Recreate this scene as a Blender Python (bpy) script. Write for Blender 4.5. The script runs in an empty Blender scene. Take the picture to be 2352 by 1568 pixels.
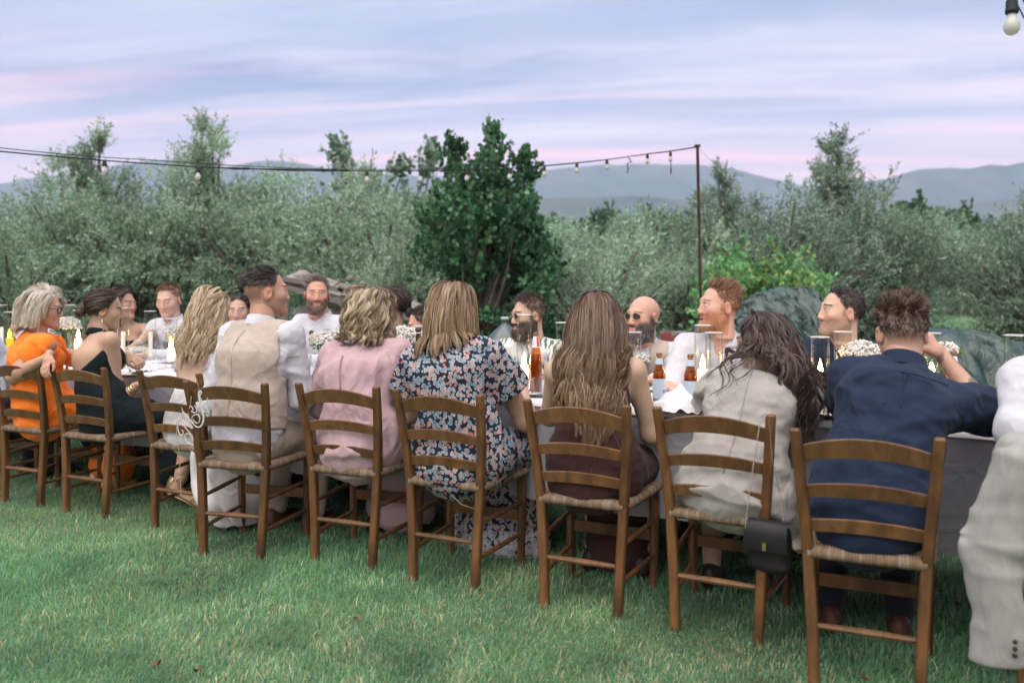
import bpy, bmesh, math, random
import numpy as np
from mathutils import Vector, Matrix

SC = bpy.context.scene
COL = SC.collection
RNG = np.random.default_rng(7)
random.seed(7)
PI = math.pi
R = math.radians

# ------------------------------------------------------------------ camera
H_CAM, F_PX, HOR, W_PX = 1.32, 2000.0, 650.0, 2352.0      # eye height, focal length, horizon row and width in photo pixels
cam_d = bpy.data.cameras.new('camera')
cam = bpy.data.objects.new('camera', cam_d)
COL.objects.link(cam)
cam.location = (0, 0, H_CAM)
cam.rotation_euler = (PI / 2, 0, 0)
cam_d.sensor_width = 36
cam_d.lens = F_PX / W_PX * 36
cam_d.shift_y = -(784 - HOR) / W_PX
cam_d.clip_end = 20000
cam_d.dof.use_dof = True
cam_d.dof.focus_distance = 4.2
cam_d.dof.aperture_fstop = 2.0
SC.camera = cam

def at(x, y, Y):
    """photo pixel plus distance along the view axis -> point in metres"""
    return Vector(((x - W_PX / 2) / F_PX * Y, Y, H_CAM - (y - HOR) / F_PX * Y))

# ------------------------------------------------------------------ world (dusk sky)
def nd(nt, kind, **kw):
    n = nt.nodes.new(kind)
    for k, v in kw.items():
        if k.startswith('i_'):
            n.inputs[int(k[2:]) if k[2:].isdigit() else k[2:].replace('_', ' ')].default_value = v
        else:
            setattr(n, k, v)
    return n

def mth(nt, op, a, b=None, c=None, clamp=False):
    n = nt.nodes.new('ShaderNodeMath'); n.operation = op; n.use_clamp = clamp
    for i, v in enumerate((a, b, c)):
        if v is None: continue
        if isinstance(v, (int, float)): n.inputs[i].default_value = v
        else: nt.links.new(v, n.inputs[i])
    return n.outputs[0]

def ramp(nt, fac, stops, interp='LINEAR'):
    n = nt.nodes.new('ShaderNodeValToRGB'); r = n.color_ramp; r.interpolation = interp
    while len(r.elements) < len(stops): r.elements.new(0.5)
    for e, (p, c) in zip(r.elements, stops):
        e.position = p
        e.color = (c, c, c, 1) if isinstance(c, (int, float)) else (*c, 1)
    nt.links.new(fac, n.inputs[0])
    return n.outputs[0]

def mixc(nt, fac, a, b, mode='MIX'):
    n = nt.nodes.new('ShaderNodeMix'); n.data_type = 'RGBA'; n.blend_type = mode
    for i, v in ((0, fac), (6, a), (7, b)):
        if isinstance(v, (int, float)): n.inputs[i].default_value = v
        elif isinstance(v, tuple): n.inputs[i].default_value = (*v[:3], 1)
        else: nt.links.new(v, n.inputs[i])
    return n.outputs[2]

SUN_EL, SUN_AZ = 66, 205          # soft western afterglow behind the photographer (compass bearing of the light)
world = bpy.data.worlds.new('World'); SC.world = world
world.use_nodes = True
nt = world.node_tree; nt.nodes.clear()
tc = nd(nt, 'ShaderNodeTexCoord')
sep = nd(nt, 'ShaderNodeSeparateXYZ'); nt.links.new(tc.outputs['Generated'], sep.inputs[0])
vx, vy, vz = sep.outputs
zc = mth(nt, 'MAXIMUM', vz, 0.0)
base = ramp(nt, mth(nt, 'MULTIPLY', zc, 1.8, clamp=True),
            [(0.0, (1.20, .66, .64)), (.16, (1.04, .65, .68)), (.30, (.66, .57, .69)), (.50, (.45, .50, .63)), (1.0, (.41, .46, .60))])
den = mth(nt, 'ADD', zc, 0.10)
cu = mth(nt, 'DIVIDE', vx, den); cv = mth(nt, 'DIVIDE', vy, den)
def cloud(su, sv, shear, scale, det, rough, seed):
    cmb = nd(nt, 'ShaderNodeCombineXYZ')
    nt.links.new(mth(nt, 'MULTIPLY', mth(nt, 'ADD', cu, mth(nt, 'MULTIPLY', cv, shear)), su), cmb.inputs[0])
    nt.links.new(mth(nt, 'MULTIPLY', mth(nt, 'ADD', cv, mth(nt, 'MULTIPLY', cu, shear * 1.4)), sv), cmb.inputs[1])
    cmb.inputs[2].default_value = seed
    n = nd(nt, 'ShaderNodeTexNoise', i_Scale=scale, i_Detail=det, i_Roughness=rough, i_Distortion=.35)
    nt.links.new(cmb.outputs[0], n.inputs['Vector'])
    return n.outputs[0]
dark = ramp(nt, cloud(.55, 1.5, .10, 1.0, 5, .55, 4.3), [(.45, 0.0), (.62, 1.0)])
high = ramp(nt, zc, [(.10, 0.0), (.24, 1.0)])
c1 = mixc(nt, mth(nt, 'MULTIPLY', mth(nt, 'MULTIPLY', dark, high), .95), base, (.15, .22, .42))
pale = ramp(nt, cloud(.32, 1.1, .16, 1.5, 6, .6, 9.1), [(.44, 0.0), (.70, 1.0)])
c2 = mixc(nt, mth(nt, 'MULTIPLY', pale, .65), c1, (.86, .78, .82))
grey = ramp(nt, cloud(.30, 1.6, .13, 1.1, 6, .6, 2.2), [(.44, 0.0), (.64, 1.0)])
lowm = ramp(nt, zc, [(.06, .25), (.20, 1.0)])
c3 = mixc(nt, mth(nt, 'MULTIPLY', mth(nt, 'MULTIPLY', grey, lowm), .80), c2, (.31, .35, .53))
streak = ramp(nt, cloud(.16, 2.4, .06, 1.6, 4, .5, 15.7), [(.50, 0.0), (.68, 1.0)])
lowb = ramp(nt, zc, [(.0, .6), (.10, 1.0), (.17, .7), (.26, 0.0)])
c4 = mixc(nt, mth(nt, 'MULTIPLY', mth(nt, 'MULTIPLY', streak, lowb), .90), c3, (1.25, .66, .70))
sky = nd(nt, 'ShaderNodeTexSky', sky_type='NISHITA', sun_disc=False, sun_elevation=R(4), sun_rotation=R(SUN_AZ))
skys = mixc(nt, 1.0, sky.outputs[0], (.05, .05, .05), 'MULTIPLY')
tot = mixc(nt, .12, c4, skys)
bg = nd(nt, 'ShaderNodeBackground', i_Strength=.465)
nt.links.new(tot, bg.inputs[0])
out = nd(nt, 'ShaderNodeOutputWorld'); nt.links.new(bg.outputs[0], out.inputs[0])

sun_d = bpy.data.lights.new('sun', 'SUN')
sun_d.energy = 1.5; sun_d.angle = R(80); sun_d.color = (1.0, .90, .80)
sun = bpy.data.objects.new('sun', sun_d); COL.objects.link(sun)
_s = Vector((math.sin(R(SUN_AZ)) * math.cos(R(SUN_EL)), math.cos(R(SUN_AZ)) * math.cos(R(SUN_EL)), math.sin(R(SUN_EL))))
sun.rotation_euler = _s.to_track_quat('Z', 'Y').to_euler()
sun.location = _s * 50

SC.view_settings.view_transform = 'Standard'
SC.view_settings.look = 'None'
SC.view_settings.exposure = 1.85
SC.view_settings.gamma = 1.0
SC.render.engine = 'CYCLES'
SC.cycles.use_denoising = True
SC.cycles.use_adaptive_sampling = True
SC.cycles.adaptive_threshold = .02
SC.cycles.max_bounces = 5
SC.cycles.diffuse_bounces = 3
SC.cycles.glossy_bounces = 3
SC.cycles.transparent_max_bounces = 24
SC.cycles.volume_bounces = 1
SC.cycles.caustics_reflective = False
SC.cycles.caustics_refractive = False
SC.cycles.sample_clamp_indirect = 4

# ------------------------------------------------------------------ materials
MATS = {}
def mat(name, col=(.5, .5, .5), rough=.65, var=.12, vscale=8.0, bump=0.0, bscale=60.0, attr=None, spec=.3, metal=0.0,
        sheen=0.0, trans=0.0, stretch=None, sss=0.0, emit=None, col2=None, c2scale=3.0, c2rng=(.45, .6), bdist=.004, wr=0.0, orand=0.0):
    if name in MATS: return MATS[name]
    m = bpy.data.materials.new(name); m.use_nodes = True; t = m.node_tree; t.nodes.clear()
    o = nd(t, 'ShaderNodeOutputMaterial'); b = nd(t, 'ShaderNodeBsdfPrincipled')
    tcn = nd(t, 'ShaderNodeTexCoord'); vec = tcn.outputs['Object']
    if stretch:
        mp = nd(t, 'ShaderNodeMapping'); mp.inputs['Scale'].default_value = stretch
        t.links.new(vec, mp.inputs[0]); vec = mp.outputs[0]
    def noise(s, d=4, r=.6):
        n = nd(t, 'ShaderNodeTexNoise', i_Scale=s, i_Detail=d, i_Roughness=r); t.links.new(vec, n.inputs['Vector']); return n.outputs[0]
    if attr:
        a = nd(t, 'ShaderNodeAttribute', attribute_name=attr); c = a.outputs['Color']
    else:
        rgb = nd(t, 'ShaderNodeRGB'); rgb.outputs[0].default_value = (*col, 1); c = rgb.outputs[0]
    if col2:
        c = mixc(t, ramp(t, noise(c2scale, 5), [(c2rng[0], 0.0), (c2rng[1], 1.0)]), c, col2)
    if var:
        c = mixc(t, 1.0, c, ramp(t, noise(vscale), [(.25, 1 - var), (.75, 1.0 + var * .3)]), 'MULTIPLY')
    if orand:      # each board of each chair aged a little differently
        oi = nd(t, 'ShaderNodeObjectInfo')
        c = mixc(t, 1.0, c, ramp(t, oi.outputs['Random'], [(0.0, (1 - orand,) * 3), (1.0, (1 + orand * .6, 1 + orand * .5, 1 + orand * .45))]), 'MULTIPLY')
        wear = ramp(t, noise(23, 6, .7), [(.66, 0.0), (.74, 1.0)]); c = mixc(t, mth(t, 'MULTIPLY', wear, .45), c, (.26, .17, .10))
    t.links.new(c, b.inputs['Base Color'])
    b.inputs['Roughness'].default_value = rough
    b.inputs['Specular IOR Level'].default_value = spec
    b.inputs['Metallic'].default_value = metal
    if sheen:
        b.inputs['Sheen Weight'].default_value = sheen; b.inputs['Sheen Roughness'].default_value = .5
    if sss:
        b.inputs['Subsurface Weight'].default_value = sss; b.inputs['Subsurface Scale'].default_value = .01
        b.inputs['Subsurface Radius'].default_value = (1, .35, .2)
    if emit:
        b.inputs['Emission Color'].default_value = (*emit[:3], 1); b.inputs['Emission Strength'].default_value = emit[3]
    if bump:
        bp = nd(t, 'ShaderNodeBump', i_Strength=bump, i_Distance=bdist)
        t.links.new(noise(bscale, 6), bp.inputs['Height']); t.links.new(bp.outputs[0], b.inputs['Normal'])
    if wr:
        b2 = nd(t, 'ShaderNodeBump', i_Strength=wr, i_Distance=.010)
        n2 = nd(t, 'ShaderNodeTexNoise', i_Scale=5.5, i_Detail=2.0, i_Roughness=.45, i_Distortion=1.2); t.links.new(vec, n2.inputs['Vector'])
        t.links.new(ramp(t, n2.outputs[0], [(.30, 0.0), (.48, .75), (.52, 1.0), (.72, .2)]), b2.inputs['Height'])
        if bump: t.links.new(bp.outputs[0], b2.inputs['Normal'])
        t.links.new(b2.outputs[0], b.inputs['Normal'])
    sh = b.outputs[0]
    if trans:
        tr = nd(t, 'ShaderNodeBsdfTranslucent'); t.links.new(c, tr.inputs[0])
        mx = nd(t, 'ShaderNodeMixShader', i_0=trans); t.links.new(sh, mx.inputs[1]); t.links.new(tr.outputs[0], mx.inputs[2]); sh = mx.outputs[0]
    t.links.new(sh, o.inputs[0])
    MATS[name] = m
    return m

def glass_mat(name, tint=(1, 1, 1), gloss=.9, rough=.03):
    """thin-walled glass: clear transmission plus a Fresnel reflection"""
    if name in MATS: return MATS[name]
    m = bpy.data.materials.new(name); m.use_nodes = True; t = m.node_tree; t.nodes.clear()
    o = nd(t, 'ShaderNodeOutputMaterial')
    tr = nd(t, 'ShaderNodeBsdfTransparent'); tr.inputs[0].default_value = (*tint, 1)
    gl = nd(t, 'ShaderNodeBsdfGlossy', i_Roughness=rough)
    lw = nd(t, 'ShaderNodeLayerWeight', i_Blend=.5)
    f = mth(t, 'MULTIPLY', mth(t, 'ADD', mth(t, 'POWER', lw.outputs['Facing'], 2.6), .075), gloss * .85, clamp=True)
    mx = nd(t, 'ShaderNodeMixShader'); t.links.new(f, mx.inputs[0])
    t.links.new(tr.outputs[0], mx.inputs[1]); t.links.new(gl.outputs[0], mx.inputs[2]); t.links.new(mx.outputs[0], o.inputs[0])
    MATS[name] = m
    return m

# ------------------------------------------------------------------ mesh helpers
def link(o, parent=None):
    COL.objects.link(o)
    if parent is not None: o.parent = parent
    return o

def tag(o, label=None, cat=None, group=None, kind=None):
    if label: o['label'] = label
    if cat: o['category'] = cat
    if group: o['group'] = group
    if kind: o['kind'] = kind
    return o

def empty(name, loc=(0, 0, 0), rz=0.0, label=None, cat=None, group=None):
    o = bpy.data.objects.new(name, None); o.empty_display_size = .1
    o.location = loc; o.rotation_euler = (0, 0, rz)
    link(o); tag(o, label, cat, group)
    return o

def raw_mesh(name, V, faces, mats, smooth=True, color=None, midx=None):
    """V (n,3); faces: (m,k) array or list of arrays of differing widths; color (n,3) point colour 'col'"""
    V = np.asarray(V, np.float32)
    if isinstance(faces, np.ndarray): faces = [faces]
    faces = [np.asarray(f, np.int32) for f in faces if len(f)]
    loops = np.concatenate([f.ravel() for f in faces]) if faces else np.zeros(0, np.int32)
    sizes = np.concatenate([np.full(len(f), f.shape[1], np.int32) for f in faces]) if faces else np.zeros(0, np.int32)
    me = bpy.data.meshes.new(name)
    me.vertices.add(len(V)); me.vertices.foreach_set('co', V.ravel())
    me.loops.add(len(loops)); me.loops.foreach_set('vertex_index', loops)
    me.polygons.add(len(sizes))
    me.polygons.foreach_set('loop_start', np.concatenate([[0], np.cumsum(sizes)[:-1]]).astype(np.int32) if len(sizes) else sizes)
    if smooth: me.polygons.foreach_set('use_smooth', np.ones(len(sizes), bool))
    for m in (mats if isinstance(mats, (list, tuple)) else [mats]): me.materials.append(m)
    if midx is not None: me.polygons.foreach_set('material_index', np.asarray(midx, np.int32))
    if color is not None:
        a = me.color_attributes.new('col', 'FLOAT_COLOR', 'POINT')
        c = np.ones((len(V), 4), np.float32); c[:, :3] = color
        a.data.foreach_set('color', c.ravel())
    me.update(calc_edges=True); me.validate(verbose=False)
    return me

def mobj(name, me, parent=None):
    return link(bpy.data.objects.new(name, me), parent)

class MB:
    """collects simple solids, builds them into ONE mesh object"""
    def __init__(s): s.V = []; s.F = []; s.M = []; s.n = 0; s.mi = 0
    def add(s, V, F):
        V = np.asarray(V, float).reshape(-1, 3)
        for f in F: s.F.append([i + s.n for i in f]); s.M.append(s.mi)
        s.V.append(V); s.n += len(V); return s
    def box(s, c, d, rot=None, taper=1.0, bev=0.0):
        hx, hy, hz = d[0] / 2, d[1] / 2, d[2] / 2
        v = np.array([[x * hx * (taper if z > 0 else 1), y * hy * (taper if z > 0 else 1), z * hz] for z in (-1, 1) for y in (-1, 1) for x in (-1, 1)])
        if rot is not None: v = v @ np.array(rot).T
        return s.add(v + np.array(c), [[0, 2, 3, 1], [4, 5, 7, 6], [0, 1, 5, 4], [2, 6, 7, 3], [0, 4, 6, 2], [1, 3, 7, 5]])
    def rings(s, rings, cap=True, closed=True):
        n = len(rings[0]); F = []
        for i in range(len(rings) - 1):
            for j in range(n if closed else n - 1):
                a, b = i * n + j, i * n + (j + 1) % n
                F.append([a, b, b + n, a + n])
        if cap and closed:
            F.append(list(range(n))[::-1]); F.append([(len(rings) - 1) * n + j for j in range(n)])
        return s.add(np.concatenate([np.asarray(r) for r in rings]), F)
    def tube(s, pts, rad, n=8, cap=True, flat=None):
        pts = np.array([tuple(p) for p in pts], float); m = len(pts)
        rad = np.full(m, rad) if np.isscalar(rad) else np.asarray(rad, float)
        T = np.gradient(pts, axis=0); T /= np.linalg.norm(T, axis=1)[:, None] + 1e-9
        up = np.array([0, 0, 1.0]) if abs(T[0][2]) < .9 else np.array([0, 1.0, 0])
        out = []
        for i in range(m):
            a = np.cross(T[i], up); a /= np.linalg.norm(a) + 1e-9; b = np.cross(a, T[i]); up = b
            th = np.arange(n) / n * 2 * PI + (PI / n if n == 4 else 0)
            fa = flat or (1, 1)
            out.append(pts[i] + rad[i] * (np.cos(th)[:, None] * a * fa[0] + np.sin(th)[:, None] * b * fa[1]))
        return s.rings(out, cap)
    def lathe(s, prof, c=(0, 0, 0), n=16, cap=True, rot=None):
        th = np.arange(n) / n * 2 * PI
        rs = [np.stack([r * np.cos(th), r * np.sin(th), np.full(n, z)], 1) for r, z in prof]
        if rot is not None: rs = [r @ np.array(rot).T for r in rs]
        return s.rings([r + np.array(c) for r in rs], cap)
    def build(s, name, mats, parent=None, smooth=False):
        me = bpy.data.meshes.new(name)
        me.from_pydata(np.concatenate(s.V).tolist(), [], s.F)
        for m in (mats if isinstance(mats, (list, tuple)) else [mats]): me.materials.append(m)
        me.polygons.foreach_set('material_index', s.M)
        if smooth: me.polygons.foreach_set('use_smooth', [True] * len(me.polygons))
        me.update()
        return mobj(name, me, parent)

def copy_tree(o, parent=None):
    c = o.copy(); link(c); c.parent = parent
    for ch in list(o.children):
        copy_tree(ch, c)
    return c

def rotm(yaw=0, pitch=0, roll=0):
    """head frame: yaw = compass bearing of +y, pitch up, roll to the right shoulder"""
    cy, sy = math.cos(yaw), math.sin(yaw)
    Z = np.array([[cy, sy, 0], [-sy, cy, 0], [0, 0, 1.0]])
    cp, sp = math.cos(pitch), math.sin(pitch)
    X = np.array([[1, 0, 0], [0, cp, -sp], [0, sp, cp]])
    cr, sr = math.cos(roll), math.sin(roll)
    Y = np.array([[cr, 0, sr], [0, 1, 0], [-sr, 0, cr]])
    return Z @ X @ Y

class VNoise:
    """cheap lattice noise for numpy"""
    def __init__(s, seed): s.t = np.random.default_rng(seed).random((32, 32, 32)).astype(np.float32) * 2 - 1
    def __call__(s, x, y, z):
        xi, yi, zi = np.floor(x).astype(int), np.floor(y).astype(int), np.floor(z).astype(int)
        fx, fy, fz = x - xi, y - yi, z - zi
        fx = fx * fx * (3 - 2 * fx); fy = fy * fy * (3 - 2 * fy); fz = fz * fz * (3 - 2 * fz)
        t = s.t
        def g(a, b, c): return t[(xi + a) & 31, (yi + b) & 31, (zi + c) & 31]
        c00 = g(0, 0, 0) * (1 - fx) + g(1, 0, 0) * fx; c10 = g(0, 1, 0) * (1 - fx) + g(1, 1, 0) * fx
        c01 = g(0, 0, 1) * (1 - fx) + g(1, 0, 1) * fx; c11 = g(0, 1, 1) * (1 - fx) + g(1, 1, 1) * fx
        return (c00 * (1 - fy) + c10 * fy) * (1 - fz) + (c01 * (1 - fy) + c11 * fy) * fz
VN = VNoise(3)
# ================================================================== ground, hills, haze
def ground_material():
    m = bpy.data.materials.new('lawn_soil'); m.use_nodes = True; t = m.node_tree; b = t.nodes['Principled BSDF']
    g = nd(t, 'ShaderNodeNewGeometry')
    def noise(s, d=5):
        n = nd(t, 'ShaderNodeTexNoise', i_Scale=s, i_Detail=d, i_Roughness=.6); t.links.new(g.outputs['Position'], n.inputs['Vector']); return n.outputs[0]
    c = mixc(t, ramp(t, noise(.8), [(.4, 0.0), (.62, 1.0)]), (.10, .22, .115), (.16, .26, .12))
    c = mixc(t, ramp(t, noise(14), [(.5, 0.0), (.7, 1.0)]), c, (.15, .16, .09))
    c = mixc(t, ramp(t, noise(90), [(.3, .55), (.7, 1.1)]), (0, 0, 0), c)
    t.links.new(c, b.inputs['Base Color']); b.inputs['Roughness'].default_value = .95; b.inputs['Specular IOR Level'].default_value = .1
    bp = nd(t, 'ShaderNodeBump', i_Strength=.8, i_Distance=.03); t.links.new(noise(60), bp.inputs['Height']); t.links.new(bp.outputs[0], b.inputs['Normal'])
    return m

def build_ground():
    rad = np.concatenate([[0.0], np.geomspace(2, 9000, 60)]); n = 48
    th = np.arange(n) / n * 2 * PI
    V = [np.array([[0, 0, 0.0]])]
    for r in rad[1:]: V.append(np.stack([r * np.cos(th), r * np.sin(th), np.zeros(n)], 1))
    V = np.concatenate(V)
    q = np.array([[1 + i * n + j, 1 + i * n + (j + 1) % n, 1 + (i + 1) * n + (j + 1) % n, 1 + (i + 1) * n + j] for i in range(len(rad) - 2) for j in range(n)])
    tri = np.array([[0, 1 + j, 1 + (j + 1) % n] for j in range(n)])
    # flatten: keep only the disc; orientation up
    o = mobj('ground', raw_mesh('ground', V, [tri, q[:, [0, 3, 2, 1]]], ground_material()))
    tag(o, kind='structure')
build_ground()

def build_mountains():
    m = mat('wooded_hillside', (.055, .085, .065), .95, var=.5, vscale=.010, spec=.05, col2=(.10, .11, .075), c2scale=.0035, bump=1.0, bscale=.02, bdist=12)
    ridges = [
        ('mountain_ridge', 3600, [(-900, 470), (-300, 440), (0, 415), (60, 404), (150, 396), (280, 372), (360, 360), (430, 357), (520, 366), (620, 362), (690, 364), (745, 378), (800, 384), (900, 392),
              (1000, 398), (1100, 396), (1200, 390), (1300, 377), (1400, 368), (1500, 364), (1600, 367), (1700, 384), (1760, 399), (1840, 415), (1940, 425), (2060, 440), (2300, 460), (3200, 480)]),
        ('mountain_ridge', 3000, [(1500, 560), (1750, 470), (1860, 430), (1960, 408), (2040, 396), (2100, 382), (2170, 374), (2230, 376), (2260, 369), (2300, 371), (2330, 363), (2400, 360), (2600, 352), (3000, 380), (3400, 420)]),
        ('foothill', 2000, [(-600, 520), (0, 500), (300, 470), (600, 480), (1000, 470), (1250, 452), (1450, 445), (1600, 455), (1800, 470), (2000, 480), (2300, 450), (2500, 440), (3000, 470)]),
    ]
    for k, (name, Y, prof) in enumerate(ridges):
        px = np.linspace(prof[0][0], prof[-1][0], 240)
        hz = np.interp(px, [p[0] for p in prof], [p[1] for p in prof])
        X = (px - W_PX / 2) / F_PX * Y
        top = H_CAM + (HOR - hz) / F_PX * Y
        s = 26; rows = []
        for i in range(s + 1):
            u = i / s                       # 0 foot in front .. .6 crest .. 1 back foot
            f = (u / .6) if u <= .6 else max(0, 1 - (u - .6) / .4)
            yy = Y + (u - .6) * 1500 * (1 if k < 2 else .6)
            ridge = VN(X / 240 + 5 * k, np.full_like(X, yy / 420), np.full_like(X, 1.5)) * .5 + VN(X / 90, np.full_like(X, yy / 200), np.full_like(X, 7.5)) * .25
            spur = VN(X / 45, np.full_like(X, yy / 160), np.full_like(X, 3.5 + k)) * .10
            h = top * (f ** 1.15) * (1 + (ridge + spur) * (1 - f) * 1.1) + (spur * 40 + VN(X / 14, np.full_like(X, yy / 30), np.full_like(X, .5)) * 7) * f * (.35 if k < 2 else .2)
            rows.append(np.stack([X * yy / Y if False else X, np.full_like(X, yy), np.maximum(h, -2)], 1))
        V = np.concatenate(rows); n = len(px)
        q = np.array([[i * n + j, i * n + j + 1, (i + 1) * n + j + 1, (i + 1) * n + j] for i in range(s) for j in range(n - 1)])
        o = mobj(name, raw_mesh(name, V, q, m)); tag(o, kind='structure')
build_mountains()

def build_haze():
    b = MB(); b.box((0, 2600, 299), (7600, 5400, 602))
    m = bpy.data.materials.new('evening_haze'); m.use_nodes = True; t = m.node_tree; t.nodes.clear()
    o = nd(t, 'ShaderNodeOutputMaterial'); v = nd(t, 'ShaderNodeVolumePrincipled')
    v.inputs['Color'].default_value = (.62, .74, 1.0, 1); v.inputs['Density'].default_value = HAZE; v.inputs['Anisotropy'].default_value = 0
    t.links.new(v.outputs[0], o.inputs['Volume'])
    ob = b.build('haze', m); tag(ob, kind='stuff')
HAZE = 0.00021
build_haze()

# ================================================================== grass
def grass_field(name, label, regions, hgt, wid, seed):
    rng = np.random.default_rng(seed)
    P = []; 
    for (y0, y1, dens, over) in regions:
        half = 0.62
        area = half * (y1 * y1 - y0 * y0)
        n = int(area * dens)
        Y = np.sqrt(rng.random(n) * (y1 * y1 - y0 * y0) + y0 * y0)
        X = (rng.random(n) * 2 - 1) * (half * Y + over)
        P.append(np.stack([X, Y], 1))
    P = np.concatenate(P); n = len(P)
    px, py = P[:, 0], P[:, 1]
    big = VN(px * 1.3, py * 1.3, np.full(n, .5)); fine = VN(px * 6, py * 6, np.full(n, 4.5)); mid = VN(px * 2.9, py * 2.9, np.full(n, 8.5))
    keep = (fine * .5 + mid * .6 > -.62) | (rng.random(n) < .5)
    P = P[keep]; big = big[keep]; fine = fine[keep]; mid = mid[keep]; px, py = P[:, 0], P[:, 1]; n = len(P)
    h = hgt * (.55 + .75 * rng.random(n)) * (1 + .35 * big + .35 * mid)
    flat = (rng.random(n) < .32)                     # bent / lying blades
    swirl = VN(px * 1.7, py * 1.7, np.full(n, 2.5)) * 4
    az = np.where(rng.random(n) < .3, swirl, rng.random(n) * 2 * PI)
    lean = np.where(flat, .9 + .7 * rng.random(n), .15 + .55 * rng.random(n))
    d = np.stack([np.cos(az), np.sin(az)], 1)
    wa = rng.random(n) * PI
    w = np.stack([np.cos(wa), np.sin(wa)], 1) * (wid * (.7 + .6 * rng.random(n)))[:, None]
    V = np.zeros((n, 5, 3), np.float32)
    V[:, 0, :2] = P - w / 2; V[:, 1, :2] = P + w / 2; V[:, :2, 2] = -.003
    m = P + d * (h * np.sin(lean * .6) * .55)[:, None]; zm = h * np.cos(lean * .6) * .55
    V[:, 2, :2] = m + w * .42; V[:, 3, :2] = m - w * .42; V[:, 2, 2] = V[:, 3, 2] = zm
    tip = m + d * (h * np.sin(np.minimum(lean * 1.5, 1.7)) * .5)[:, None]
    V[:, 4, :2] = tip; V[:, 4, 2] = np.maximum(zm + h * np.cos(np.minimum(lean * 1.5, 1.75)) * .5, .006)
    g1 = np.array([.108, .290, .155]); g2 = np.array([.238, .410, .188]); g3 = np.array([.62, .56, .35]); g4 = np.array([.21, .38, .27])
    r = rng.random(n); mixv = np.clip(.5 + mid * .5 + (r - .5) * .9, 0, 1)[:, None]
    c = g1 * (1 - mixv) + g2 * mixv
    c = np.where((rng.random(n) < .28)[:, None], g4, c)
    dry = (rng.random(n) < np.clip(.11 - .26 * big + .18 * fine, .02, .55))
    c = np.where(dry[:, None], g3 * (.6 + .6 * rng.random(n))[:, None], c)
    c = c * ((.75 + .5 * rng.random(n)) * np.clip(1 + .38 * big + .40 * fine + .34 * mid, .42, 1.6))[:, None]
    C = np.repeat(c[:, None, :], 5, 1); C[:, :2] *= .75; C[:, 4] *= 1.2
    i = np.arange(n)[:, None] * 5
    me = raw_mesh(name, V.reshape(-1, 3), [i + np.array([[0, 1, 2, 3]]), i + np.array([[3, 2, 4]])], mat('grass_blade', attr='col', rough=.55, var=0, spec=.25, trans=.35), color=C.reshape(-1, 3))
    o = mobj(name, me); tag(o, label, kind='stuff')
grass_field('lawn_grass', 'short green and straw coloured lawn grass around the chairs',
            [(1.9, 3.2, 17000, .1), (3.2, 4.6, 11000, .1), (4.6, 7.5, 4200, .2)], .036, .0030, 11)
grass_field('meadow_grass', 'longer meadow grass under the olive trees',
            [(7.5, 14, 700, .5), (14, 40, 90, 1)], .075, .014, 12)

def fallen_leaves():
    rng = np.random.default_rng(5)
    spots = [(2200, 1405), (360, 1545), (1330, 1330), (1990, 1580), (820, 1440), (168, 1612), (1930, 1400), (455, 1560)]
    m = mat('dry_leaf', (.15, .085, .05), .8, var=.3, vscale=60)
    for k, (x, y) in enumerate(spots):
        Y = H_CAM * F_PX / (y - HOR); p = at(x, y, Y)
        a = rng.random() * 6; L, W = .030 + .015 * rng.random(), .012
        th = np.linspace(0, 2 * PI, 10, endpoint=False)
        ring = np.stack([np.cos(th) * L / 2 * (1 - .25 * np.sin(th) ** 2), np.sin(th) * W * (1 + .3 * np.cos(3 * th)), .008 * np.cos(2 * th)], 1)
        rm = rotm(a, .3 * rng.standard_normal(), .4 * rng.standard_normal())
        b = MB(); b.rings([ring @ rm.T + np.array([p.x, p.y, .035]), ring @ rm.T + np.array([p.x, p.y, .0365])])
        o = b.build('fallen_leaf', m); tag(o, 'small curled dry brown leaf lying on the lawn', 'leaf', 'dry leaves on the lawn')
fallen_leaves()

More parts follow.
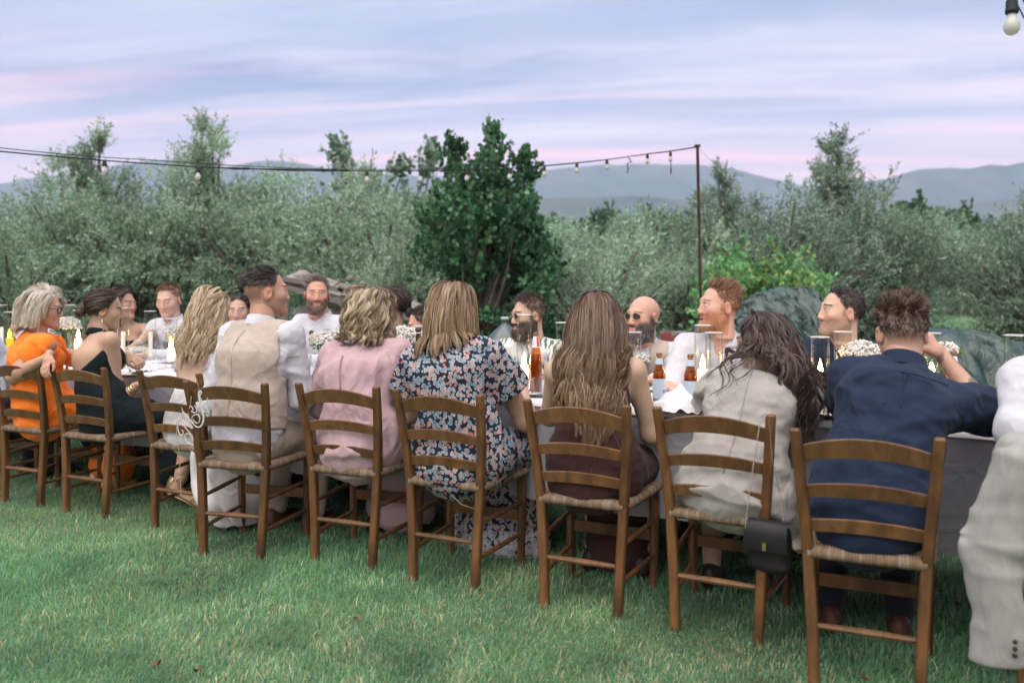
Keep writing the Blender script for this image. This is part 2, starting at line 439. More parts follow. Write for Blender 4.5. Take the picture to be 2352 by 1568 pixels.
# ================================================================== trees
def leaves_mesh(name, C, crad, twigs, per, L, W, cols, up, seed, m, outc, jit=.35, tw=(.22, .45), shape='olive'):
    rng = np.random.default_rng(seed)
    C = np.asarray(C, float); nc = len(C)
    base = np.repeat(C, twigs, 0); n = len(base)
    crad = np.repeat(np.broadcast_to(np.asarray(crad, float), (nc,)), twigs)
    rv = rng.standard_normal((n, 3)); rv /= np.linalg.norm(rv, axis=1)[:, None]
    start = base + rv * (crad * rng.random(n) ** .5)[:, None] * np.array([1, 1, .8])
    od = start - np.asarray(outc); od /= np.linalg.norm(od, axis=1)[:, None] + 1e-6
    d = od * .7 + rng.standard_normal((n, 3)) * jit + np.array([0, 0, up]); d /= np.linalg.norm(d, axis=1)[:, None]
    tl = tw[0] + (tw[1] - tw[0]) * rng.random(n)
    cshade = np.repeat(.75 + .5 * rng.random(nc), twigs)
    s = np.tile(np.linspace(.1, 1, per), n)
    D = np.repeat(d, per, 0); S = np.repeat(start, per, 0)
    p = S + D * (s * np.repeat(tl, per))[:, None] + np.stack([np.zeros(n * per)] * 2 + [-.10 * s * s * np.repeat(tl, per)], 1)
    N = len(p)
    r = rng.standard_normal((N, 3)); ld = D * .65 + r * .55; ld /= np.linalg.norm(ld, axis=1)[:, None]
    side = np.cross(ld, rng.standard_normal((N, 3))); side /= np.linalg.norm(side, axis=1)[:, None] + 1e-6
    ll = (L * (.65 + .6 * rng.random(N)))[:, None]; ww = (W * (.7 + .6 * rng.random(N)))[:, None]
    if shape == 'olive':
        V = np.stack([p, p + ld * ll * .5 + side * ww * .5, p + ld * ll, p + ld * ll * .5 - side * ww * .5], 1)
        k = 4; F = np.array([[0, 1, 2, 3]])
    else:                                     # broad leaf, folded along the midrib
        nn = np.cross(ld, side)
        V = np.stack([p, p + ld * ll * .35 + side * ww * .55 + nn * ww * .15, p + ld * ll * .75 + side * ww * .38 + nn * ww * .1, p + ld * ll,
                      p + ld * ll * .75 - side * ww * .38 + nn * ww * .1, p + ld * ll * .35 - side * ww * .55 + nn * ww * .15], 1)
        k = 6; F = np.array([[0, 1, 2, 3], [0, 3, 4, 5]])
    c0, c1, c2 = [np.array(c) for c in cols]
    t = rng.random(N)[:, None]
    c = np.where(rng.random(N)[:, None] < .22, c2, c0 * (1 - t) + c1 * t) * (np.repeat(cshade, per) * (.8 + .4 * rng.random(N)))[:, None]
    i = np.arange(N)[:, None, None] * k
    me = raw_mesh(name, V.reshape(-1, 3), (i + F[None]).reshape(-1, 4), m, smooth=False, color=np.repeat(c[:, None], k, 1).reshape(-1, 3))
    return me

LEAF = mat('leaf', attr='col', rough=.5, var=0, spec=.35, trans=.32)
BARK = mat('olive_bark', (.14, .115, .09), .9, var=.4, vscale=9, bump=.8, bscale=25, bdist=.02, col2=(.24, .21, .17), c2scale=5)

def limb_mesh(name, C, trunk_h, rad, seed, twist=.12, every=1):
    rng = np.random.default_rng(seed); b = MB()
    z = np.linspace(-.1, trunk_h, 7)
    tp = np.stack([twist * np.sin(z * 2.2 + seed), twist * np.cos(z * 1.7 + seed) - twist, z], 1)
    rr = np.interp(z, [-.1, .15, trunk_h], [rad * 1.7, rad * 1.1, rad * .8])
    b.tube(tp, rr, 9)
    top = tp[-1]
    for c in C[::every]:
        c = np.asarray(c); mid = top * .45 + c * .55 + rng.standard_normal(3) * .12; mid[2] = mid[2] * .75 + top[2] * .25
        q = np.linspace(0, 1, 6)[:, None]
        pts = (1 - q) ** 2 * (top - [0, 0, .1]) + 2 * q * (1 - q) * mid + q * q * c
        b.tube(pts, np.linspace(rad * .42, .012, 6), 5, cap=False)
    return b

def crown_points(rx, ry, z0, z1, n, seed, flat=.25):
    rng = np.random.default_rng(seed); out = []
    zc, rz = (z0 + z1) / 2, (z1 - z0) / 2
    while len(out) < n:
        d = rng.standard_normal(3); d /= np.linalg.norm(d)
        lump = 1 + .28 * float(VN(np.array([d[0] * 1.6 + seed]), np.array([d[1] * 1.6]), np.array([d[2] * 1.6]))[0])
        r = (rng.random() ** .45) * lump
        out.append((d[0] * rx * r, d[1] * ry * r, zc + d[2] * rz * r))
    return np.array(out)

OLV = ((.165, .285, .175), (.26, .375, .245), (.44, .53, .41))
OLV2 = ((.205, .33, .215), (.32, .45, .305), (.53, .62, .50))
OLV3 = ((.125, .205, .14), (.20, .295, .205), (.35, .43, .34))
MAP = ((.042, .130, .062), (.075, .19, .085), (.12, .235, .105))
FAR = ((.045, .115, .06), (.075, .165, .08), (.10, .19, .085))
VIN = ((.12, .31, .14), (.19, .40, .16), (.38, .46, .16))
VARIANTS = {}
def variant(key):
    if key in VARIANTS: return VARIANTS[key]
    sd = 100 + 13 * len(VARIANTS)
    if key.startswith('olive'):
        cols = {'a': OLV, 'b': OLV2, 'c': OLV3}[key[5]]
        C = np.concatenate([crown_points(1.35, 1.35, .5, 2.7, 66, sd), crown_points(1.2, 1.2, .15, 1.1, 22, sd + 3)])
        cr = np.full(len(C), .36)
        if 's' in key[6:]:                      # tall water shoots above the crown
            rng = np.random.default_rng(sd); x0 = rng.uniform(-.3, .3)
            sh = np.array([(x0 + .10 * math.sin(i) + rng.uniform(-.1, .1) * (i % 3), rng.uniform(-.15, .15), 2.45 + .14 * i) for i in range(9)] +
                          [(x0 + rng.uniform(-.55, .55), rng.uniform(-.3, .3), 2.6 + .10 * i) for i in range(6)])
            C = np.concatenate([C, sh]); cr = np.concatenate([cr, np.linspace(.26, .06, 9), np.full(6, .15)])
        top = C[:, 2].max() + .25
        me = leaves_mesh('olive_leaves', C, cr, 22, 18, .070, .019, cols, .38, sd, LEAF, (0, 0, 1.0))
        lb = limb_mesh('limbs', C, .75, .13, sd)
    elif key == 'maple':
        C = np.concatenate([crown_points(1.0, 1.0, .35, 3.25, 104, sd), crown_points(1.0, 1.0, .0, 1.5, 46, sd + 1), [(-.45, 0, 3.0), (-.5, .1, 3.35), (-.48, 0, 3.6), (.1, 0, 3.2), (.12, 0, 3.5), (.14, 0, 3.8), (.6, 0, 2.9), (.63, 0, 3.2), (.62, .1, 3.4)]])
        cr = np.concatenate([np.full(150, .36), [.34, .26, .13, .36, .26, .12, .32, .22, .1]])
        me = leaves_mesh('maple_leaves', C, cr, 20, 11, .085, .07, MAP, .15, sd, LEAF, (0, 0, 1.4), tw=(.18, .36), shape='broad')
        top = 4.15; lb = limb_mesh('limbs', C, .9, .12, sd)
    elif key == 'leafy':
        C = np.concatenate([crown_points(1.2, 1.0, 1.0, 2.8, 40, sd), [(-.7, 0, 3.0), (-.72, 0, 3.3), (.3, 0, 2.95), (.8, 0, 3.0), (.82, 0, 3.25)]])
        cr = np.concatenate([np.full(40, .3), [.2, .12, .18, .2, .1]])
        me = leaves_mesh('maple_leaves', C, cr, 16, 10, .10, .07, OLV3, .3, sd, LEAF, (0, 0, 1.4), shape='broad')
        top = 3.6; lb = limb_mesh('limbs', C, .9, .1, sd)
    elif key == 'far':
        C = crown_points(3.2, 3.0, 1.2, 6.2, 60, sd)
        me = leaves_mesh('far_leaves', C, .8, 16, 9, .30, .24, FAR, .15, sd, LEAF, (0, 0, 2.5), tw=(.4, .8), shape='broad')
        top = 6.8; lb = limb_mesh('limbs', C, 2.0, .25, sd, every=2)
    elif key == 'vine':
        C = crown_points(.9, .5, .3, 1.9, 60, sd)
        me = leaves_mesh('vine_leaves', C, .30, 12, 10, .075, .075, VIN, .1, sd, LEAF, (0, 0, .8), tw=(.2, .4), shape='broad')
        top = 2.05; lb = limb_mesh('limbs', C, .5, .035, sd)
    elif key == 'lime':
        C = crown_points(.9, .7, .3, 1.9, 30, sd)
        me = leaves_mesh('bush_leaves', C, .3, 12, 10, .10, .05, ((.20, .26, .08), (.30, .34, .11), (.36, .36, .18)), .2, sd, LEAF, (0, 0, .6), shape='broad')
        top = 2.1; lb = limb_mesh('limbs', C, .4, .04, sd)
    ob = lb.build('trunk', BARK, None, smooth=True); tm = ob.data; bpy.data.objects.remove(ob)
    VARIANTS[key] = (me, tm, top)
    return VARIANTS[key]

def tree(name, key, px, topy, Y, wid, rot, label, group=None, cat='tree'):
    me, tm, top = variant(key)
    p = at(px, HOR, Y); hgt = H_CAM + (HOR - topy) / F_PX * Y
    t = empty(name, (p.x, Y, 0), rot, label, cat, group)
    sz = hgt / top; sx = wid
    t.scale = (sx, sx, sz)
    mobj('trunk', tm, t); mobj('crown', me, t)
    return t

G_OL = 'olive trees of the grove'
TREES = [
 # name, kind, px, top y, Y, width factor, rot, label
 ('olive_tree', 'oliveas', 172, 292, 13.5, 1.15, .3, 'big grey-green olive tree with upright shoots above its crown, behind the silver-haired woman'),
 ('olive_tree', 'olivea', 30, 520, 11.5, 1.0, 1.7, 'low pale olive tree below the lime bush behind the silver-haired woman'),
 ('olive_tree', 'olivebs', 455, 272, 14.0, 1.15, 2.2, 'olive tree with one tall bushy shoot rising behind the light string and the bride'),
 ('olive_tree', 'olivea', 320, 425, 13.0, 1.1, 4.0, 'rounded olive tree between the two trees that carry tall shoots'),
 ('olive_tree', 'oliveb', 625, 398, 13.5, 1.2, .9, 'pale green olive tree rising behind the man in the linen waistcoat'),
 ('olive_tree', 'oliveb', 770, 388, 14.5, 1.1, 5.2, 'soft silvery olive tree behind the bearded man with sunglasses at his collar'),
 ('olive_tree', 'olivea', 890, 430, 12.5, 1.15, 3.3, 'broad olive tree beside the dark maple, behind the woman in pink'),
 ('olive_tree', 'oliveb', 930, 560, 10.8, .60, 2.5, 'low olive tree hugging the foot of the dark maple'),
 ('leafy_tree', 'leafy', 880, 322, 19, 1.25, .0, 'sparse dark tree with thin leader twigs poking up behind the olives'),
 ('maple_tree', 'maple', 1112, 268, 10.8, .74, .0, 'tall dark green maple with three leafy spires, the darkest tree in the grove'),
 ('olive_tree', 'oliveb', 1330, 520, 12.0, .9, 1.1, 'pale olive tree leaning against the right-hand foot of the dark maple'),
 ('olive_tree', 'oliveb', 1470, 492, 14.5, 1.25, 3.7, 'wide pale olive tree with dark forked limbs behind the bald man'),
 ('olive_tree', 'oliveb', 1590, 520, 13.0, .9, 5.9, 'olive tree directly behind the rusty pole'),
 ('olive_tree', 'olivecs', 1690, 378, 13.5, .95, 2.8, 'grey olive tree just past the rusty pole with thin shoots on top'),
 ('olive_tree', 'olivecs', 1915, 298, 14.0, 1.25, 1.2, 'tallest grey olive tree with a see-through crown behind the dark-haired man in navy'),
 ('olive_tree', 'olivec', 1800, 440, 13.0, 1.0, .2, 'dusky olive tree behind the upright green tarpaulin'),
 ('olive_tree', 'olivea', 2000, 470, 14.5, 1.0, 4.4, 'olive tree behind the man with spiky brown hair'),
 ('olive_tree', 'oliveb', 2190, 492, 36.0, 2.4, .6, 'hazy pale olive tree standing back over the strip of bright grass'),
 ('olive_tree', 'olivec', 2400, 425, 12.5, .95, 3.0, 'dark olive tree with a gnarled trunk above the spread green tarpaulin'),
 ('olive_tree', 'olivea', -120, 470, 13.0, 1.1, 2.0, 'olive tree at the end of the row beyond the lime bush'),
 ('olive_tree', 'olivea', 2540, 440, 13.0, 1.2, 5.0, 'olive tree at the far end of the row past the spread tarpaulin'),
 ('olive_tree', 'olivec', 95, 420, 20.0, 1.2, 1.0, 'dark olive tree set back behind the big tree with upright shoots'),
 ('olive_tree', 'olivea', 560, 440, 20.0, 1.5, 2.0, 'olive tree of the second row behind the tall bushy shoot'),
 ('olive_tree', 'olivea', 1360, 500, 22.0, 1.3, 2.7, 'olive tree of the second row between the maple and the forked olive'),
 ('olive_tree', 'olivec', 2020, 470, 24.0, 1.2, 3.9, 'olive tree of the second row behind the spiky-haired man'),
 ('olive_tree', 'olivea', 1760, 480, 22.0, 1.4, .4, 'olive tree of the second row seen through the grey shoots'),
 ('broadleaf_tree', 'far', 1385, 455, 48, .62, .5, 'small round dark tree on the skyline between the maple and the pole'),
 ('broadleaf_tree', 'far', 1290, 480, 55, .9, 1.5, 'low mid-green tree on the skyline next to the maple'),
 ('broadleaf_tree', 'far', 1530, 462, 58, 1.0, 2.5, 'dark dense tree on the skyline just before the pole'),
 ('broadleaf_tree', 'far', 1640, 470, 60, .9, 3.5, 'dark dense tree on the skyline just past the pole'),
 ('broadleaf_tree', 'far', 2080, 436, 50, .85, 4.5, 'rounded dark tree on the skyline above the spiky-haired man'),
 ('broadleaf_tree', 'far', 2180, 455, 55, .8, 5.5, 'small dark tree on the skyline right of the rounded one'),
 ('broadleaf_tree', 'far', 1450, 492, 62, .9, .9, 'faint low tree on the skyline between two darker trees'),
 ('broadleaf_tree', 'far', 1010, 470, 50, 1.0, .1, 'dark tree on the skyline hidden behind the maple'),
 ('broadleaf_tree', 'far', 700, 470, 55, 1.2, 1.1, 'dark tree on the skyline behind the silvery olives'),
 ('broadleaf_tree', 'far', 300, 480, 55, 1.2, 2.1, 'dark tree on the skyline behind the round olive'),
 ('broadleaf_tree', 'far', 20, 490, 50, 1.0, 3.1, 'dark tree on the skyline beyond the lime bush'),
 ('broadleaf_tree', 'far', 1860, 480, 58, 1.2, 4.1, 'dark tree on the skyline behind the tallest grey olive'),
 ('broadleaf_tree', 'far', 2330, 470, 55, 1.1, 5.1, 'dark tree on the skyline behind the gnarled olive'),
]
for (nm, key, px, ty, Y, wd, rot, lab) in TREES:
    tree(nm, key, px, ty, Y, wd, rot, lab, G_OL if nm == 'olive_tree' else ('trees on the skyline' if key == 'far' else None))
tree('lime_bush', 'lime', 25, 495, 14.5, .9, 0, 'yellow-green bush at the edge of the olive grove', cat='bush')
tree('grape_vine', 'vine', 1725, 572, 10.2, .72, 0, 'bright green grape vine growing behind the ginger-haired man', cat='vine')
tree('grape_vine', 'vine', 1835, 600, 10.8, .55, 2, 'grape vine with yellowish leaves over the upright green tarpaulin', cat='vine')
# ================================================================== chairs
U = np.array([.883, -.469]); NRM = np.array([.469, .883])      # table direction (to the right and nearer) and its far-side normal
WOOD = mat('walnut_stain', (.105, .050, .021), .40, orand=.28, var=.45, vscale=5, stretch=(6, 6, 1.2), bump=.12, bscale=40, spec=.45, col2=(.165, .078, .028), c2scale=2.5, c2rng=(.42, .62), bdist=.002)
WOOD2 = mat('worn_walnut', (.128, .063, .027), .42, orand=.28, var=.45, vscale=5, stretch=(6, 6, 1.2), bump=.12, bscale=40, spec=.45, col2=(.185, .093, .037), c2scale=3, c2rng=(.40, .6), bdist=.002)
def rush_material():
    m = mat('rush_cord', attr='col', rough=.75, var=.35, vscale=30, bump=.3, bscale=150, bdist=.002, spec=.2); return m

def chair_parts():
    """meshes of one ladder-back chair; origin under the seat centre, +y is where the sitter looks"""
    P = []
    def curve_post(s):
        prof = [(.155, -.205, 0.0, .0175, .018), (.163, -.198, .20, .018, .019), (.176, -.192, .44, .0185, .020), (.190, -.212, .60, .0175, .017), (.203, -.242, .76, .017, .015), (.210, -.262, .845, .0165, .0135), (.2105, -.263, .852, .013, .010)]
        b = MB(); rs = []
        for x, y, z, a, d in prof:
            c = .28
            ring = [(-a, -d * (1 - c)), (-a * (1 - c), -d), (a * (1 - c), -d), (a, -d * (1 - c)), (a, d * (1 - c)), (a * (1 - c), d), (-a * (1 - c), d), (-a, d * (1 - c))]
            rs.append([(s * x + q, y + w, z) for q, w in ring])
        b.rings(rs); return b
    for s in (-1, 1): P.append(('back_post', curve_post(s), WOOD))
    def front_leg(s):
        b = MB(); rs = []
        for z, r, dx in ((0, .015, -.004), (.2, .019, 0), (.40, .021, .0), (.455, .019, 0)):
            th = np.arange(8) / 8 * 2 * PI + PI / 8
            rs.append(np.stack([s * (.192 + dx) + r * 1.05 * np.cos(th), .185 + r * 1.05 * np.sin(th), np.full(8, z)], 1))
        b.rings(rs); return b
    for s in (-1, 1): P.append(('front_leg', front_leg(s), WOOD))
    def slat(z0, h, arch, y0, hw):
        b = MB(); n = 13; rs = []
        for i in range(n):
            q = i / (n - 1) * 2 - 1
            x = q * hw; bow = -.036 * (1 - q * q)
            lo = z0 + arch * .75 * (1 - q * q); hi = z0 + h + arch * (1 - q * q)
            yl, yh = y0 + bow + .006, y0 + bow - (hi - lo) * .28 + .006
            t = .008
            rs.append([(x, yl - t, lo), (x, yl - t * .2, lo - .002), (x, yl + t, lo), (x, yh + t, hi), (x, yh + t * .2, hi + .003), (x, yh - t, hi)])
        b.rings(rs); return b
    P.append(('back_slat', slat(.745, .052, .036, -.240, .188), WOOD2))
    P.append(('back_slat', slat(.624, .039, .024, -.216, .182), WOOD2))
    P.append(('back_slat', slat(.510, .038, .021, -.199, .176), WOOD2))
    def rod(a, c, r=.0105):
        b = MB(); a, c = np.array(a), np.array(c); q = np.linspace(0, 1, 5)[:, None]
        b.tube(a + (c - a) * q, [r * .8, r, r * 1.12, r, r * .8], 8); return b
    P.append(('stretcher', rod((-.16, -.2, .205), (.16, -.2, .205), .0115), WOOD2))
    for s in (-1, 1):
        P.append(('stretcher', rod((s * .166, -.195, .285), (s * .192, .185, .30)), WOOD))
        P.append(('stretcher', rod((s * .160, -.2, .135), (s * .190, .185, .15)), WOOD))
    fb = MB(); fb.box((0, .186, .235), (.36, .013, .048)); P.append(('stretcher', fb, WOOD))
    # rush seat: four wedges of cords meeting in the middle, rolled edges
    V = []; F = []; C = []; rng = np.random.default_rng(3)
    cr = [(-.178, -.195), (.178, -.195), (.205, .200), (-.205, .200)]
    ncord = 34
    for e in range(4):
        a, c = np.array(cr[e]), np.array(cr[(e + 1) % 4])
        mid = np.array([0.0, 0.005])
        nrm = -(np.array([-(c - a)[1], (c - a)[0]])); nrm /= np.linalg.norm(nrm)
        for i in range(ncord):
            q0, q1 = (i + .02) / ncord, (i + .98) / ncord
            col = np.array([.20, .14, .088]) * (.82 + .32 * rng.random()) + (np.array([.06, .07, .07]) if rng.random() < .25 else 0)
            depth = min(q0 + q1, 2 - q0 - q1) * .5 * 2        # cords run inward until they meet the diagonal
            ring = []
            for q, bulge in ((q0, 0), ((q0 + q1) / 2, .0022), (q1, 0)):
                p = a + (c - a) * q; inn = mid - p
                L = depth * .5 * np.linalg.norm(mid - (a + c) / 2) * 2
                wob = .0025 * rng.standard_normal()
                prof = [(-L * .35 if False else .0, .424, -.0), (.012, .424, 0), (.019 + bulge, .434, 0), (.020 + bulge, .446, 0), (.012, .459 + bulge, 0), (-.02, .461 + bulge, 0), (-max(L, .03), .452 + bulge + wob * .3, 0)]
                ring.append([(p[0] + nrm[0] * o, p[1] + nrm[1] * o, z) for o, z, _ in prof])
            base = len(V); m = len(ring[0])
            for r_ in ring: V.extend(r_)
            C.extend([col * (.55 if k % 1 else 1) for k in range(3 * m)])
            for r_ in range(2):
                for k in range(m - 1): F.append([base + r_ * m + k, base + r_ * m + k + 1, base + (r_ + 1) * m + k + 1, base + (r_ + 1) * m + k])
    seat = raw_mesh('rush_seat', np.array(V), np.array(F), rush_material(), color=np.array(C))
    und = MB(); und.box((0, 0, .428), (.36, .37, .012))
    return P, seat, und

_cp, _seat, _und = chair_parts()
CHAIR0 = None
def chair(x, y, bearing, label, group='ladder-back chairs along the table', tilt=0.0):
    """first call builds, later calls copy"""
    global CHAIR0
    if CHAIR0 is None:
        CHAIR0 = empty('rush_seat_chair')
        for nm, b, m in _cp: b.build(nm, m, CHAIR0)
        mobj('rush_seat', _seat, CHAIR0)
        _und.build('seat_board', WOOD, CHAIR0)
        c = CHAIR0
    else:
        c = copy_tree(CHAIR0)
    c.location = (x, y, 0); c.rotation_euler = (0, 0, -R(bearing) + tilt)
    tag(c, label, 'chair', group)
    return c

# post mid-points read from the photograph (feet on the lawn), facing bearings
CH = {1: (-2.93, 5.22, 24), 2: (-2.43, 4.97, 24), 3: (-1.79, 4.66, 24), 4: (-1.345, 4.19, 15), 5: (-.785, 4.07, 22),
      6: (-.296, 3.81, 26), 7: (.277, 3.49, 25), 8: (.765, 3.26, 27), 9: (1.13, 2.78, 24), 10: (1.655, 2.50, 26)}
def seat_of(k):
    x, y, b = CH[k]; return (x + .2 * math.sin(R(b)), y + .2 * math.cos(R(b)), b)
CLAB = {1: 'ladder-back rush seat chair of the woman in the orange dress', 2: 'ladder-back rush seat chair of the woman in the black halter dress',
        3: 'ladder-back rush seat chair of the bride, next to the wooden script sign', 4: 'ladder-back rush seat chair of the man in the linen waistcoat',
        5: 'ladder-back rush seat chair of the woman in the pink blouse', 6: 'ladder-back rush seat chair of the woman in the floral dress, loose cord under its seat',
        7: 'ladder-back rush seat chair of the woman in the brown dress with very long hair', 8: 'ladder-back rush seat chair with a black handbag hung from its post',
        9: 'ladder-back rush seat chair of the spiky-haired man in the navy shirt', 10: 'ladder-back rush seat chair covered by the grey linen jacket'}
for k in CH:
    x, y, b = seat_of(k); chair(x, y, b, CLAB[k])
chair(*( [seat_of(1)[0] - .56, seat_of(1)[1] + .30] ), 26, 'ladder-back rush seat chair beyond the woman in the orange dress, at the end in view')

# ================================================================== table
T_NEAR, T_FAR, T_Z = 3.72, 4.53, .752
def tpt(t, n): return U * t + NRM * n
def build_table():
    tb = empty('banquet_table', (*tpt(-3.2, (T_NEAR + T_FAR) / 2), 0), math.atan2(U[1], U[0]), 'long banquet table under the white cloth', 'table')
    b = MB(); b.box((0, 0, T_Z - .03), (8.4, T_FAR - T_NEAR - .02, .03)); b.build('table_top', WOOD2, tb)
    for x in (-4.0, -2.4, -.8, .8, 2.4, 4.0):
        for s in (-1, 1):
            b = MB(); b.tube([(x, s * .30, 0), (x, s * .30, T_Z - .045)], .022, 8); b.build('leg', WOOD, tb)
build_table()

CLOTH = mat('white_linen', (.70, .70, .71), .85, var=.06, vscale=4, bump=.25, bscale=260, sheen=.1, spec=.15, bdist=.001, col2=(.74, .75, .78), c2scale=2)
def build_cloth():
    # profile across the table: hem, drop, rounded edge, top, edge, drop, hem
    t0, t1, n = -7.7, 1.1, 500
    ts = np.linspace(t0, t1, n)
    prof = [(-.055, .30), (-.045, .42), (-.035, .54), (-.024, .64), (-.014, .72), (-.008, .746), (.004, .7565), (.03, .7585)]
    W = T_FAR - T_NEAR
    cols = prof + [(W * q, .7585) for q in (.1, .2, .3, .4, .5, .6, .7, .8, .9)] + [(W - o, z) for o, z in prof[::-1]]
    V = np.zeros((len(cols), n, 3))
    for i, (o, z) in enumerate(cols):
        hang = np.clip((.752 - z) / .45, 0, 1)
        side = -1 if i < len(cols) / 2 else 1
        wave = (np.sin(ts * 7.3 + 1.2 * np.sin(ts * 1.9)) * .5 + VN(ts * 2.3, np.full(n, 3.3 * side + 5), np.full(n, z * 1.1)) * .9 + VN(ts * 6, np.full(n, side + 9.), np.full(n, z)) * .4)
        nn = T_NEAR + o + side * hang * .055 * wave
        zz = z + (VN(ts * 9, np.full(n, nn.mean() * 9), np.full(n, .5)) * .0016 if hang == 0 else 0) + hang * .012 * VN(ts * 1.3, np.full(n, .7), np.full(n, 2.2))
        V[i, :, :2] = (ts + hang * .01 * wave)[:, None] * U + np.broadcast_to(np.asarray(nn), (n,))[:, None] * NRM
        V[i, :, 2] = zz
    m = len(cols)
    q = np.array([[i * n + j, i * n + j + 1, (i + 1) * n + j + 1, (i + 1) * n + j] for i in range(m - 1) for j in range(n - 1)])
    SK = mat('shade_grey_linen', (.30, .31, .34), .9, var=.12, vscale=5, bump=.3, bscale=260, spec=.1, bdist=.001, wr=.4)  # grey colour imitates shade on the hanging sides of the white cloth
    o = mobj('tablecloth', raw_mesh('tablecloth', V.reshape(-1, 3), q, SK)); tag(o, 'long linen cloth of the banquet table, its drop coloured grey to imitate shade', 'tablecloth')
    W2 = V[4:m - 4].copy(); W2[..., 2] += .003
    W2[0, :, :2] -= NRM * .004; W2[-1, :, :2] += NRM * .004; W2[1, :, :2] -= NRM * .004; W2[-2, :, :2] += NRM * .004; W2[0, :, 2] += .012 + .010 * VN(ts * 3, ts * 0 + 4., ts * 0 + 1.); k2 = len(W2)
    q2 = np.array([[i * n + j, i * n + j + 1, (i + 1) * n + j + 1, (i + 1) * n + j] for i in range(k2 - 1) for j in range(n - 1)])
    o = mobj('white_cloth_top', raw_mesh('white_cloth_top', W2.reshape(-1, 3), q2, CLOTH)); tag(o, 'white linen top of the banquet table cloth, laid over the shade-coloured drop', 'tablecloth')  # white part of the same cloth, split off from the shade-coloured drop
build_cloth()
TOP = .763

def tab(x, y):
    """photo pixel on the table top -> world point"""
    Y = (H_CAM - TOP) * F_PX / (y - HOR); p = at(x, y, Y); return Vector((p.x, p.y, TOP))
def tabn(x, n):
    """photo column + distance across the table -> world point on the table top"""
    k = (x - W_PX / 2) / F_PX; Y = n / (k * NRM[0] + NRM[1]); return Vector((k * Y, Y, TOP))

# ================================================================== things on the table
GLASS = glass_mat('clear_glass', (.97, .985, .98)); WAX = mat('candle_wax', (.86, .82, .76), .5, var=.05, sss=.35, spec=.3)
RIMG = mat('rim_glint_white', (.80, .82, .84), .2, var=0, spec=.6, trans=.5)  # whitish colour imitates light caught on the clear glass edge
WAXLIT = mat('lit_candle_wax', (.88, .80, .70), .5, var=.05, sss=.3, emit=(1, .52, .20, .9))  # warm emission imitates flame light glowing through the wax
FLAME = mat('flame', (1, .8, .5), .5, var=0, emit=(1.0, .58, .20, 22)); WICK = mat('wick', (.02, .02, .02), .9, var=0)
def glass_tube(b, r, z0, z1, n=24, t=.0022):
    b.lathe([(r, z0), (r, z1)], n=n, cap=False)
    pass

def hurricane(x, n, topy, label, wpx=None, lit=False, ch=.10, lean=0.0, ped=.045, wid=.078, cr=.022):
    p = tabn(x, n); Y = p.y
    top = H_CAM - (topy - HOR) / F_PX * Y - TOP
    root = empty('hurricane_candle', p, 0, label, 'candle', 'hurricane candles along the table')
    r = wid / 2
    b = MB()
    b.lathe([(r * .85, 0), (r * .88, .004), (r * .35, .010), (r * .25, .022), (r * .33, .032), (r * .95, ped - .006), (r * 1.08, ped - .002), (r * 1.0, ped)], n=20)
    b.build('glass_foot', GLASS, root, smooth=True)
    b = MB(); glass_tube(b, r, ped + .001, top); gc = b.build('glass_chimney', GLASS, root, smooth=True)
    b = MB(); b.lathe([(r + .0014, top - .0025), (r + .0016, top), (r - .0010, top + .0006), (r - .0014, top - .0022)], n=28, cap=False); b.build('rim', RIMG, gc, smooth=True)
    cz0, cz1 = ped + .002, ped + .002 + ch
    b = MB(); dx = lean
    q = np.linspace(0, 1, 6)
    pr = [(cr * 1.15, 0), (cr, .012), (cr, .5), (cr * .98, .93), (cr * .9, 1.0), (cr * .4, .985)]
    b.rings([np.stack([cr0 * np.cos(th) + dx * z, cr0 * np.sin(th), np.full(16, cz0 + z * ch)], 1) for cr0, z in [(a, c) for a, c in pr] for th in [np.arange(16) / 16 * 2 * PI]])
    if lit:
        rr = np.random.default_rng(int(x))
        for k in range(5):
            a = rr.random() * 6.28; L = ch * (.25 + .5 * rr.random())
            b.tube([(cr * .97 * math.cos(a) + dx, cr * .97 * math.sin(a), cz1 - .004), (cr * 1.03 * math.cos(a) + dx * .7, cr * 1.03 * math.sin(a), cz1 - L * .6), (cr * 1.03 * math.cos(a) + dx * .5, cr * 1.03 * math.sin(a), cz1 - L)], [.002, .003, .004], 6)
    c = b.build('candle', WAXLIT if lit else WAX, root, smooth=True)
    b = MB(); b.tube([(dx, 0, cz1 - .004), (dx + .001, 0, cz1 + .008)], .0012, 5); b.build('wick', WICK, c)
    if lit:
        b = MB(); b.lathe([(.003, cz1 + .002), (.0105, cz1 + .010), (.0125, cz1 + .021), (.0090, cz1 + .038), (.0035, cz1 + .056), (.0004, cz1 + .068)], (dx, 0, 0), n=10); b.build('flame', FLAME, c, smooth=True)
        l = bpy.data.lights.new('candle_light', 'POINT'); l.energy = 2.2; l.color = (1, .58, .26); l.shadow_soft_size = .012
        lo = bpy.data.objects.new('candle_light', l); link(lo, root); lo.location = (dx, 0, cz1 + .024)
    return root
NM = (T_NEAR + T_FAR) / 2
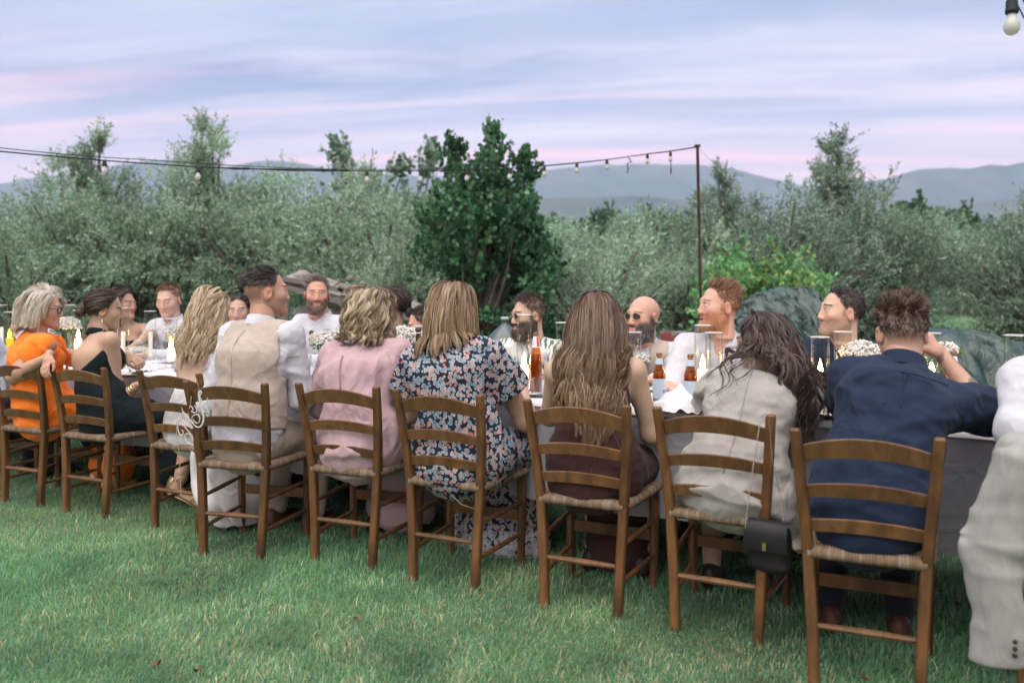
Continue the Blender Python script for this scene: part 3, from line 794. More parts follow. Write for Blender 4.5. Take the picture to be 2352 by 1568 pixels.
HC = [ (4, 4.18, 700, 'unlit hurricane candle tallest of the pair past the silver-haired woman', False, .16, 0),
       (22, 4.02, 716, 'lit hurricane candle behind the yellow wine bottle', True, .10, 0),
       (160, 4.22, 700, 'tall hurricane candle by the white bouquet in front of the silver-haired woman', False, .15, 0),
       (180, 4.08, 712, 'lit hurricane candle next to the bouquet before the silver-haired woman', True, .11, 0),
       (283, 4.12, 707, 'unlit tall hurricane candle beside the carafe before the halter dress woman', False, .17, 0),
       (345, 4.16, 714, 'unlit hurricane candle with a tall white taper before the ginger-free fair-haired man', False, .17, .004),
       (393, 4.02, 731, 'lit hurricane candle by the bouquet next to the bride', True, .085, 0),
       (760, 4.22, 752, 'empty looking hurricane candle behind the white rose', False, .07, 0),
       (823, 4.26, 744, 'hurricane candle half hidden by the curly blonde hair', False, .10, 0),
       (966, 4.22, 748, 'hurricane candle behind the green wine bottle', False, .07, 0),
       (1204, 4.02, 722, 'lit hurricane candle next to the beer bottle with the red and white collar', True, .085, 0),
       (1294, 4.14, 740, 'hurricane candle with a leaning white taper by the long-haired woman', False, .19, .020),
       (1614, 4.10, 746, 'lit hurricane candle in front of the ginger-haired man', True, .10, 0),
       (1640, 3.94, 763, 'shorter hurricane candle in front of the open white collar', False, .06, 0),
       (1884, 4.02, 773, 'lit hurricane candle on a glass stand next to the black phone', True, .105, 0),
       (1936, 4.22, 761, 'lit hurricane candle in front of the dark-haired man in navy', True, .10, 0),
       (2140, 4.30, 764, 'hurricane candle seen beside the ear of the spiky-haired man', True, .10, 0),
       (2336, 4.10, 769, 'wide hurricane candle before the spread green tarpaulin', True, .08, 0),
       (1456, 4.3, 762, 'hurricane candle between the long-haired woman and the bald man', False, .08, 0) ]
for x, n, ty, lab, lit, ch, lean in HC:
    lab = lab.replace('ginger-free fair-haired', 'fair-haired')
    hurricane(x, n, ty, lab, lit=lit, ch=ch, lean=lean, wid=.092 if x > 2300 else .078, cr=.024 if lit else .014)

# ---- bottles
AMBER = glass_mat('amber_glass', (.80, .45, .12), 1.0, .04); GREENG = glass_mat('dark_green_glass', (.16, .20, .05), 1.0, .04); YELG = glass_mat('yellow_green_glass', (.62, .55, .10), 1.0, .04)
BEER = mat('beer', (.30, .135, .018), .1, var=.1, spec=.5); PAPER_B = mat('pale_blue_label', (.50, .62, .72), .6, var=.06); PAPER_W = mat('white_label', (.78, .76, .74), .6, var=.06)
RED = mat('red_print', (.62, .06, .03), .5, var=.1); CAPM = mat('bottle_lip', (.16, .07, .02), .35, var=.1, spec=.5); INK = mat('black_ink', (.015, .015, .02), .5, var=0)
FOIL = mat('dark_foil', (.03, .028, .02), .4, var=.2, spec=.5)
def text_mesh(parent, body, size, mtx, m, name='lettering'):
    cu_ = bpy.data.curves.new('txt', 'FONT'); cu_.body = body; cu_.size = size; cu_.extrude = .0002; cu_.align_x = 'CENTER'
    o = bpy.data.objects.new('txt', cu_); COL.objects.link(o)
    me = bpy.data.meshes.new_from_object(o.evaluated_get(bpy.context.evaluated_depsgraph_get()))
    bpy.data.objects.remove(o); me.materials.clear(); me.materials.append(m)
    ob = mobj(name, me, parent); ob.matrix_local = mtx; return ob
def bottle(kind, p, topz, label, face=0.0, wine=False):
    h = topz - p.z
    root = empty('wine_bottle' if wine else 'beer_bottle', p, face, label, 'bottle', 'bottles on the table')
    R0, rn = (.037, .0145) if wine else (.0305, .0125)
    s = h / (.30 if wine else .23)
    prof = ([(R0 * .9, 0), (R0, .006), (R0, .175), (R0 * .96, .19), (R0 * .72, .208), (R0 * .46, .226), (rn * 1.05, .245), (rn, .29), (rn * 1.15, .292), (rn * 1.15, .299), (rn * .8, .30)] if wine else
            [(R0 * .9, 0), (R0, .005), (R0, .125), (R0 * .93, .142), (R0 * .72, .162), (R0 * .52, .185), (rn, .20), (rn * .98, .216), (rn * 1.15, .217), (rn * 1.15, .224), (rn, .226), (rn, .23), (rn * .8, .2301)])
    prof = [(r, z * s) for r, z in prof]
    g = {'amber': AMBER, 'green': GREENG, 'yellow': YELG}[kind]
    b = MB(); b.lathe(prof, n=20, cap=True); bo = b.build('glass', g, root, smooth=True)
    if not wine:
        b = MB(); b.lathe([(R0 * .85, .006 * s), (R0 * .94, .01 * s), (R0 * .94, .12 * s), (R0 * .82, .145 * s), (.001, .1451 * s)], n=16); b.build('beer', BEER, root, smooth=True)
        b = MB(); b.lathe([(rn * 1.2, .2165 * s), (rn * 1.22, .2235 * s), (rn * 1.05, .2255 * s)], n=16, cap=False); b.build('lip', CAPM, root, smooth=True)
    else:
        b = MB(); b.lathe([(rn * 1.22, .282 * s), (rn * 1.24, .299 * s), (rn * .9, .3008 * s)], n=16, cap=False); b.build('foil', FOIL, root, smooth=True)
    return root, R0, rn, s
def band(root, r0, r1, z0, z1, m, name='label_band', a0=0, a1=2 * PI):
    n = 18; b = MB(); th = np.linspace(a0, a1, n + 1)
    rs = [np.stack([r * np.cos(th), r * np.sin(th), np.full(n + 1, z)], 1) for r, z in ((r0, z0), (r1, z1))]
    b.rings(rs, cap=False, closed=False); return b.build(name, m, root, smooth=True)
for x, n, ty, kind, lab in ((1231, 3.95, 762, 'red', 'amber beer bottle with a red and white collar beside the leaf-print man'),
                            (1514, 3.92, 810, 'blue', 'amber beer bottle with pale blue labels before the bald man'),
                            (1586, 3.88, 813, 'blue', 'half-empty amber beer bottle with pale blue labels before the ginger-haired man'),
                            (2190, 4.12, 806, 'white', 'amber beer bottle with a white label beyond the tattooed arm')):
    p = tabn(x, n); tz = H_CAM - (ty - HOR) / F_PX * p.y
    root, R0, rn, s = bottle('amber', p, tz, lab)
    f = math.atan2(-p.y, -p.x)
    if kind == 'blue':
        band(root, R0 + .0007, R0 + .0007, .02 * s, .112 * s, PAPER_B)
        band(root, R0 * .60 + .001, rn + .0012, .178 * s, .206 * s, PAPER_B, 'neck_label')
        mt = Matrix.Translation((math.cos(f + .85) * (R0 + .0012), math.sin(f + .85) * (R0 + .0012), .048 * s)) @ Matrix.Rotation(f + .85 + PI / 2, 4, 'Z') @ Matrix.Rotation(PI / 2, 4, 'X')
        text_mesh(root, 'PO', .017, mt, INK)
    elif kind == 'red':
        band(root, R0 * .66 + .001, rn + .0012, .172 * s, .214 * s, PAPER_W, 'neck_label')
        band(root, R0 * .63 + .0016, rn + .0022, .176 * s, .212 * s, RED, 'neck_stripe', f + .25, f + 1.0)
    else:
        band(root, R0 + .0007, R0 + .0007, .02 * s, .11 * s, PAPER_W)
        band(root, R0 * .62 + .001, rn + .0012, .165 * s, .212 * s, PAPER_W, 'neck_label')
        for k in range(5): band(root, R0 * .64 + .0014 - k * .0008, R0 * .63 + .0014 - k * .0008, (.170 + k * .007) * s, (.1715 + k * .007) * s, INK, 'print_line', f - .5, f + .4)
for x, n, ty, kind, lab in ((961, 3.98, 752, 'green', 'dark green wine bottle standing between the pink blouse and the floral dress'),
                            (766, 4.20, 764, 'green', 'dark wine bottle behind the bouquet next to the curly blonde woman'),
                            (905, 4.36, 742, 'green', 'dark bottle whose neck rises behind the wide white bouquet'),
                            (24, 3.86, 750, 'yellow', 'yellow wine bottle with a white label behind the orange dress')):
    p = tabn(x, n); tz = H_CAM - (ty - HOR) / F_PX * p.y
    root, R0, rn, s = bottle(kind, p, tz, lab, wine=True)
    if kind == 'yellow': band(root, R0 + .0007, R0 + .0007, .05 * s, .115 * s, PAPER_W)
    else: band(root, rn + .0015, rn + .0015, .270 * s, .275 * s, PAPER_W, 'neck_ring')

# ---- tumblers, carafe
TUMB = glass_mat('tumbler_glass', (.95, .97, .98), 1.0, .06)
def tumbler(p, label, r=.037, h=.085, flip=False):
    root = empty('tumbler', p, 0, label, 'glass', 'drinking glasses on the table')
    n = 24; th = np.arange(n) / n * 2 * PI; fl = 1 - .06 * (np.arange(n) % 2)
    prof = [(.72, 0), (.76, .03), (.84, .4), (.93, .72), (1.0, 1.0), (.96, 1.0), (.80, .4), (.70, .10), (.05, .09)]
    if flip: prof = [(a, 1 - z) for a, z in prof]
    b = MB(); b.rings([np.stack([r * a * (fl if .03 < z < .7 else 1) * np.cos(th), r * a * (fl if .03 < z < .7 else 1) * np.sin(th), np.full(n, z * h)], 1) for a, z in prof], cap=True)
    b.build('bowl', TUMB, root, smooth=False)
    b = MB(); b.lathe([(r * 1.005, h * .985), (r * 1.012, h), (r * .975, h * 1.004)] if not flip else [(r * .72, 0.0005), (r * .74, .003), (r * .7, .004)], n=24, cap=False); b.build('rim', TUMB, root, smooth=True)
    return root
tumbler(tabn(1237, 3.82), 'faceted glass tumbler by the red-collared beer bottle', .042, .092)
tumbler(tabn(1250, 4.02), 'plain glass tumbler behind the faceted one', .036, .085)
tumbler(tabn(1543, 3.80), 'upturned ribbed tumbler between the two blue-labelled bottles', .036, .085, True)
tumbler(tabn(1568, 3.84), 'low tumbler next to the napkin heap', .03, .06)
tumbler(tabn(300, 3.86), 'tumbler near the fork hand of the halter dress woman', .036, .085)
tumbler(tabn(372, 3.92), 'tumbler near the bouquet beside the bride', .034, .08)
tumbler(tabn(405, 3.84), 'tumbler close to the bare back of the bride', .034, .08)
tumbler(tabn(705, 4.0), 'champagne-tall tumbler under the white rose', .028, .13)
tumbler(tabn(1145, 4.15), 'tumbler of amber drink next to the demijohn side of the floral dress', .035, .09)
root = empty('carafe', tabn(318, 4.08), 0, 'clear glass carafe in front of the bare-shouldered guest', 'carafe')
b = MB(); b.lathe([(.045, 0), (.055, .01), (.055, .06), (.028, .12), (.026, .14), (.038, .17), (.036, .17), (.024, .14), (.026, .12), (.05, .06), (.05, .012)], n=20); b.build('body', GLASS, root, smooth=True)
b = MB(); b.lathe([(.0375, .166), (.0388, .1705), (.036, .172)], n=20, cap=False); b.build('rim', TUMB, root, smooth=True)

# ---- plates, cutlery, phone, napkins
PORC = mat('porcelain', (.80, .80, .80), .25, var=.03, spec=.5); STEEL = mat('steel', (.55, .55, .56), .25, var=.05, metal=1.0); BLACKG = mat('black_glass', (.012, .012, .016), .12, var=0, spec=.6)
def plate(p, label, r=.125):
    b = MB(); b.lathe([(r * .55, 0), (r * .62, .004), (r * .98, .016), (r, .019), (r * .97, .0195), (r * .60, .0085), (.01, .008)], p, n=28); o = b.build('plate', PORC, None, smooth=True)
    tag(o, label, 'plate', 'plates on the table'); return o
PL = [(1215, 3.88, 'plate next to the floral sleeve with cutlery on it'), (1480, 4.34, 'plate before the bald man'), (1700, 4.3, 'plate before the ginger-haired man'), (1925, 3.86, 'plate beside the navy elbow'),
      (2215, 4.05, 'plate by the tattooed forearm'), (410, 4.3, 'plate before the fair-haired man'), (880, 4.3, 'plate under the wide bouquet'), (1120, 4.32, 'plate before the man with the leaf-print shirt'), (250, 4.02, 'plate before the halter dress woman'), (690, 4.3, 'plate before the grey-bearded man')]
for x, n, lab in PL: plate(tabn(x, n), lab)
def spoon(p, a, label):
    b = MB(); L = .19
    q = np.linspace(0, 1, 9); pts = [(t_ * L - L / 2, 0, .014 + .012 * math.sin(t_ * 2.6)) for t_ in q]
    b.tube(pts, [.004, .0038, .0032, .003, .0028, .004, .013, .017, .006], 8, flat=(1, .22)); o = b.build('spoon', STEEL, None, smooth=True)
    o.location = p; o.rotation_euler = (0, 0, a); tag(o, label, 'spoon')
spoon(tabn(1228, 3.80), -.4, 'steel spoon lying beside the faceted tumbler')
spoon(tabn(1502, 3.80), 1.0, 'steel spoon lying beside the blue-labelled bottle')
b = MB(); b.box((0, 0, .0045), (.075, .15, .008)); ph = b.build('case', INK, None); ph.name = 'phone_case'
root = empty('phone', tab(1868, 962), -R(60), 'black phone lying face up by the glass candle stand', 'phone'); ph.parent = root; ph.name = 'case'
b = MB(); b.box((0, 0, .0092), (.069, .143, .001)); b.build('screen', BLACKG, root)
NAPK = mat('napkin_cotton', (.62, .62, .64), .85, var=.05, bump=.2, bscale=200, sheen=.1, bdist=.001)
def napkin(p, rx, ry, h, label, seed):
    n = 40; g = np.linspace(-1, 1, n); X, Y_ = np.meshgrid(g, g)
    r = np.sqrt(X ** 2 + Y_ ** 2)
    Z = h * np.clip(1 - r, 0, 1) ** .8 * (1 + .45 * VN(X * 1.7 + seed, Y_ * 1.7, X * 0 + .3)) + .022 * np.abs(VN(X * 3 + seed, Y_ * 3, X * 0 + 2.5)) + .008 * VN(X * 7, Y_ * 7, X * 0 + seed)
    edge = 1 + .15 * VN(X * 2, Y_ * 2, X * 0 + seed + 7)
    V = np.stack([X * rx * edge, Y_ * ry * edge, np.maximum(Z, 0.002 + .0 * Z)], -1).reshape(-1, 3)
    q = np.array([[i * n + j, i * n + j + 1, (i + 1) * n + j + 1, (i + 1) * n + j] for i in range(n - 1) for j in range(n - 1)])
    o = mobj('napkin', raw_mesh('napkin', V, q, NAPK)); o.location = p; o.rotation_euler = (0, 0, seed * 1.3); tag(o, label, 'napkin', 'napkins on the table')
napkin(tabn(1562, 3.72) + Vector((0, 0, .004)), .15, .12, .075, 'large crumpled white napkin heaped by the blue-labelled bottles', 2)
napkin(tabn(330, 3.80), .09, .08, .05, 'white napkin under the hand of the halter dress woman', 4)
napkin(tabn(1975, 3.95), .08, .08, .05, 'white napkin beyond the navy shoulder', 6)

# ---- flowers
STEM = mat('green_stem', (.07, .14, .05), .6, var=.2, vscale=30); BLOOM = mat('gypsophila', attr='col', rough=.7, var=0, trans=.25, spec=.1); ROSEP = mat('white_rose_petal', (.82, .78, .66), .6, var=.06, trans=.25, spec=.2)
def bouquet_meshes(rx, rz, n, seed):
    rng = np.random.default_rng(seed)
    d = rng.standard_normal((n, 3)); d /= np.linalg.norm(d, axis=1)[:, None]; d[:, 2] = np.abs(d[:, 2]) * 1.1 - .25
    c = d * np.array([rx, rx, rz]) * (.55 + .5 * rng.random(n))[:, None] + np.array([0, 0, .0])
    lump = VN(c[:, 0] * 25, c[:, 1] * 25, c[:, 2] * 25 + seed); c *= (1 + .18 * lump)[:, None]
    k = 5; th = np.arange(k) / k * 2 * PI
    nrm = d + .5 * rng.standard_normal((n, 3)); nrm /= np.linalg.norm(nrm, axis=1)[:, None]
    a = np.cross(nrm, rng.standard_normal((n, 3))); a /= np.linalg.norm(a, axis=1)[:, None]; e = np.cross(nrm, a)
    r = .0055 + .0045 * rng.random(n)
    ring = c[:, None, :] + r[:, None, None] * (np.cos(th)[None, :, None] * a[:, None, :] + np.sin(th)[None, :, None] * e[:, None, :])
    top = c + nrm * (r * .7)[:, None]; bot = c - nrm * (r * .7)[:, None]
    V = np.concatenate([ring, top[:, None], bot[:, None]], 1)
    F = np.array([[j, (j + 1) % k, k] for j in range(k)] + [[(j + 1) % k, j, k + 1] for j in range(k)])
    col = np.array([.82, .80, .74]) * (.82 + .3 * rng.random(n))[:, None]
    me = raw_mesh('blossoms', V.reshape(-1, 3), (np.arange(n)[:, None, None] * (k + 2) + F[None]).reshape(-1, 3), BLOOM, color=np.repeat(col[:, None], k + 2, 1).reshape(-1, 3))
    return me, c
def bouquet(x, n, cy, rx, rz, label, seed, vase_h=.09, rose=False):
    p = tabn(x, n); zc = H_CAM - (cy - HOR) / F_PX * p.y - TOP
    root = empty('flower_vase', p, 0, label, 'flowers', 'bouquets along the table')
    me, c = bouquet_meshes(rx, rz, int(1100 * (rx / .09) ** 1.6), seed)
    o = mobj('blossoms', me, root); o.location = (0, 0, zc)
    b = MB(); b.lathe([(.028, 0), (.034, .008), (.036, vase_h), (.0345, vase_h + .001), (.032, .012)], n=18); b.build('vase', GLASS, root, smooth=True)
    b = MB()
    for q in c[:: max(1, len(c) // 46)]:
        b.tube([(q[0] * .12, q[1] * .12, .012), (q[0] * .22, q[1] * .22, vase_h), (q[0] * .7, q[1] * .7, zc + q[2] * .4), (q[0], q[1], zc + q[2])], .0011, 4, cap=False)
    b.build('stems', STEM, root)
    lf = leaves_mesh('leaves', c[::30] * .6 + np.array([0, 0, zc - .03]), .01, 2, 4, .035, .010, ((.08, .15, .06), (.12, .2, .08), (.2, .26, .14)), -.1, seed, LEAF, (0, 0, zc - .06), tw=(.02, .05))
    mobj('leaves', lf, root)
    if rose:
        b = MB(); rng = np.random.default_rng(seed)
        for ring, (rad, cnt, hh) in enumerate(((.010, 4, .050), (.019, 5, .046), (.028, 6, .040), (.036, 7, .030))):
            for j in range(cnt):
                a0 = j / cnt * 2 * PI + ring * .7; rs = []
                for u in np.linspace(0, 1, 5):
                    w = .62 * rad * math.sin(PI * min(1, .15 + u * .85)) + .006
                    rr = rad * (.35 + .75 * math.sin(u * 1.9)) + (u ** 4) * .005
                    rs.append([(rr * math.cos(a0 + s * w / max(rad, .012)), rr * math.sin(a0 + s * w / max(rad, .012)), u * hh) for s in (-1, -.5, 0, .5, 1)])
                b.rings(rs, cap=False, closed=False)
        r_ = b.build('rose_bloom', ROSEP, root, smooth=True); r_.location = (-.055, -.035, zc + .0)
        b = MB(); b.tube([(-.055, -.035, zc + .004), (-.03, -.02, zc - .06), (-.008, -.005, .012)], .003, 6); b.build('rose_stem', STEM, root)
    return root
BQ = [(412, 4.10, 768, .085, .06, 'round white gypsophila bouquet beside the bride', 1, False), (152, 4.14, 748, .10, .08, 'white gypsophila bouquet before the silver-haired woman', 2, False),
      (748, 4.10, 782, .095, .065, 'gypsophila bouquet with one big white rose behind the waistcoat man', 3, True), (928, 4.18, 775, .145, .075, 'widest white gypsophila bouquet, between the curly blonde and the sleek brown hair', 4, False),
      (1985, 4.12, 810, .095, .06, 'loose gypsophila bouquet beyond the navy shoulder', 5, False), (2172, 4.22, 803, .06, .04, 'small gypsophila sprig vase by the white-labelled bottle', 6, False),
      (320, 4.34, 805, .08, .03, 'flat gypsophila spray lying low before the fair-haired man', 7, False)]
for x, n, cy, rx, rz, lab, sd, rose in BQ: bouquet(x, n, cy, rx, rz, lab, sd, rose=rose)
# orange printed card in the wide bouquet
root = empty('orange_card', tabn(936, 4.02), 0, 'orange and white drink carton under the wide bouquet', 'carton')
ORG = mat('orange_print', (.75, .12, .03), .5, var=.1)
b = MB(); b.box((0, 0, .06), (.06, .045, .12)); b.build('carton_base', PAPER_W, root)
b = MB(); b.box((0, 0, .145), (.061, .046, .05)); b.build('carton_top', ORG, root)
b = MB(); b.box((0, 0, .180), (.02, .03, .024), taper=.7); b.build('carton_spout', ORG, root)
mt = Matrix.Translation((.012, -.0236, .145)) @ Matrix.Rotation(PI / 2, 4, 'X')
text_mesh(root, 'a', .03, mt, INK)
# amber votive on the table before the halter dress woman
root = empty('votive', tabn(255, 3.98), 0, 'glowing amber glass votive before the halter dress woman', 'candle')
b = MB(); b.lathe([(.030, 0), (.034, .004), (.036, .085), (.034, .085), (.031, .008)], n=18); b.build('glass_cup', YELG, root, smooth=True)
b = MB(); b.lathe([(.028, .008), (.028, .045), (.002, .046)], n=14); vw = b.build('candle', WAXLIT, root, smooth=True)
b = MB(); b.lathe([(.001, .047), (.006, .056), (.004, .07), (.0003, .084)], n=10); b.build('flame', FLAME, vw, smooth=True)
l = bpy.data.lights.new('candle_light', 'POINT'); l.energy = .35; l.color = (1, .55, .22); l.shadow_soft_size = .012
lo = bpy.data.objects.new('candle_light', l); link(lo, root); lo.location = (0, 0, .065)

# ================================================================== behind the table
TARP = mat('green_tarpaulin', (.026, .060, .050), .34, var=.35, vscale=3, bump=.6, bscale=3.4, spec=.5, bdist=.06, col2=(.05, .09, .078), c2scale=2.2, wr=.7)
def tarp(name, outline, Y, depth, label, seed, back=.6):
    """crumpled sheet over a heap: height profile along x (photo pixels) swept back in depth"""
    px = np.array([o[0] for o in outline], float); py = np.array([o[1] for o in outline], float)
    n, m = 46, 22; rj = np.random.default_rng(int(seed))
    xs = np.linspace(px[0], px[-1], n); X = (xs - W_PX / 2) / F_PX * Y
    top = np.maximum(H_CAM - (np.interp(xs, px, py) - HOR) / F_PX * Y, .02)
    V = np.zeros((m, n, 3))
    for i in range(m):
        u = i / (m - 1)
        prof = np.interp(u, [0, .10, .30, .42, .55, .80, 1], [0.0, .42, .88, .98, 1.0, .80, 0.0])
        yy = Y + (u - .45) * depth
        cr = (np.abs(VN(X * 2.6 + seed, np.full(n, yy * 2.6), np.full(n, .4))) * .22 + np.abs(VN(X * 6 + seed * 2, np.full(n, yy * 5 + u * 3), np.full(n, 3.4))) * .06 + VN(X * 14, np.full(n, yy * 12), np.full(n, 8.8)) * .012)
        diag = np.abs(VN((X + yy * .8) * 2.2 + seed, (X - yy) * .6, np.full(n, 6.1))) * .24
        w_ = X * 3.1 + seed + yy * 1.3 + .8 * VN(X * 1.2, np.full(n, yy), np.full(n, seed + .5)); pleat = (np.abs((w_ % 1.0) - .5) * 2) ** 1.6 * .5 + (np.abs(((w_ * 1.73 + .3) % 1.0) - .5) * 2) ** 1.6 * .3
        cr = cr * .7 + (.5 - pleat) * .16 * np.clip((.95 - prof) * 2.2 + .25, 0, 1)
        V[i, :, 0] = X * (1 + .03 * math.sin(u * 9)) ; V[i, :, 1] = yy + (cr - .06) * 1.0 * (1 if u < .45 else .2)
        V[i, :, 2] = np.maximum(top * prof + (.05 - cr * .7 - diag * .6) * min(1, prof * 2) * (.25 if .4 < u < .6 else 1) * np.clip(top * 2, 0, 1), .0)
    jit = rj.standard_normal((m, n)); V[1:-1, 1:-1, 1] += jit[1:-1, 1:-1] * .030; V[1:-1, 1:-1, 2] += np.abs(rj.standard_normal((m, n)))[1:-1, 1:-1] * -.018 + .012; V[1:-1, 1:-1, 0] += rj.standard_normal((m, n))[1:-1, 1:-1] * .012
    q = np.array([([i * n + j, i * n + j + 1, (i + 1) * n + j + 1], [i * n + j, (i + 1) * n + j + 1, (i + 1) * n + j]) if (i * 7 + j * 3) % 5 < 3 else ([i * n + j, i * n + j + 1, (i + 1) * n + j], [i * n + j + 1, (i + 1) * n + j + 1, (i + 1) * n + j]) for i in range(m - 1) for j in range(n - 1)]).reshape(-1, 3)
    o = mobj(name, raw_mesh(name, V.reshape(-1, 3), q, TARP, smooth=False)); tag(o, label, 'tarpaulin')
tarp('tarpaulin', [(1660, 900), (1680, 728), (1705, 712), (1735, 690), (1770, 668), (1815, 660), (1866, 655), (1885, 672), (1900, 705), (1925, 740), (1955, 900)], 8.2, 1.5, 'dark green tarpaulin thrown over a tall heap behind the ginger-haired man', 3)
tarp('tarpaulin', [(2060, 1000), (2090, 800), (2130, 758), (2200, 754), (2240, 753), (2300, 762), (2352, 775), (2450, 790), (2560, 800), (2600, 1000)], 6.6, 2.2, 'grey-green tarpaulin spread over a low wide heap beyond the tattooed arm', 8)
tarp('tarpaulin', [(1660, 900), (1690, 740), (1740, 712), (1800, 716), (1850, 740), (1880, 900)], 7.6, .7, 'lower fold of green tarpaulin beside the ginger-haired man', 14)

def demijohn():
    Y = 7.6; p = at(1160, 900, Y); root = empty('demijohn', (p.x, Y, 0), 0, 'dusty grey glass demijohn with a short neck behind the floral dress', 'demijohn')
    z = lambda y: H_CAM - (y - HOR) / F_PX * Y
    g = mat('dusty_dark_glass', (.075, .095, .10), .25, var=.4, vscale=6, spec=.6)
    b = MB(); b.lathe([(.16, z(900)), (.17, z(880)), (.19, z(830)), (.19, z(790)), (.17, z(778)), (.10, z(760)), (.055, z(750)), (.033, z(744)), (.031, z(738)), (.036, z(736)), (.036, z(730)), (.03, z(730))], n=28); b.build('glass_body', g, root, smooth=True)
    b = MB(); b.lathe([(.037, z(734)), (.038, z(730)), (.034, z(728))], n=20); b.build('neck_ring', mat('pale_cap', (.45, .48, .48), .4), root, smooth=True)
    st = empty('crate_stand', (p.x, Y, 0), .1, 'dark wooden crate under the demijohn', 'crate')
    zt = z(900)
    for k in range(4):
        b = MB(); b.box((0, -.2 , zt * (k + .5) / 4), (.42, .02, zt / 4 * .86)); b.build('slat', BARK, st)
        b = MB(); b.box((0, .2, zt * (k + .5) / 4), (.42, .02, zt / 4 * .86)); b.build('slat', BARK, st)
    for sx in (-1, 1):
        b = MB(); b.box((sx * .2, 0, zt / 2), (.02, .378, zt)); b.build('side_board', BARK, st)
    b = MB(); b.box((0, 0, zt - .012), (.375, .37, .02)); b.build('lid', BARK, st)
demijohn()

def old_cart():
    """weathered stone-roofed shelter behind the bearded man: sloping slab on a low wall"""
    Y = 9.0; STN = mat('weathered_stone', (.20, .185, .165), .9, var=.45, vscale=5, bump=.9, bscale=18, bdist=.02, col2=(.33, .31, .28), c2scale=3)
    TIM = mat('grey_timber', (.20, .185, .165), .85, var=.4, vscale=8, stretch=(1, 8, 8), bump=.5, bscale=30, bdist=.006)
    root = empty('stone_shelter', (at(760, 650, Y).x, Y, 0), 0, 'low weathered shelter with sloping slab roof behind the grey-bearded man', 'shelter')
    X = lambda x: (x - 760) / F_PX * Y
    z = lambda y: H_CAM - (y - HOR) / F_PX * Y
    rng = np.random.default_rng(4)
    # rubble wall stones
    row = 0; zz = 0.0; sh = None
    while zz < z(700):
        hgt = .11 + .04 * rng.random(); x = X(672) + .1 * rng.random()
        while x < X(905):
            w = .16 + .14 * rng.random(); lim = z(np.interp(x, [X(672), X(905)], [690, 742]))
            if zz + hgt < lim + .05:
                b = MB(); a = rng.uniform(-.03, .03); b.box((x + w / 2, .10 * rng.standard_normal() * .2, zz + hgt / 2), (w * .95, .30, hgt * .92), rot=rotm(a * .5, 0, a), taper=.93); b.build('stone', STN, root)
            x += w
        zz += hgt
    for k, (x0, y0, x1, y1, wdt) in enumerate(((660, 655, 905, 728, .05), (664, 640, 800, 668, .05), (790, 660, 960, 735, .05))):
        b = MB(); a = Vector((X(x0), -.28, z(y0))); c = Vector((X(x1), -.28, z(y1))); b.tube([a, (a + c) / 2 + Vector((0, 0, .01)), c], .034, 4); b.build('roof_beam', TIM, root)
    n = 9
    for k in range(n):
        u0, u1 = k / n, (k + .96) / n
        xa, xb = X(660) + (X(960) - X(660)) * u0, X(660) + (X(960) - X(660)) * u1
        za, zb = z(652 + 83 * u0), z(652 + 83 * u1); d = rng.uniform(-.012, .012)
        b = MB(); b.add([(xa, -.25, za + d), (xb, -.25, zb + d), (xb, .5, zb + .10 + d), (xa, .5, za + .10 + d), (xa, -.25, za + .05 + d), (xb, -.25, zb + .05 + d), (xb, .5, zb + .15 + d), (xa, .5, za + .15 + d)],
                        [[0, 3, 2, 1], [4, 5, 6, 7], [0, 1, 5, 4], [1, 2, 6, 5], [2, 3, 7, 6], [3, 0, 4, 7]]); b.build('roof_slab', STN, root)
    b = MB(); b.tube([(X(676), -.34, 0), (X(676), -.34, z(672))], .035, 8); b.build('post', TIM, root)
    for k, (px, py, r) in enumerate(((800, 640, .05), (830, 652, .04), (690, 636, .10), (720, 640, .08))):
        b = MB(); b.lathe([(r * .3, -r * .8), (r, -r * .3), (r * .95, r * .2), (r * .4, r * .7), (.01, r * .75)], (X(px), .1, z(py)), n=9); b.build('loose_stone', STN, root)
old_cart()

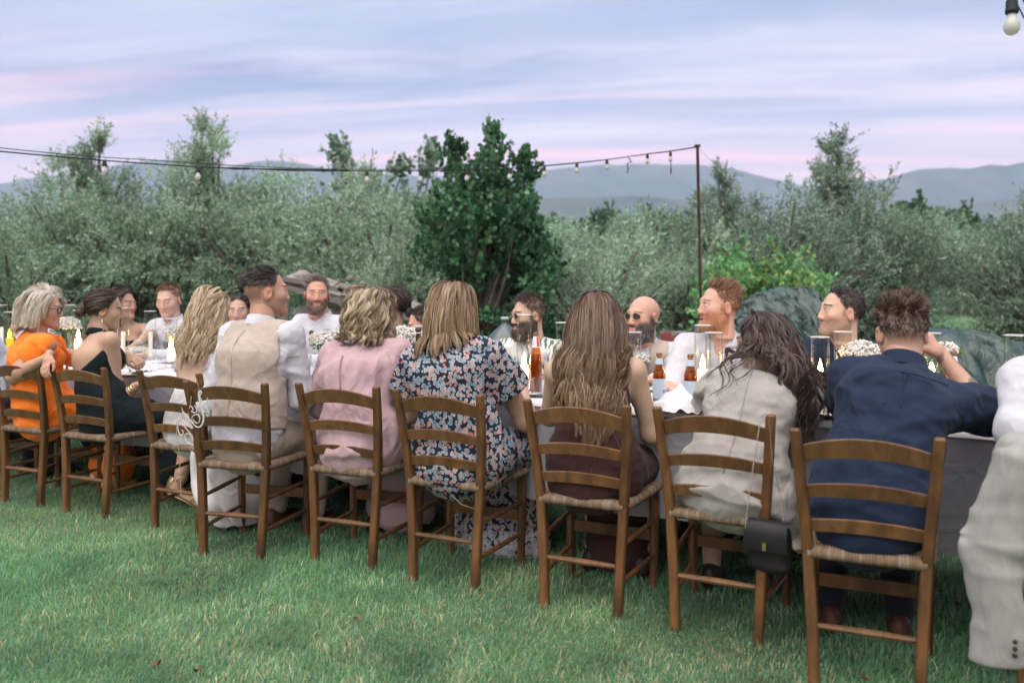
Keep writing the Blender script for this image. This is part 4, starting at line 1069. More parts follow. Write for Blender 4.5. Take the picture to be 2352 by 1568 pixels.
def painted_plank():
    Y = 7.4; p = at(1552, 780, Y)
    m = mat('peeling_red_paint', (.30, .30, .30), .85, var=.4, vscale=10, col2=(.26, .075, .07), c2scale=7, c2rng=(.47, .52), bump=.4, bscale=30, bdist=.006)
    root = empty('painted_bench', (p.x, Y, 0), 0, 'old wooden bench with peeling red and grey paint behind the bald man', 'bench')
    z = lambda y: H_CAM - (y - HOR) / F_PX * Y
    b = MB(); b.box((0, 0, z(780)), (.26, .05, z(761) - z(799))); b.build('backboard', m, root)
    b = MB(); b.box((.02, -.17, z(812)), (.5, .36, .035)); b.build('seat', BARK, root)
    for sx in (-.2, .24):
        for sy in (-.3, -.02):
            b = MB(); b.box((sx, sy, (z(812) - .02) / 2), (.05, .05, z(812) - .02)); b.build('leg', BARK, root)
    b = MB(); b.box((-.08, .0, (z(799) + z(812)) / 2), (.04, .035, .06)); b.build('back_support', BARK, root)
    b = MB(); b.box((.09, .0, (z(799) + z(812)) / 2), (.04, .035, .06)); b.build('back_support', BARK, root)
    bag = MB(); rs = []
    for zf, r in ((0, .10), (.02, .13), (.08, .14), (.15, .11), (.20, .06), (.235, .02)):
        th = np.arange(14) / 14 * 2 * PI; w = 1 + .16 * np.sin(th * 5 + zf * 30) + .1 * np.cos(th * 3)
        rs.append(np.stack([r * w * np.cos(th), r * w * .7 * np.sin(th), np.full(14, zf)], 1))
    bag.rings(rs); o = bag.build('plastic_bag', mat('black_plastic', (.012, .012, .014), .3, var=.2, spec=.5, bump=.5, bscale=25, bdist=.01), None, smooth=True)
    pp = at(1597, 800, Y); o.location = (pp.x, Y - .15, z(812) + .018); tag(o, 'crumpled black plastic bag on the peeling painted bench', 'bag')
painted_plank()

# ================================================================== pole and string lights
RUST = mat('rusty_steel', (.055, .026, .022), .75, var=.5, vscale=10, col2=(.085, .036, .026), c2scale=8)
BLK = mat('black_rubber', (.018, .02, .022), .6, var=.2); BULBG = mat('frosted_bulb', (.72, .72, .66), .25, var=.03, spec=.5, trans=.35)
YP = 9.5
pole = empty('rusty_pole', (at(1614, 650, YP).x, YP, 0), 0, 'thin rusty steel pole carrying the string lights behind the ginger-haired man', 'pole')
_pt = at(1602, 336, YP); _dx = _pt.x - pole.location.x
b = MB(); b.tube([(0 - _dx * .0, 0, -.1), (_dx * .5, 0, _pt.z / 2), (_dx, 0, _pt.z)], .017, 8); b.build('shaft', RUST, pole)
b = MB(); b.box((_dx, 0, _pt.z + .005), (.06, .05, .02)); b.build('cap_plate', RUST, pole)
def line_obj(name, pts, rad, label, cat, m=BLK, n=5):
    b = MB(); b.tube(pts, rad, n, cap=True); o = b.build(name, m, None, smooth=True); tag(o, label, cat); return o
def wire_y(x): return np.interp(x, [-200, 1602], [5.9, YP])
wx = np.array([1602, 1540, 1487, 1394, 1325, 1250, 1170, 1072, 966, 843, 700, 540, 455, 240, 100, 0, -150]); wyy = np.array([338, 348, 354, 367, 374, 381, 387, 391, 393, 393, 391, 387, 384, 369, 357, 348, 330])
q = np.linspace(-150, 1602, 80); wy = np.interp(q, wx[::-1], wyy[::-1])
_w = empty('string_light_cable', at(1602, 338, YP), 0, 'black twin cable of the string lights running from the rusty pole over the table', 'cable')
for dz, r in ((0, .0055), (-8, .0035)):
    b = MB(); sag = np.where(q > 1500, 0, dz * np.clip((1250 - q) / 900, 0, 1) * 1.0) + np.sin(q * .011) * (1.2 if dz else 0)
    b.tube([at(x, y + s, wire_y(x)) - _w.location for x, y, s in zip(q, wy, sag)], r, 5); b.build('cable_strand', BLK, _w, smooth=True)
for x0, x1 in ((520, 575), (600, 780), (780, 800)):
    b = MB(); qq = np.linspace(x0, x1, 6); b.tube([at(x, np.interp(x, wx[::-1], wyy[::-1]), wire_y(x)) - _w.location for x in qq], [.007, .010, .012, .009, .012, .007], 6); b.build('tape_joint', BLK, _w, smooth=True)
def bulb(x, y, Y, label, s=1.0, parent=None, tilt=0):
    p = at(x, y, Y); root = empty('light_bulb', p, 0, label, 'bulb', 'bulbs on the string of lights'); root.rotation_euler = (0, tilt, 0); root.scale = (s, s, s)
    b = MB(); b.lathe([(.006, .012), (.014, .008), (.019, -.004), (.020, -.030), (.022, -.034), (.020, -.045), (.018, -.045)], n=14); b.build('socket', BLK, root, smooth=True)
    b = MB(); b.lathe([(.014, -.044), (.0155, -.056), (.022, -.070), (.0265, -.085), (.0255, -.100), (.018, -.113), (.006, -.119), (.001, -.1195)], n=16); b.build('globe', BULBG, root, smooth=True)
BL = [(1540, 349), (1487, 354), (1394, 367), (1325, 374), (1250, 382), (1170, 388), (1072, 391), (966, 393), (843, 393), (455, 384), (240, 369)]
BN = ['first bulb from the rusty pole, above a dangling cord', 'second bulb from the rusty pole', 'third bulb from the rusty pole, left of a black strap', 'fourth bulb from the rusty pole', 'fifth bulb from the rusty pole',
      'bulb just right of the dark maple trunk line', 'bulb in front of the dark maple', 'bulb on the left edge of the dark maple', 'bulb in front of the sparse leader twigs', 'bulb under the olive with a tall bushy shoot', 'bulb by the big olive with upright shoots']
BN[5] = 'bulb in front of the shady side of the maple'; BN[7] = 'bulb beside the maple nearest the light cable joint'
for (x, y), lab in zip(BL, BN): bulb(x, y + 2, float(wire_y(x)), 'frosted ' + lab, .82)
line_obj('hanging_cord', [at(1540, 360, wire_y(1540)), at(1541, 380, wire_y(1540)), at(1541, 394, wire_y(1540)), at(1541, 399, wire_y(1540))], [.004, .004, .009, .006], 'short cord with a weight dangling from the light string', 'cord')
b = MB(); sp = [at(1443, 362, wire_y(1443)), at(1450, 372, wire_y(1443)), at(1440, 376, wire_y(1443)), at(1443, 388, wire_y(1443)), at(1440, 398, wire_y(1443))]
b.tube(sp, [.012, .018, .012, .016, .008], 6, flat=(1, .4)); o = b.build('black_strap', BLK, None, smooth=True); tag(o, 'black strap tied to the light string', 'strap')
line_obj('guy_wire', [at(1604, 340, YP), at(1690, 430, YP - .1), at(1830, 590, YP - .2), at(1900, 668, YP - .3), at(2020, 800, YP - .4)], .0035, 'thin pale guy wire running down from the rusty pole', 'wire', mat('pale_wire', (.35, .37, .36), .5), 4)
bulb(2324, 2, 3.0, 'large frosted bulb hanging close above the white-shirted diner', 1.0)
_c = empty('near_light_cable', at(2330, -30, 3.0), 0, 'pair of cables passing the large frosted bulb above the white-shirted diner', 'cable')
for k, (xa, ya, xb, yb) in enumerate(((2316, -30, 2420, 160), (2332, -30, 2440, 140))):
    b = MB(); b.tube([at(xa, ya, 3.0) - _c.location, at((xa + xb) / 2 - 4, (ya + yb) / 2, 2.98) - _c.location, at(xb, yb, 2.95) - _c.location], .0028, 6); b.build('cable_strand', BLK, _c, smooth=True)
# ================================================================== figures: distance-field modelling
class SDF:
    def __init__(s, lo, hi, h):
        s.lo = np.array(lo, np.float32); s.h = h
        n = np.ceil((np.array(hi) - s.lo) / h).astype(int) + 1
        s.ax = [(s.lo[i] + h * np.arange(n[i])).astype(np.float32) for i in range(3)]
        s.D = np.full(n, .25, np.float32)
    def win(s, lo, hi):
        sl = []
        for i in range(3):
            a = int(np.clip(np.searchsorted(s.ax[i], lo[i]), 0, len(s.ax[i]))); b = int(np.clip(np.searchsorted(s.ax[i], hi[i]), 0, len(s.ax[i])))
            if b <= a: return None, None
            sl.append(slice(a, b))
        P = [s.ax[0][sl[0]][:, None, None], s.ax[1][sl[1]][None, :, None], s.ax[2][sl[2]][None, None, :]]
        return tuple(sl), P
    def put(s, sl, d, k, op):
        D = s.D[sl]
        if op == 'add':
            if k <= 0: s.D[sl] = np.minimum(D, d); return
            h = np.clip(.5 + .5 * (D - d) / k, 0, 1); s.D[sl] = D * (1 - h) + d * h - k * h * (1 - h)
        elif op == 'sub':
            if k <= 0: s.D[sl] = np.maximum(D, -d); return
            h = np.clip(.5 - .5 * (D + d) / k, 0, 1); s.D[sl] = D * (1 - h) - d * h + k * h * (1 - h)
    def rc(s, a, b, ra, rb, k=.02, op='add'):
        a = np.array(a, float); b = np.array(b, float); m = max(ra, rb) + 1.5 * k + .03
        sl, P = s.win(np.minimum(a, b) - m, np.maximum(a, b) + m)
        if sl is None: return s
        ab = b - a; L = ab @ ab + 1e-9
        q = [P[i] - a[i] for i in range(3)]
        t = np.clip((q[0] * ab[0] + q[1] * ab[1] + q[2] * ab[2]) / L, 0, 1)
        d = np.sqrt((q[0] - ab[0] * t) ** 2 + (q[1] - ab[1] * t) ** 2 + (q[2] - ab[2] * t) ** 2) - (ra + (rb - ra) * t)
        s.put(sl, d, k, op); return s
    def ell(s, c, r, k=.02, op='add', Rm=None):
        c = np.array(c, float); r = np.array(r, float); m = r.max() + 1.5 * k + .03
        sl, P = s.win(c - m, c + m)
        if sl is None: return s
        q = [P[i] - c[i] for i in range(3)]
        if Rm is not None: q = [sum(Rm[j, i] * q[j] for j in range(3)) for i in range(3)]
        k0 = np.sqrt((q[0] / r[0]) ** 2 + (q[1] / r[1]) ** 2 + (q[2] / r[2]) ** 2)
        k1 = np.sqrt((q[0] / r[0] ** 2) ** 2 + (q[1] / r[1] ** 2) ** 2 + (q[2] / r[2] ** 2) ** 2) + 1e-6
        s.put(sl, k0 * (k0 - 1) / k1, k, op); return s
    def ec(s, a, b, ra, rb, k=.03, right=(1, 0, 0), op='add', cap=None):
        """elliptic capsule: ra, rb = (half width, half depth) at each end"""
        a = np.array(a, float); b = np.array(b, float); m = max(*ra, *rb) + 1.5 * k + .03
        sl, P = s.win(np.minimum(a, b) - m, np.maximum(a, b) + m)
        if sl is None: return s
        ax = b - a; L = np.linalg.norm(ax) + 1e-9; ax /= L
        rt = np.array(right, float); rt = rt - ax * (rt @ ax); rt /= np.linalg.norm(rt); fw = np.cross(ax, rt)
        q = [P[i] - a[i] for i in range(3)]
        dot = lambda v: q[0] * v[0] + q[1] * v[1] + q[2] * v[2]
        z = dot(ax); t = np.clip(z / L, 0, 1); e = z - t * L
        rx = ra[0] + (rb[0] - ra[0]) * t; ry = ra[1] + (rb[1] - ra[1]) * t
        rm = np.minimum(rx, ry) if cap is None else cap
        k0 = np.sqrt((dot(rt) / rx) ** 2 + (dot(fw) / ry) ** 2 + (e / rm) ** 2)
        s.put(sl, (k0 - 1) * np.minimum(rx, ry), k, op); return s
    def plane(s, p, n, k=0.0):
        """keep the side the normal points away from"""
        n = np.array(n, float); n /= np.linalg.norm(n)
        d = (s.ax[0][:, None, None] - p[0]) * n[0] + (s.ax[1][None, :, None] - p[1]) * n[1] + (s.ax[2][None, None, :] - p[2]) * n[2]
        s.D = np.maximum(s.D, d.astype(np.float32)); return s
    def folds(s, amp, fx, fy, fz, seed=0, ridge=True):
        x = s.ax[0][:, None, None]; y = s.ax[1][None, :, None]; z = s.ax[2][None, None, :]
        near = np.abs(s.D) < .03
        i = np.argwhere(near)
        if not len(i): return s
        X, Y, Z = s.ax[0][i[:, 0]], s.ax[1][i[:, 1]], s.ax[2][i[:, 2]]
        w = VN(X * 5 + seed, Y * 5, Z * 5) * .8
        n = VN(X * fx + w + seed * 3.1, Y * fy + w, Z * fz + w + seed)
        n2 = VN(X * fx * 2.1 + seed, Y * fy * 2.1 + 9, Z * fz * 2.1 - w)
        v = (1 - 2 * np.abs(n)) * .65 + n2 * .35 if ridge else n
        s.D[near] -= (amp * v).astype(np.float32)
        return s
    def mesh(s):
        D = s.D; D = D.copy(); D[0] = D[-1] = .25; D[:, 0] = D[:, -1] = .25; D[:, :, 0] = D[:, :, -1] = .25
        ins = D < 0; c = ins.astype(np.int8)
        cnt = c[:-1] + c[1:]; cnt = cnt[:, :-1] + cnt[:, 1:]; cnt = cnt[:, :, :-1] + cnt[:, :, 1:]
        act = (cnt > 0) & (cnt < 8); idx = np.argwhere(act)
        if not len(idx): return np.zeros((0, 3)), np.zeros((0, 4), int)
        off = np.array([[i, j, k] for i in (0, 1) for j in (0, 1) for k in (0, 1)])
        val = np.stack([D[idx[:, 0] + o[0], idx[:, 1] + o[1], idx[:, 2] + o[2]] for o in off], 1)
        acc = np.zeros((len(idx), 3)); num = np.zeros(len(idx))
        for a in range(8):
            for b in range(a + 1, 8):
                if np.abs(off[a] - off[b]).sum() != 1: continue
                cr = (val[:, a] < 0) != (val[:, b] < 0)
                t = val[:, a] / (val[:, a] - val[:, b] + 1e-12)
                p = off[a] + t[:, None] * (off[b] - off[a])
                acc += np.where(cr[:, None], p, 0); num += cr
        V = s.lo + s.h * (idx + acc / num[:, None])
        cid = np.full(act.shape, -1, np.int32); cid[act] = np.arange(len(idx))
        Q = []
        for axn in range(3):
            o1, o2 = [(1, 2), (2, 0), (0, 1)][axn]
            a = [slice(None)] * 3; b = [slice(None)] * 3; a[axn] = slice(0, -1); b[axn] = slice(1, None)
            e = ins[tuple(a)] != ins[tuple(b)]
            p = np.argwhere(e); ok = (p[:, o1] > 0) & (p[:, o2] > 0) & (p[:, o1] < act.shape[o1]) & (p[:, o2] < act.shape[o2]); p = p[ok]
            flip = ins[tuple(a)][tuple(p.T)]
            d1 = np.zeros(3, int); d1[o1] = 1; d2 = np.zeros(3, int); d2[o2] = 1
            q = np.stack([cid[tuple((p - d1 - d2).T)], cid[tuple((p - d2).T)], cid[tuple(p.T)], cid[tuple((p - d1).T)]], 1)
            q = np.where(flip[:, None], q, q[:, ::-1]); Q.append(q)
        return V, np.concatenate(Q)

SKINM = mat('skin', attr='col', rough=.58, var=.10, vscale=26, spec=.28, bump=.05, bscale=220, bdist=.001)
HAIRM = mat('hair', attr='col', rough=.38, var=.0, spec=.45)
def srgb(*c): return tuple(((v / 255) / 12.92 if v / 255 <= .04045 else ((v / 255 + .055) / 1.055) ** 2.4) for v in c)

CR_C, CR_R = np.array([0, -.012, .035]), np.array([.0765, .098, .086])
def head_sdf(sex, jaw=1.0, beard=0.0, mouth_open=0.0):
    s = SDF((-.115, -.14, -.20), (.115, .15, .14), .0042)
    w = 1.0 if sex == 'm' else .95
    s.ell(CR_C, CR_R * np.array([w, 1, 1]), .02)
    s.ell((0, .030, -.030), (.062 * w, .062, .082), .03)
    for q in (-1, 1):
        s.rc((q * .050 * jaw * w, .004, -.050), (q * .012, .074, -.094), .020, .019, .03)
        s.ell((q * .040, .058, -.018), (.026, .026, .026), .03)
    s.ell((0, .080, -.098), (.020 * jaw, .017, .016), .02)
    s.rc((-.036, .082, .030), (.036, .082, .030), .011 if sex == 'm' else .008, .011 if sex == 'm' else .008, .02)
    for q in (-1, 1): s.ell((q * .031, .103, .010), (.019, .016, .012), .012, 'sub')
    s.rc((0, .090, .020), (0, .1045, -.027), .0080, .0118, .014)
    for q in (-1, 1): s.ell((q * .0125, .100, -.031), (.0085, .010, .007), .006)
    for q in (-1, 1):
        s.ell((q * .031, .0795, .010), (.0135, .0135, .0135), .002)                      # eyeball
        s.rc((q * .018, .089, .0165), (q * .045, .083, .0165), .0040, .0040, .004)          # upper lid
        s.rc((q * .019, .089, .0025), (q * .044, .083, .0030), .0032, .0032, .004)          # lower lid
    s.rc((-.019, .089, -.0575), (.019, .089, -.0575), .0062, .0062, .006); s.rc((-.016, .088, -.0675 - mouth_open), (.016, .088, -.0675 - mouth_open), .0070, .0070, .006)
    s.rc((-.021, .0955, -.0625 - mouth_open / 2), (.021, .0955, -.0625 - mouth_open / 2), .0022 + mouth_open * .45, .0022 + mouth_open * .45, .004, 'sub')
    for q in (-1, 1):
        Rm = rotm(0, -.25, 0) @ rotm(q * .35, 0, 0)
        s.ell((q * .080 * w, -.010, -.004), (.0095, .021, .033), .006, Rm=Rm)
        s.ell((q * .090 * w, -.004, .000), (.008, .011, .018), .006, 'sub', Rm=Rm)
    nr = .056 if sex == 'm' else .047
    s.rc((0, -.022, -.05), (0, -.040, -.22), nr, nr * 1.05, .03)
    if beard:
        s.ell((0, .058, -.095 - beard * .25), (.052 * jaw, .044, .028 + beard), .02)
        for q in (-1, 1): s.rc((q * .058, .012, -.035), (q * .035, .060, -.085), .012, .018, .02)
    return s

def smooth01(x, a, b):
    t = np.clip((x - a) / (b - a), 0, 1); return t * t * (3 - 2 * t)

def paint_head(V, p):
    """albedo of the head: skin, lips, eyes, brows, stubble and cropped sides"""
    skin = np.array(p['skin']); x, y, z = V[:, 0], V[:, 1], V[:, 2]; ax = np.abs(x)
    C = np.tile(skin, (len(V), 1))
    def lay(m, col): 
        nonlocal C
        C = C * (1 - m[:, None]) + np.array(col) * m[:, None]
    lay(.35 * smooth01(.032 - np.hypot(ax - .042, z + .025), 0, .02) * (y > .03), skin * np.array([1.08, .72, .68]))
    lay(.30 * smooth01(.02 - np.hypot(x, z + .03), 0, .012) * (y > .09), skin * np.array([1.05, .70, .66]))
    lay(.45 * ((ax > .076)).astype(float), skin * np.array([1.05, .68, .60]))
    hair = np.array(p['hair'][0])
    fr = p.get('fade') or (1.0 if p.get('longhair') else 0)
    if fr:       # clipped sides and nape; amount of hair seen through
        hl = np.interp(y, [-.12, -.03, .0, .035, .06], [-.055, -.045, -.01, .04, .09])
        m = smooth01(z - hl, -.008, .035) * (ax < .088)
        ear = smooth01(.040 - np.hypot(y + .008, z + .004), 0, .01) * (ax > .055)
        lay(fr * m * (1 - ear), hair * .9)
    st = p.get('stubble', 0)
    bc = np.array(p.get('beardcol', p['hair'][0]))
    mouth = smooth01(.012 - np.abs(z + .0625), 0, .006) * smooth01(.024 - ax, 0, .006) * (y > .06)
    if st:
        jl = smooth01(-.028 - z + .012 * (ax > .045) - .02 * smooth01(.03 - ax, 0, .02) * (z > -.052), -.006, .02) * (y > -.03) * (z > -.135)
        tache = smooth01(.0105 - np.abs(z + .047), 0, .006) * smooth01(.030 - ax, 0, .008) * (y > .07)
        side = smooth01(.012 - np.abs(y - .018), 0, .01) * (z < .02) * (z > -.05) * (ax > .05)
        m = np.clip(np.maximum(np.maximum(jl, tache), side), 0, 1) * (1 - mouth)
        lay(st * m, bc)
    lay(.75 * mouth, p.get('lip', skin * np.array([.95, .55, .52])))
    if p.get('mopen'): lay(smooth01(.006 - np.abs(z + .0625 + p['mopen'] / 2), 0, .003) * (ax < .014) * (y > .06) * (y < .094), (.08, .02, .02))
    br = smooth01(.0055 - np.abs(z - .034 + .10 * (ax - .035) ** 2 * 40 * .1 + .10 * np.clip(ax - .035, 0, 1)), 0, .003) * smooth01(.021 - np.abs(ax - .033), 0, .006) * (y > .05)
    lay(.95 * br, np.array(p.get('browcol', p['hair'][0])) * .8)
    if p.get('eyes', 1):
        eo = smooth01(.0065 - np.abs(z - .0095) - np.clip(np.abs(ax - .031) - .006, 0, 1) * .6, 0, .0015) * (np.abs(ax - .031) < .0135) * (y > .072)
        lay(.9 * eo, (.62, .58, .56))
        gx = p.get('gaze', 0.0)
        lay(eo * smooth01(.0062 - np.hypot(x - np.sign(x) * .031 - gx, z - .0095), 0, .002), p.get('iris', (.05, .035, .025)))
        lay(.75 * smooth01(.0022 - np.abs(z - .0158), 0, .0015) * (np.abs(ax - .031) < .015) * (y > .07), (.05, .03, .025))
    elif p.get('closed'):
        lay(.6 * smooth01(.0022 - np.abs(z - .004), 0, .0015) * (np.abs(ax - .031) < .014) * (y > .07), (.12, .06, .045))
    return C

# ---------------------------------------------------------------- hair
def ribbons(P, W, colr, colt, rng, outc):
    """P (n,m,3) strand paths -> ribbon mesh arrays"""
    n, m, _ = P.shape
    T = np.gradient(P, axis=1); T /= np.linalg.norm(T, axis=2)[..., None] + 1e-9
    O = P - outc; O /= np.linalg.norm(O, axis=2)[..., None] + 1e-9
    O = O + rng.standard_normal((n, 1, 3)) * .45
    S = np.cross(T, O); S /= np.linalg.norm(S, axis=2)[..., None] + 1e-9
    u = np.linspace(0, 1, m); prof = (np.interp(u, [0, .15, .8, 1], [.7, 1, .9, .12]))[None, :, None] * W[:, None, None] / 2
    V = np.stack([P - S * prof, P + S * prof], 2).reshape(-1, 3)
    i = (np.arange(n)[:, None] * m + np.arange(m - 1)[None]) * 2
    F = np.stack([i, i + 1, i + 3, i + 2], -1).reshape(-1, 4)
    C = colr[:, None, :] * (1 - u[None, :, None]) + colt[:, None, :] * u[None, :, None]
    return V, F, np.repeat(C[:, :, None, :], 2, 2).reshape(-1, 3)

def hair_cols(n, cols, rng, tip=1.0, cl=None):
    cols = np.array(cols); k = rng.integers(0, len(cols), n if cl is None else cl.max() + 1)
    if cl is not None: k = k[cl]
    sw = rng.random(n) < .25; k = np.where(sw, rng.integers(0, len(cols), n), k)
    return cols[k] * (.80 + .36 * rng.random(n))[:, None]

def scalp(n, rng, line=None, top_only=None):
    """random roots on the cranium above the hairline"""
    out = []
    tot = 0
    while tot < n:
        d = rng.standard_normal((n * 3, 3)); d /= np.linalg.norm(d, axis=1)[:, None]
        p = CR_C + d * CR_R
        hl = np.interp(p[:, 1], line[0], line[1])
        ok = p[:, 2] > hl
        p = p[ok]; out.append(p); tot += len(p)
    return np.concatenate(out)[:n]
HL_W = ([-.12, -.06, -.02, .02, .05, .07], [-.045, -.035, -.015, .03, .075, .10])
HL_M = ([-.12, -.06, -.02, .01, .035, .055, .075], [-.045, -.03, -.005, .02, .055, .088, .10])

def hair_short(rng, n, length, comb, lift, cols, W=.0024, line=HL_M, sides=.3, spike=0.0, zmin=-1.0, wave=0):
    p = scalp(n, rng, line)
    nn = (p - CR_C) / CR_R ** 2; nn /= np.linalg.norm(nn, axis=1)[:, None]
    topw = smooth01(p[:, 2], .045, .095)
    if zmin > -1: k = (p[:, 2] > zmin) | (rng.random(len(p)) < .0); p, nn, topw = p[k], nn[k], topw[k]; n = len(p)
    L = (length * (sides + (1 - sides) * topw) * (.6 + .6 * rng.random(n)))[:, None]
    c = np.array(comb, float); c = np.tile(c, (n, 1)) * topw[:, None] + np.array([0, -.35, -1.0]) * (1 - topw)[:, None]
    c -= nn * (c * nn).sum(1)[:, None] * .8
    cln = VN(p[:, 0] * 55, p[:, 1] * 55, p[:, 2] * 55)[:, None]; cl2 = VN(p[:, 0] * 55 + 9, p[:, 1] * 55 + 4, p[:, 2] * 55)[:, None]
    lf = (lift * (.35 + .65 * topw))[:, None]
    d0 = nn * lf + c * (1 - lf) + rng.standard_normal((n, 3)) * .11 + spike * np.concatenate([cln, cl2, np.abs(cln) * .7], 1)
    d0 /= np.linalg.norm(d0, axis=1)[:, None]
    d1 = d0 * .55 + c * .7 * (1 - spike * .6) + nn * .12; d1 /= np.linalg.norm(d1, axis=1)[:, None]
    P = np.stack([p, p + d0 * L * .35 + nn * .002, p + d0 * L * .6 + d1 * L * .12, p + d0 * L * .7 + d1 * L * .35], 1)
    col = hair_cols(n, cols, rng)
    return ribbons(P, np.full(n, W) * (.7 + .7 * rng.random(n)), col * .8, col, rng, CR_C)

def hair_flow(rng, n, nclump, length, cols, g, wave=(.0, 0), part=0.0, back=.25, side=.55, vol=.016, lift=.0, seg=18, torso=(), W=.0034, line=HL_W, clump_r=.014, tipcols=None, lenvar=.15, curlin=0.0, sway=(0, 0, 0), stray=.02, follow=.7, endz=None, gather=None, pinch=0.0):
    """long hair: roots on the scalp, combed from the parting, sliding over skull and shoulders, in locks"""
    n = int(n * 1.7); W = W * .58; nclump = int(nclump * 1.7); clump_r *= .85
    root = scalp(nclump, rng, line); sgn = np.sign(root[:, 0] - part); sgn[sgn == 0] = 1
    g = np.array(g, float)
    sde = side * (.10 + .9 * smooth01(root[:, 1], -.06, .03))
    off = vol * (.35 + .9 * rng.random(nclump))
    d = np.stack([sgn * sde, np.full(nclump, -back), np.full(nclump, .15)], 1)
    Ls = length * (1 - lenvar * rng.random(nclump))
    if callable(endz): Ls = endz(root)
    ds = (Ls / seg)[:, None]; p = root.copy(); path = [p.copy()]
    for i in range(seg):
        t = i / seg
        tgt = g + np.array(sway) * t + np.stack([sgn * sde * max(0, .8 - 2.2 * t), np.full(nclump, -back * max(0, 1 - 1.6 * t)), np.zeros(nclump)], 1)
        if gather is not None: tgt = np.array(gather) - p; ds = np.minimum(np.full((nclump, 1), length / seg), np.linalg.norm(tgt, axis=1)[:, None] * .5); tgt = tgt / (np.linalg.norm(tgt, axis=1)[:, None] + 1e-6)
        if pinch: tgt[:, 0] -= p[:, 0] * pinch * smooth01(np.array(t), .3, .7)
        d = d * follow + tgt * (1 - follow); d /= np.linalg.norm(d, axis=1)[:, None]
        if curlin and t > .65:
            inn = -(p - CR_C); inn[:, 2] = 0; inn /= np.linalg.norm(inn, axis=1)[:, None] + 1e-6; d = d + inn * curlin * (t - .65) * 2; d /= np.linalg.norm(d, axis=1)[:, None]
        p = p + d * ds
        r = CR_R + (off * min(1, .3 + 3 * t))[:, None]; q = (p - CR_C) / r; qn = np.linalg.norm(q, axis=1)
        ins = qn < 1; p[ins] = CR_C + (q[ins] / qn[ins][:, None]) * r[ins]
        face = (p[:, 1] > .02) & (np.abs(p[:, 0]) < .085) & (p[:, 2] < .075) ; p[face, 0] = np.sign(p[face, 0]) * np.maximum(np.abs(p[face, 0]), .085)
        nk = np.hypot(p[:, 0], p[:, 1] + .035); k_ = (p[:, 2] < -.04) & (nk < .075)
        p[k_, :2] = (p[k_, :2] - [0, -.035]) / nk[k_][:, None] * .075 + [0, -.035]
        for (c, rr) in torso:
            rr = np.array(rr) + .012 + off[:, None] * .5; q = (p - np.array(c)) / rr; qn = np.linalg.norm(q, axis=1); ins = qn < 1
            p[ins] = np.array(c) + q[ins] / qn[ins][:, None] * rr[ins]
        path.append(p.copy())
    G = np.stack(path, 1)                                  # (nclump, seg+1, 3)
    u = np.linspace(0, 1, seg + 1)
    if wave[0]:
        ph = rng.random(nclump) * 6.28; fr = wave[1] * (.8 + .4 * rng.random(nclump))
        amp = wave[0] * smooth01(u, .12, .6)
        th = ph[:, None] + fr[:, None] * u[None] * 2 * PI
        tang = np.gradient(G, axis=1); tang /= np.linalg.norm(tang, axis=2)[..., None] + 1e-9
        O = G - (CR_C + np.array([0, 0, -.05])); O /= np.linalg.norm(O, axis=2)[..., None]
        S = np.cross(tang, O); S /= np.linalg.norm(S, axis=2)[..., None] + 1e-9
        G = G + (amp[None] * np.sin(th))[..., None] * S + (amp[None] * .6 * (np.cos(th) + .7))[..., None] * O
    cl = rng.integers(0, nclump, n)
    o = rng.standard_normal((n, 3)); o *= (clump_r * 1.15 * rng.random(n) ** .5 / (np.linalg.norm(o, axis=1)))[:, None]
    sp = np.interp(u, [0, .25, .75, 1], [1.1, 1.0, .8, .45])
    P = G[cl] + o[:, None, :] * sp[None, :, None]
    st = rng.random(n) < stray
    P[st] += np.cumsum(rng.standard_normal((st.sum(), seg + 1, 3)) * .0022, 1) + (u[None, :, None] * .02) * rng.standard_normal((st.sum(), 1, 3))
    q = (P - CR_C) / (CR_R * 1.02); qn = np.linalg.norm(q, axis=2); ins = qn < 1
    P[ins] = CR_C + (q[ins] / qn[ins][:, None]) * CR_R * 1.02
    colr = hair_cols(n, cols, rng, cl=cl); colt = colr if tipcols is None else hair_cols(n, tipcols, rng, cl=cl)
    return ribbons(P, np.full(n, W) * (.6 + .8 * rng.random(n)), colr, colt, rng, CR_C + np.array([0, 0, -.03]))

def hair_ball(rng, n, c, r, cols, W=.003, turns=.6):
    """a coiled bun: strands wound round a ball"""
    c = np.array(c); r = np.array(r)
    ax = rng.standard_normal((n, 3)) * .6 + np.array([.3, 1, .4]); ax /= np.linalg.norm(ax, axis=1)[:, None]
    a = np.cross(ax, rng.standard_normal((n, 3))); a /= np.linalg.norm(a, axis=1)[:, None]; b = np.cross(ax, a)
    u = np.linspace(0, 2 * PI * turns, 12); h = rng.uniform(-.8, .8, n)
    rr = np.sqrt(1 - h * h) * (.88 + .14 * rng.random(n))
    P = c + r * (ax[:, None] * h[:, None, None] + rr[:, None, None] * (np.cos(u)[None, :, None] * a[:, None] + np.sin(u)[None, :, None] * b[:, None]))
    col = hair_cols(n, cols, rng); return ribbons(P, np.full(n, W), col, col, rng, c)

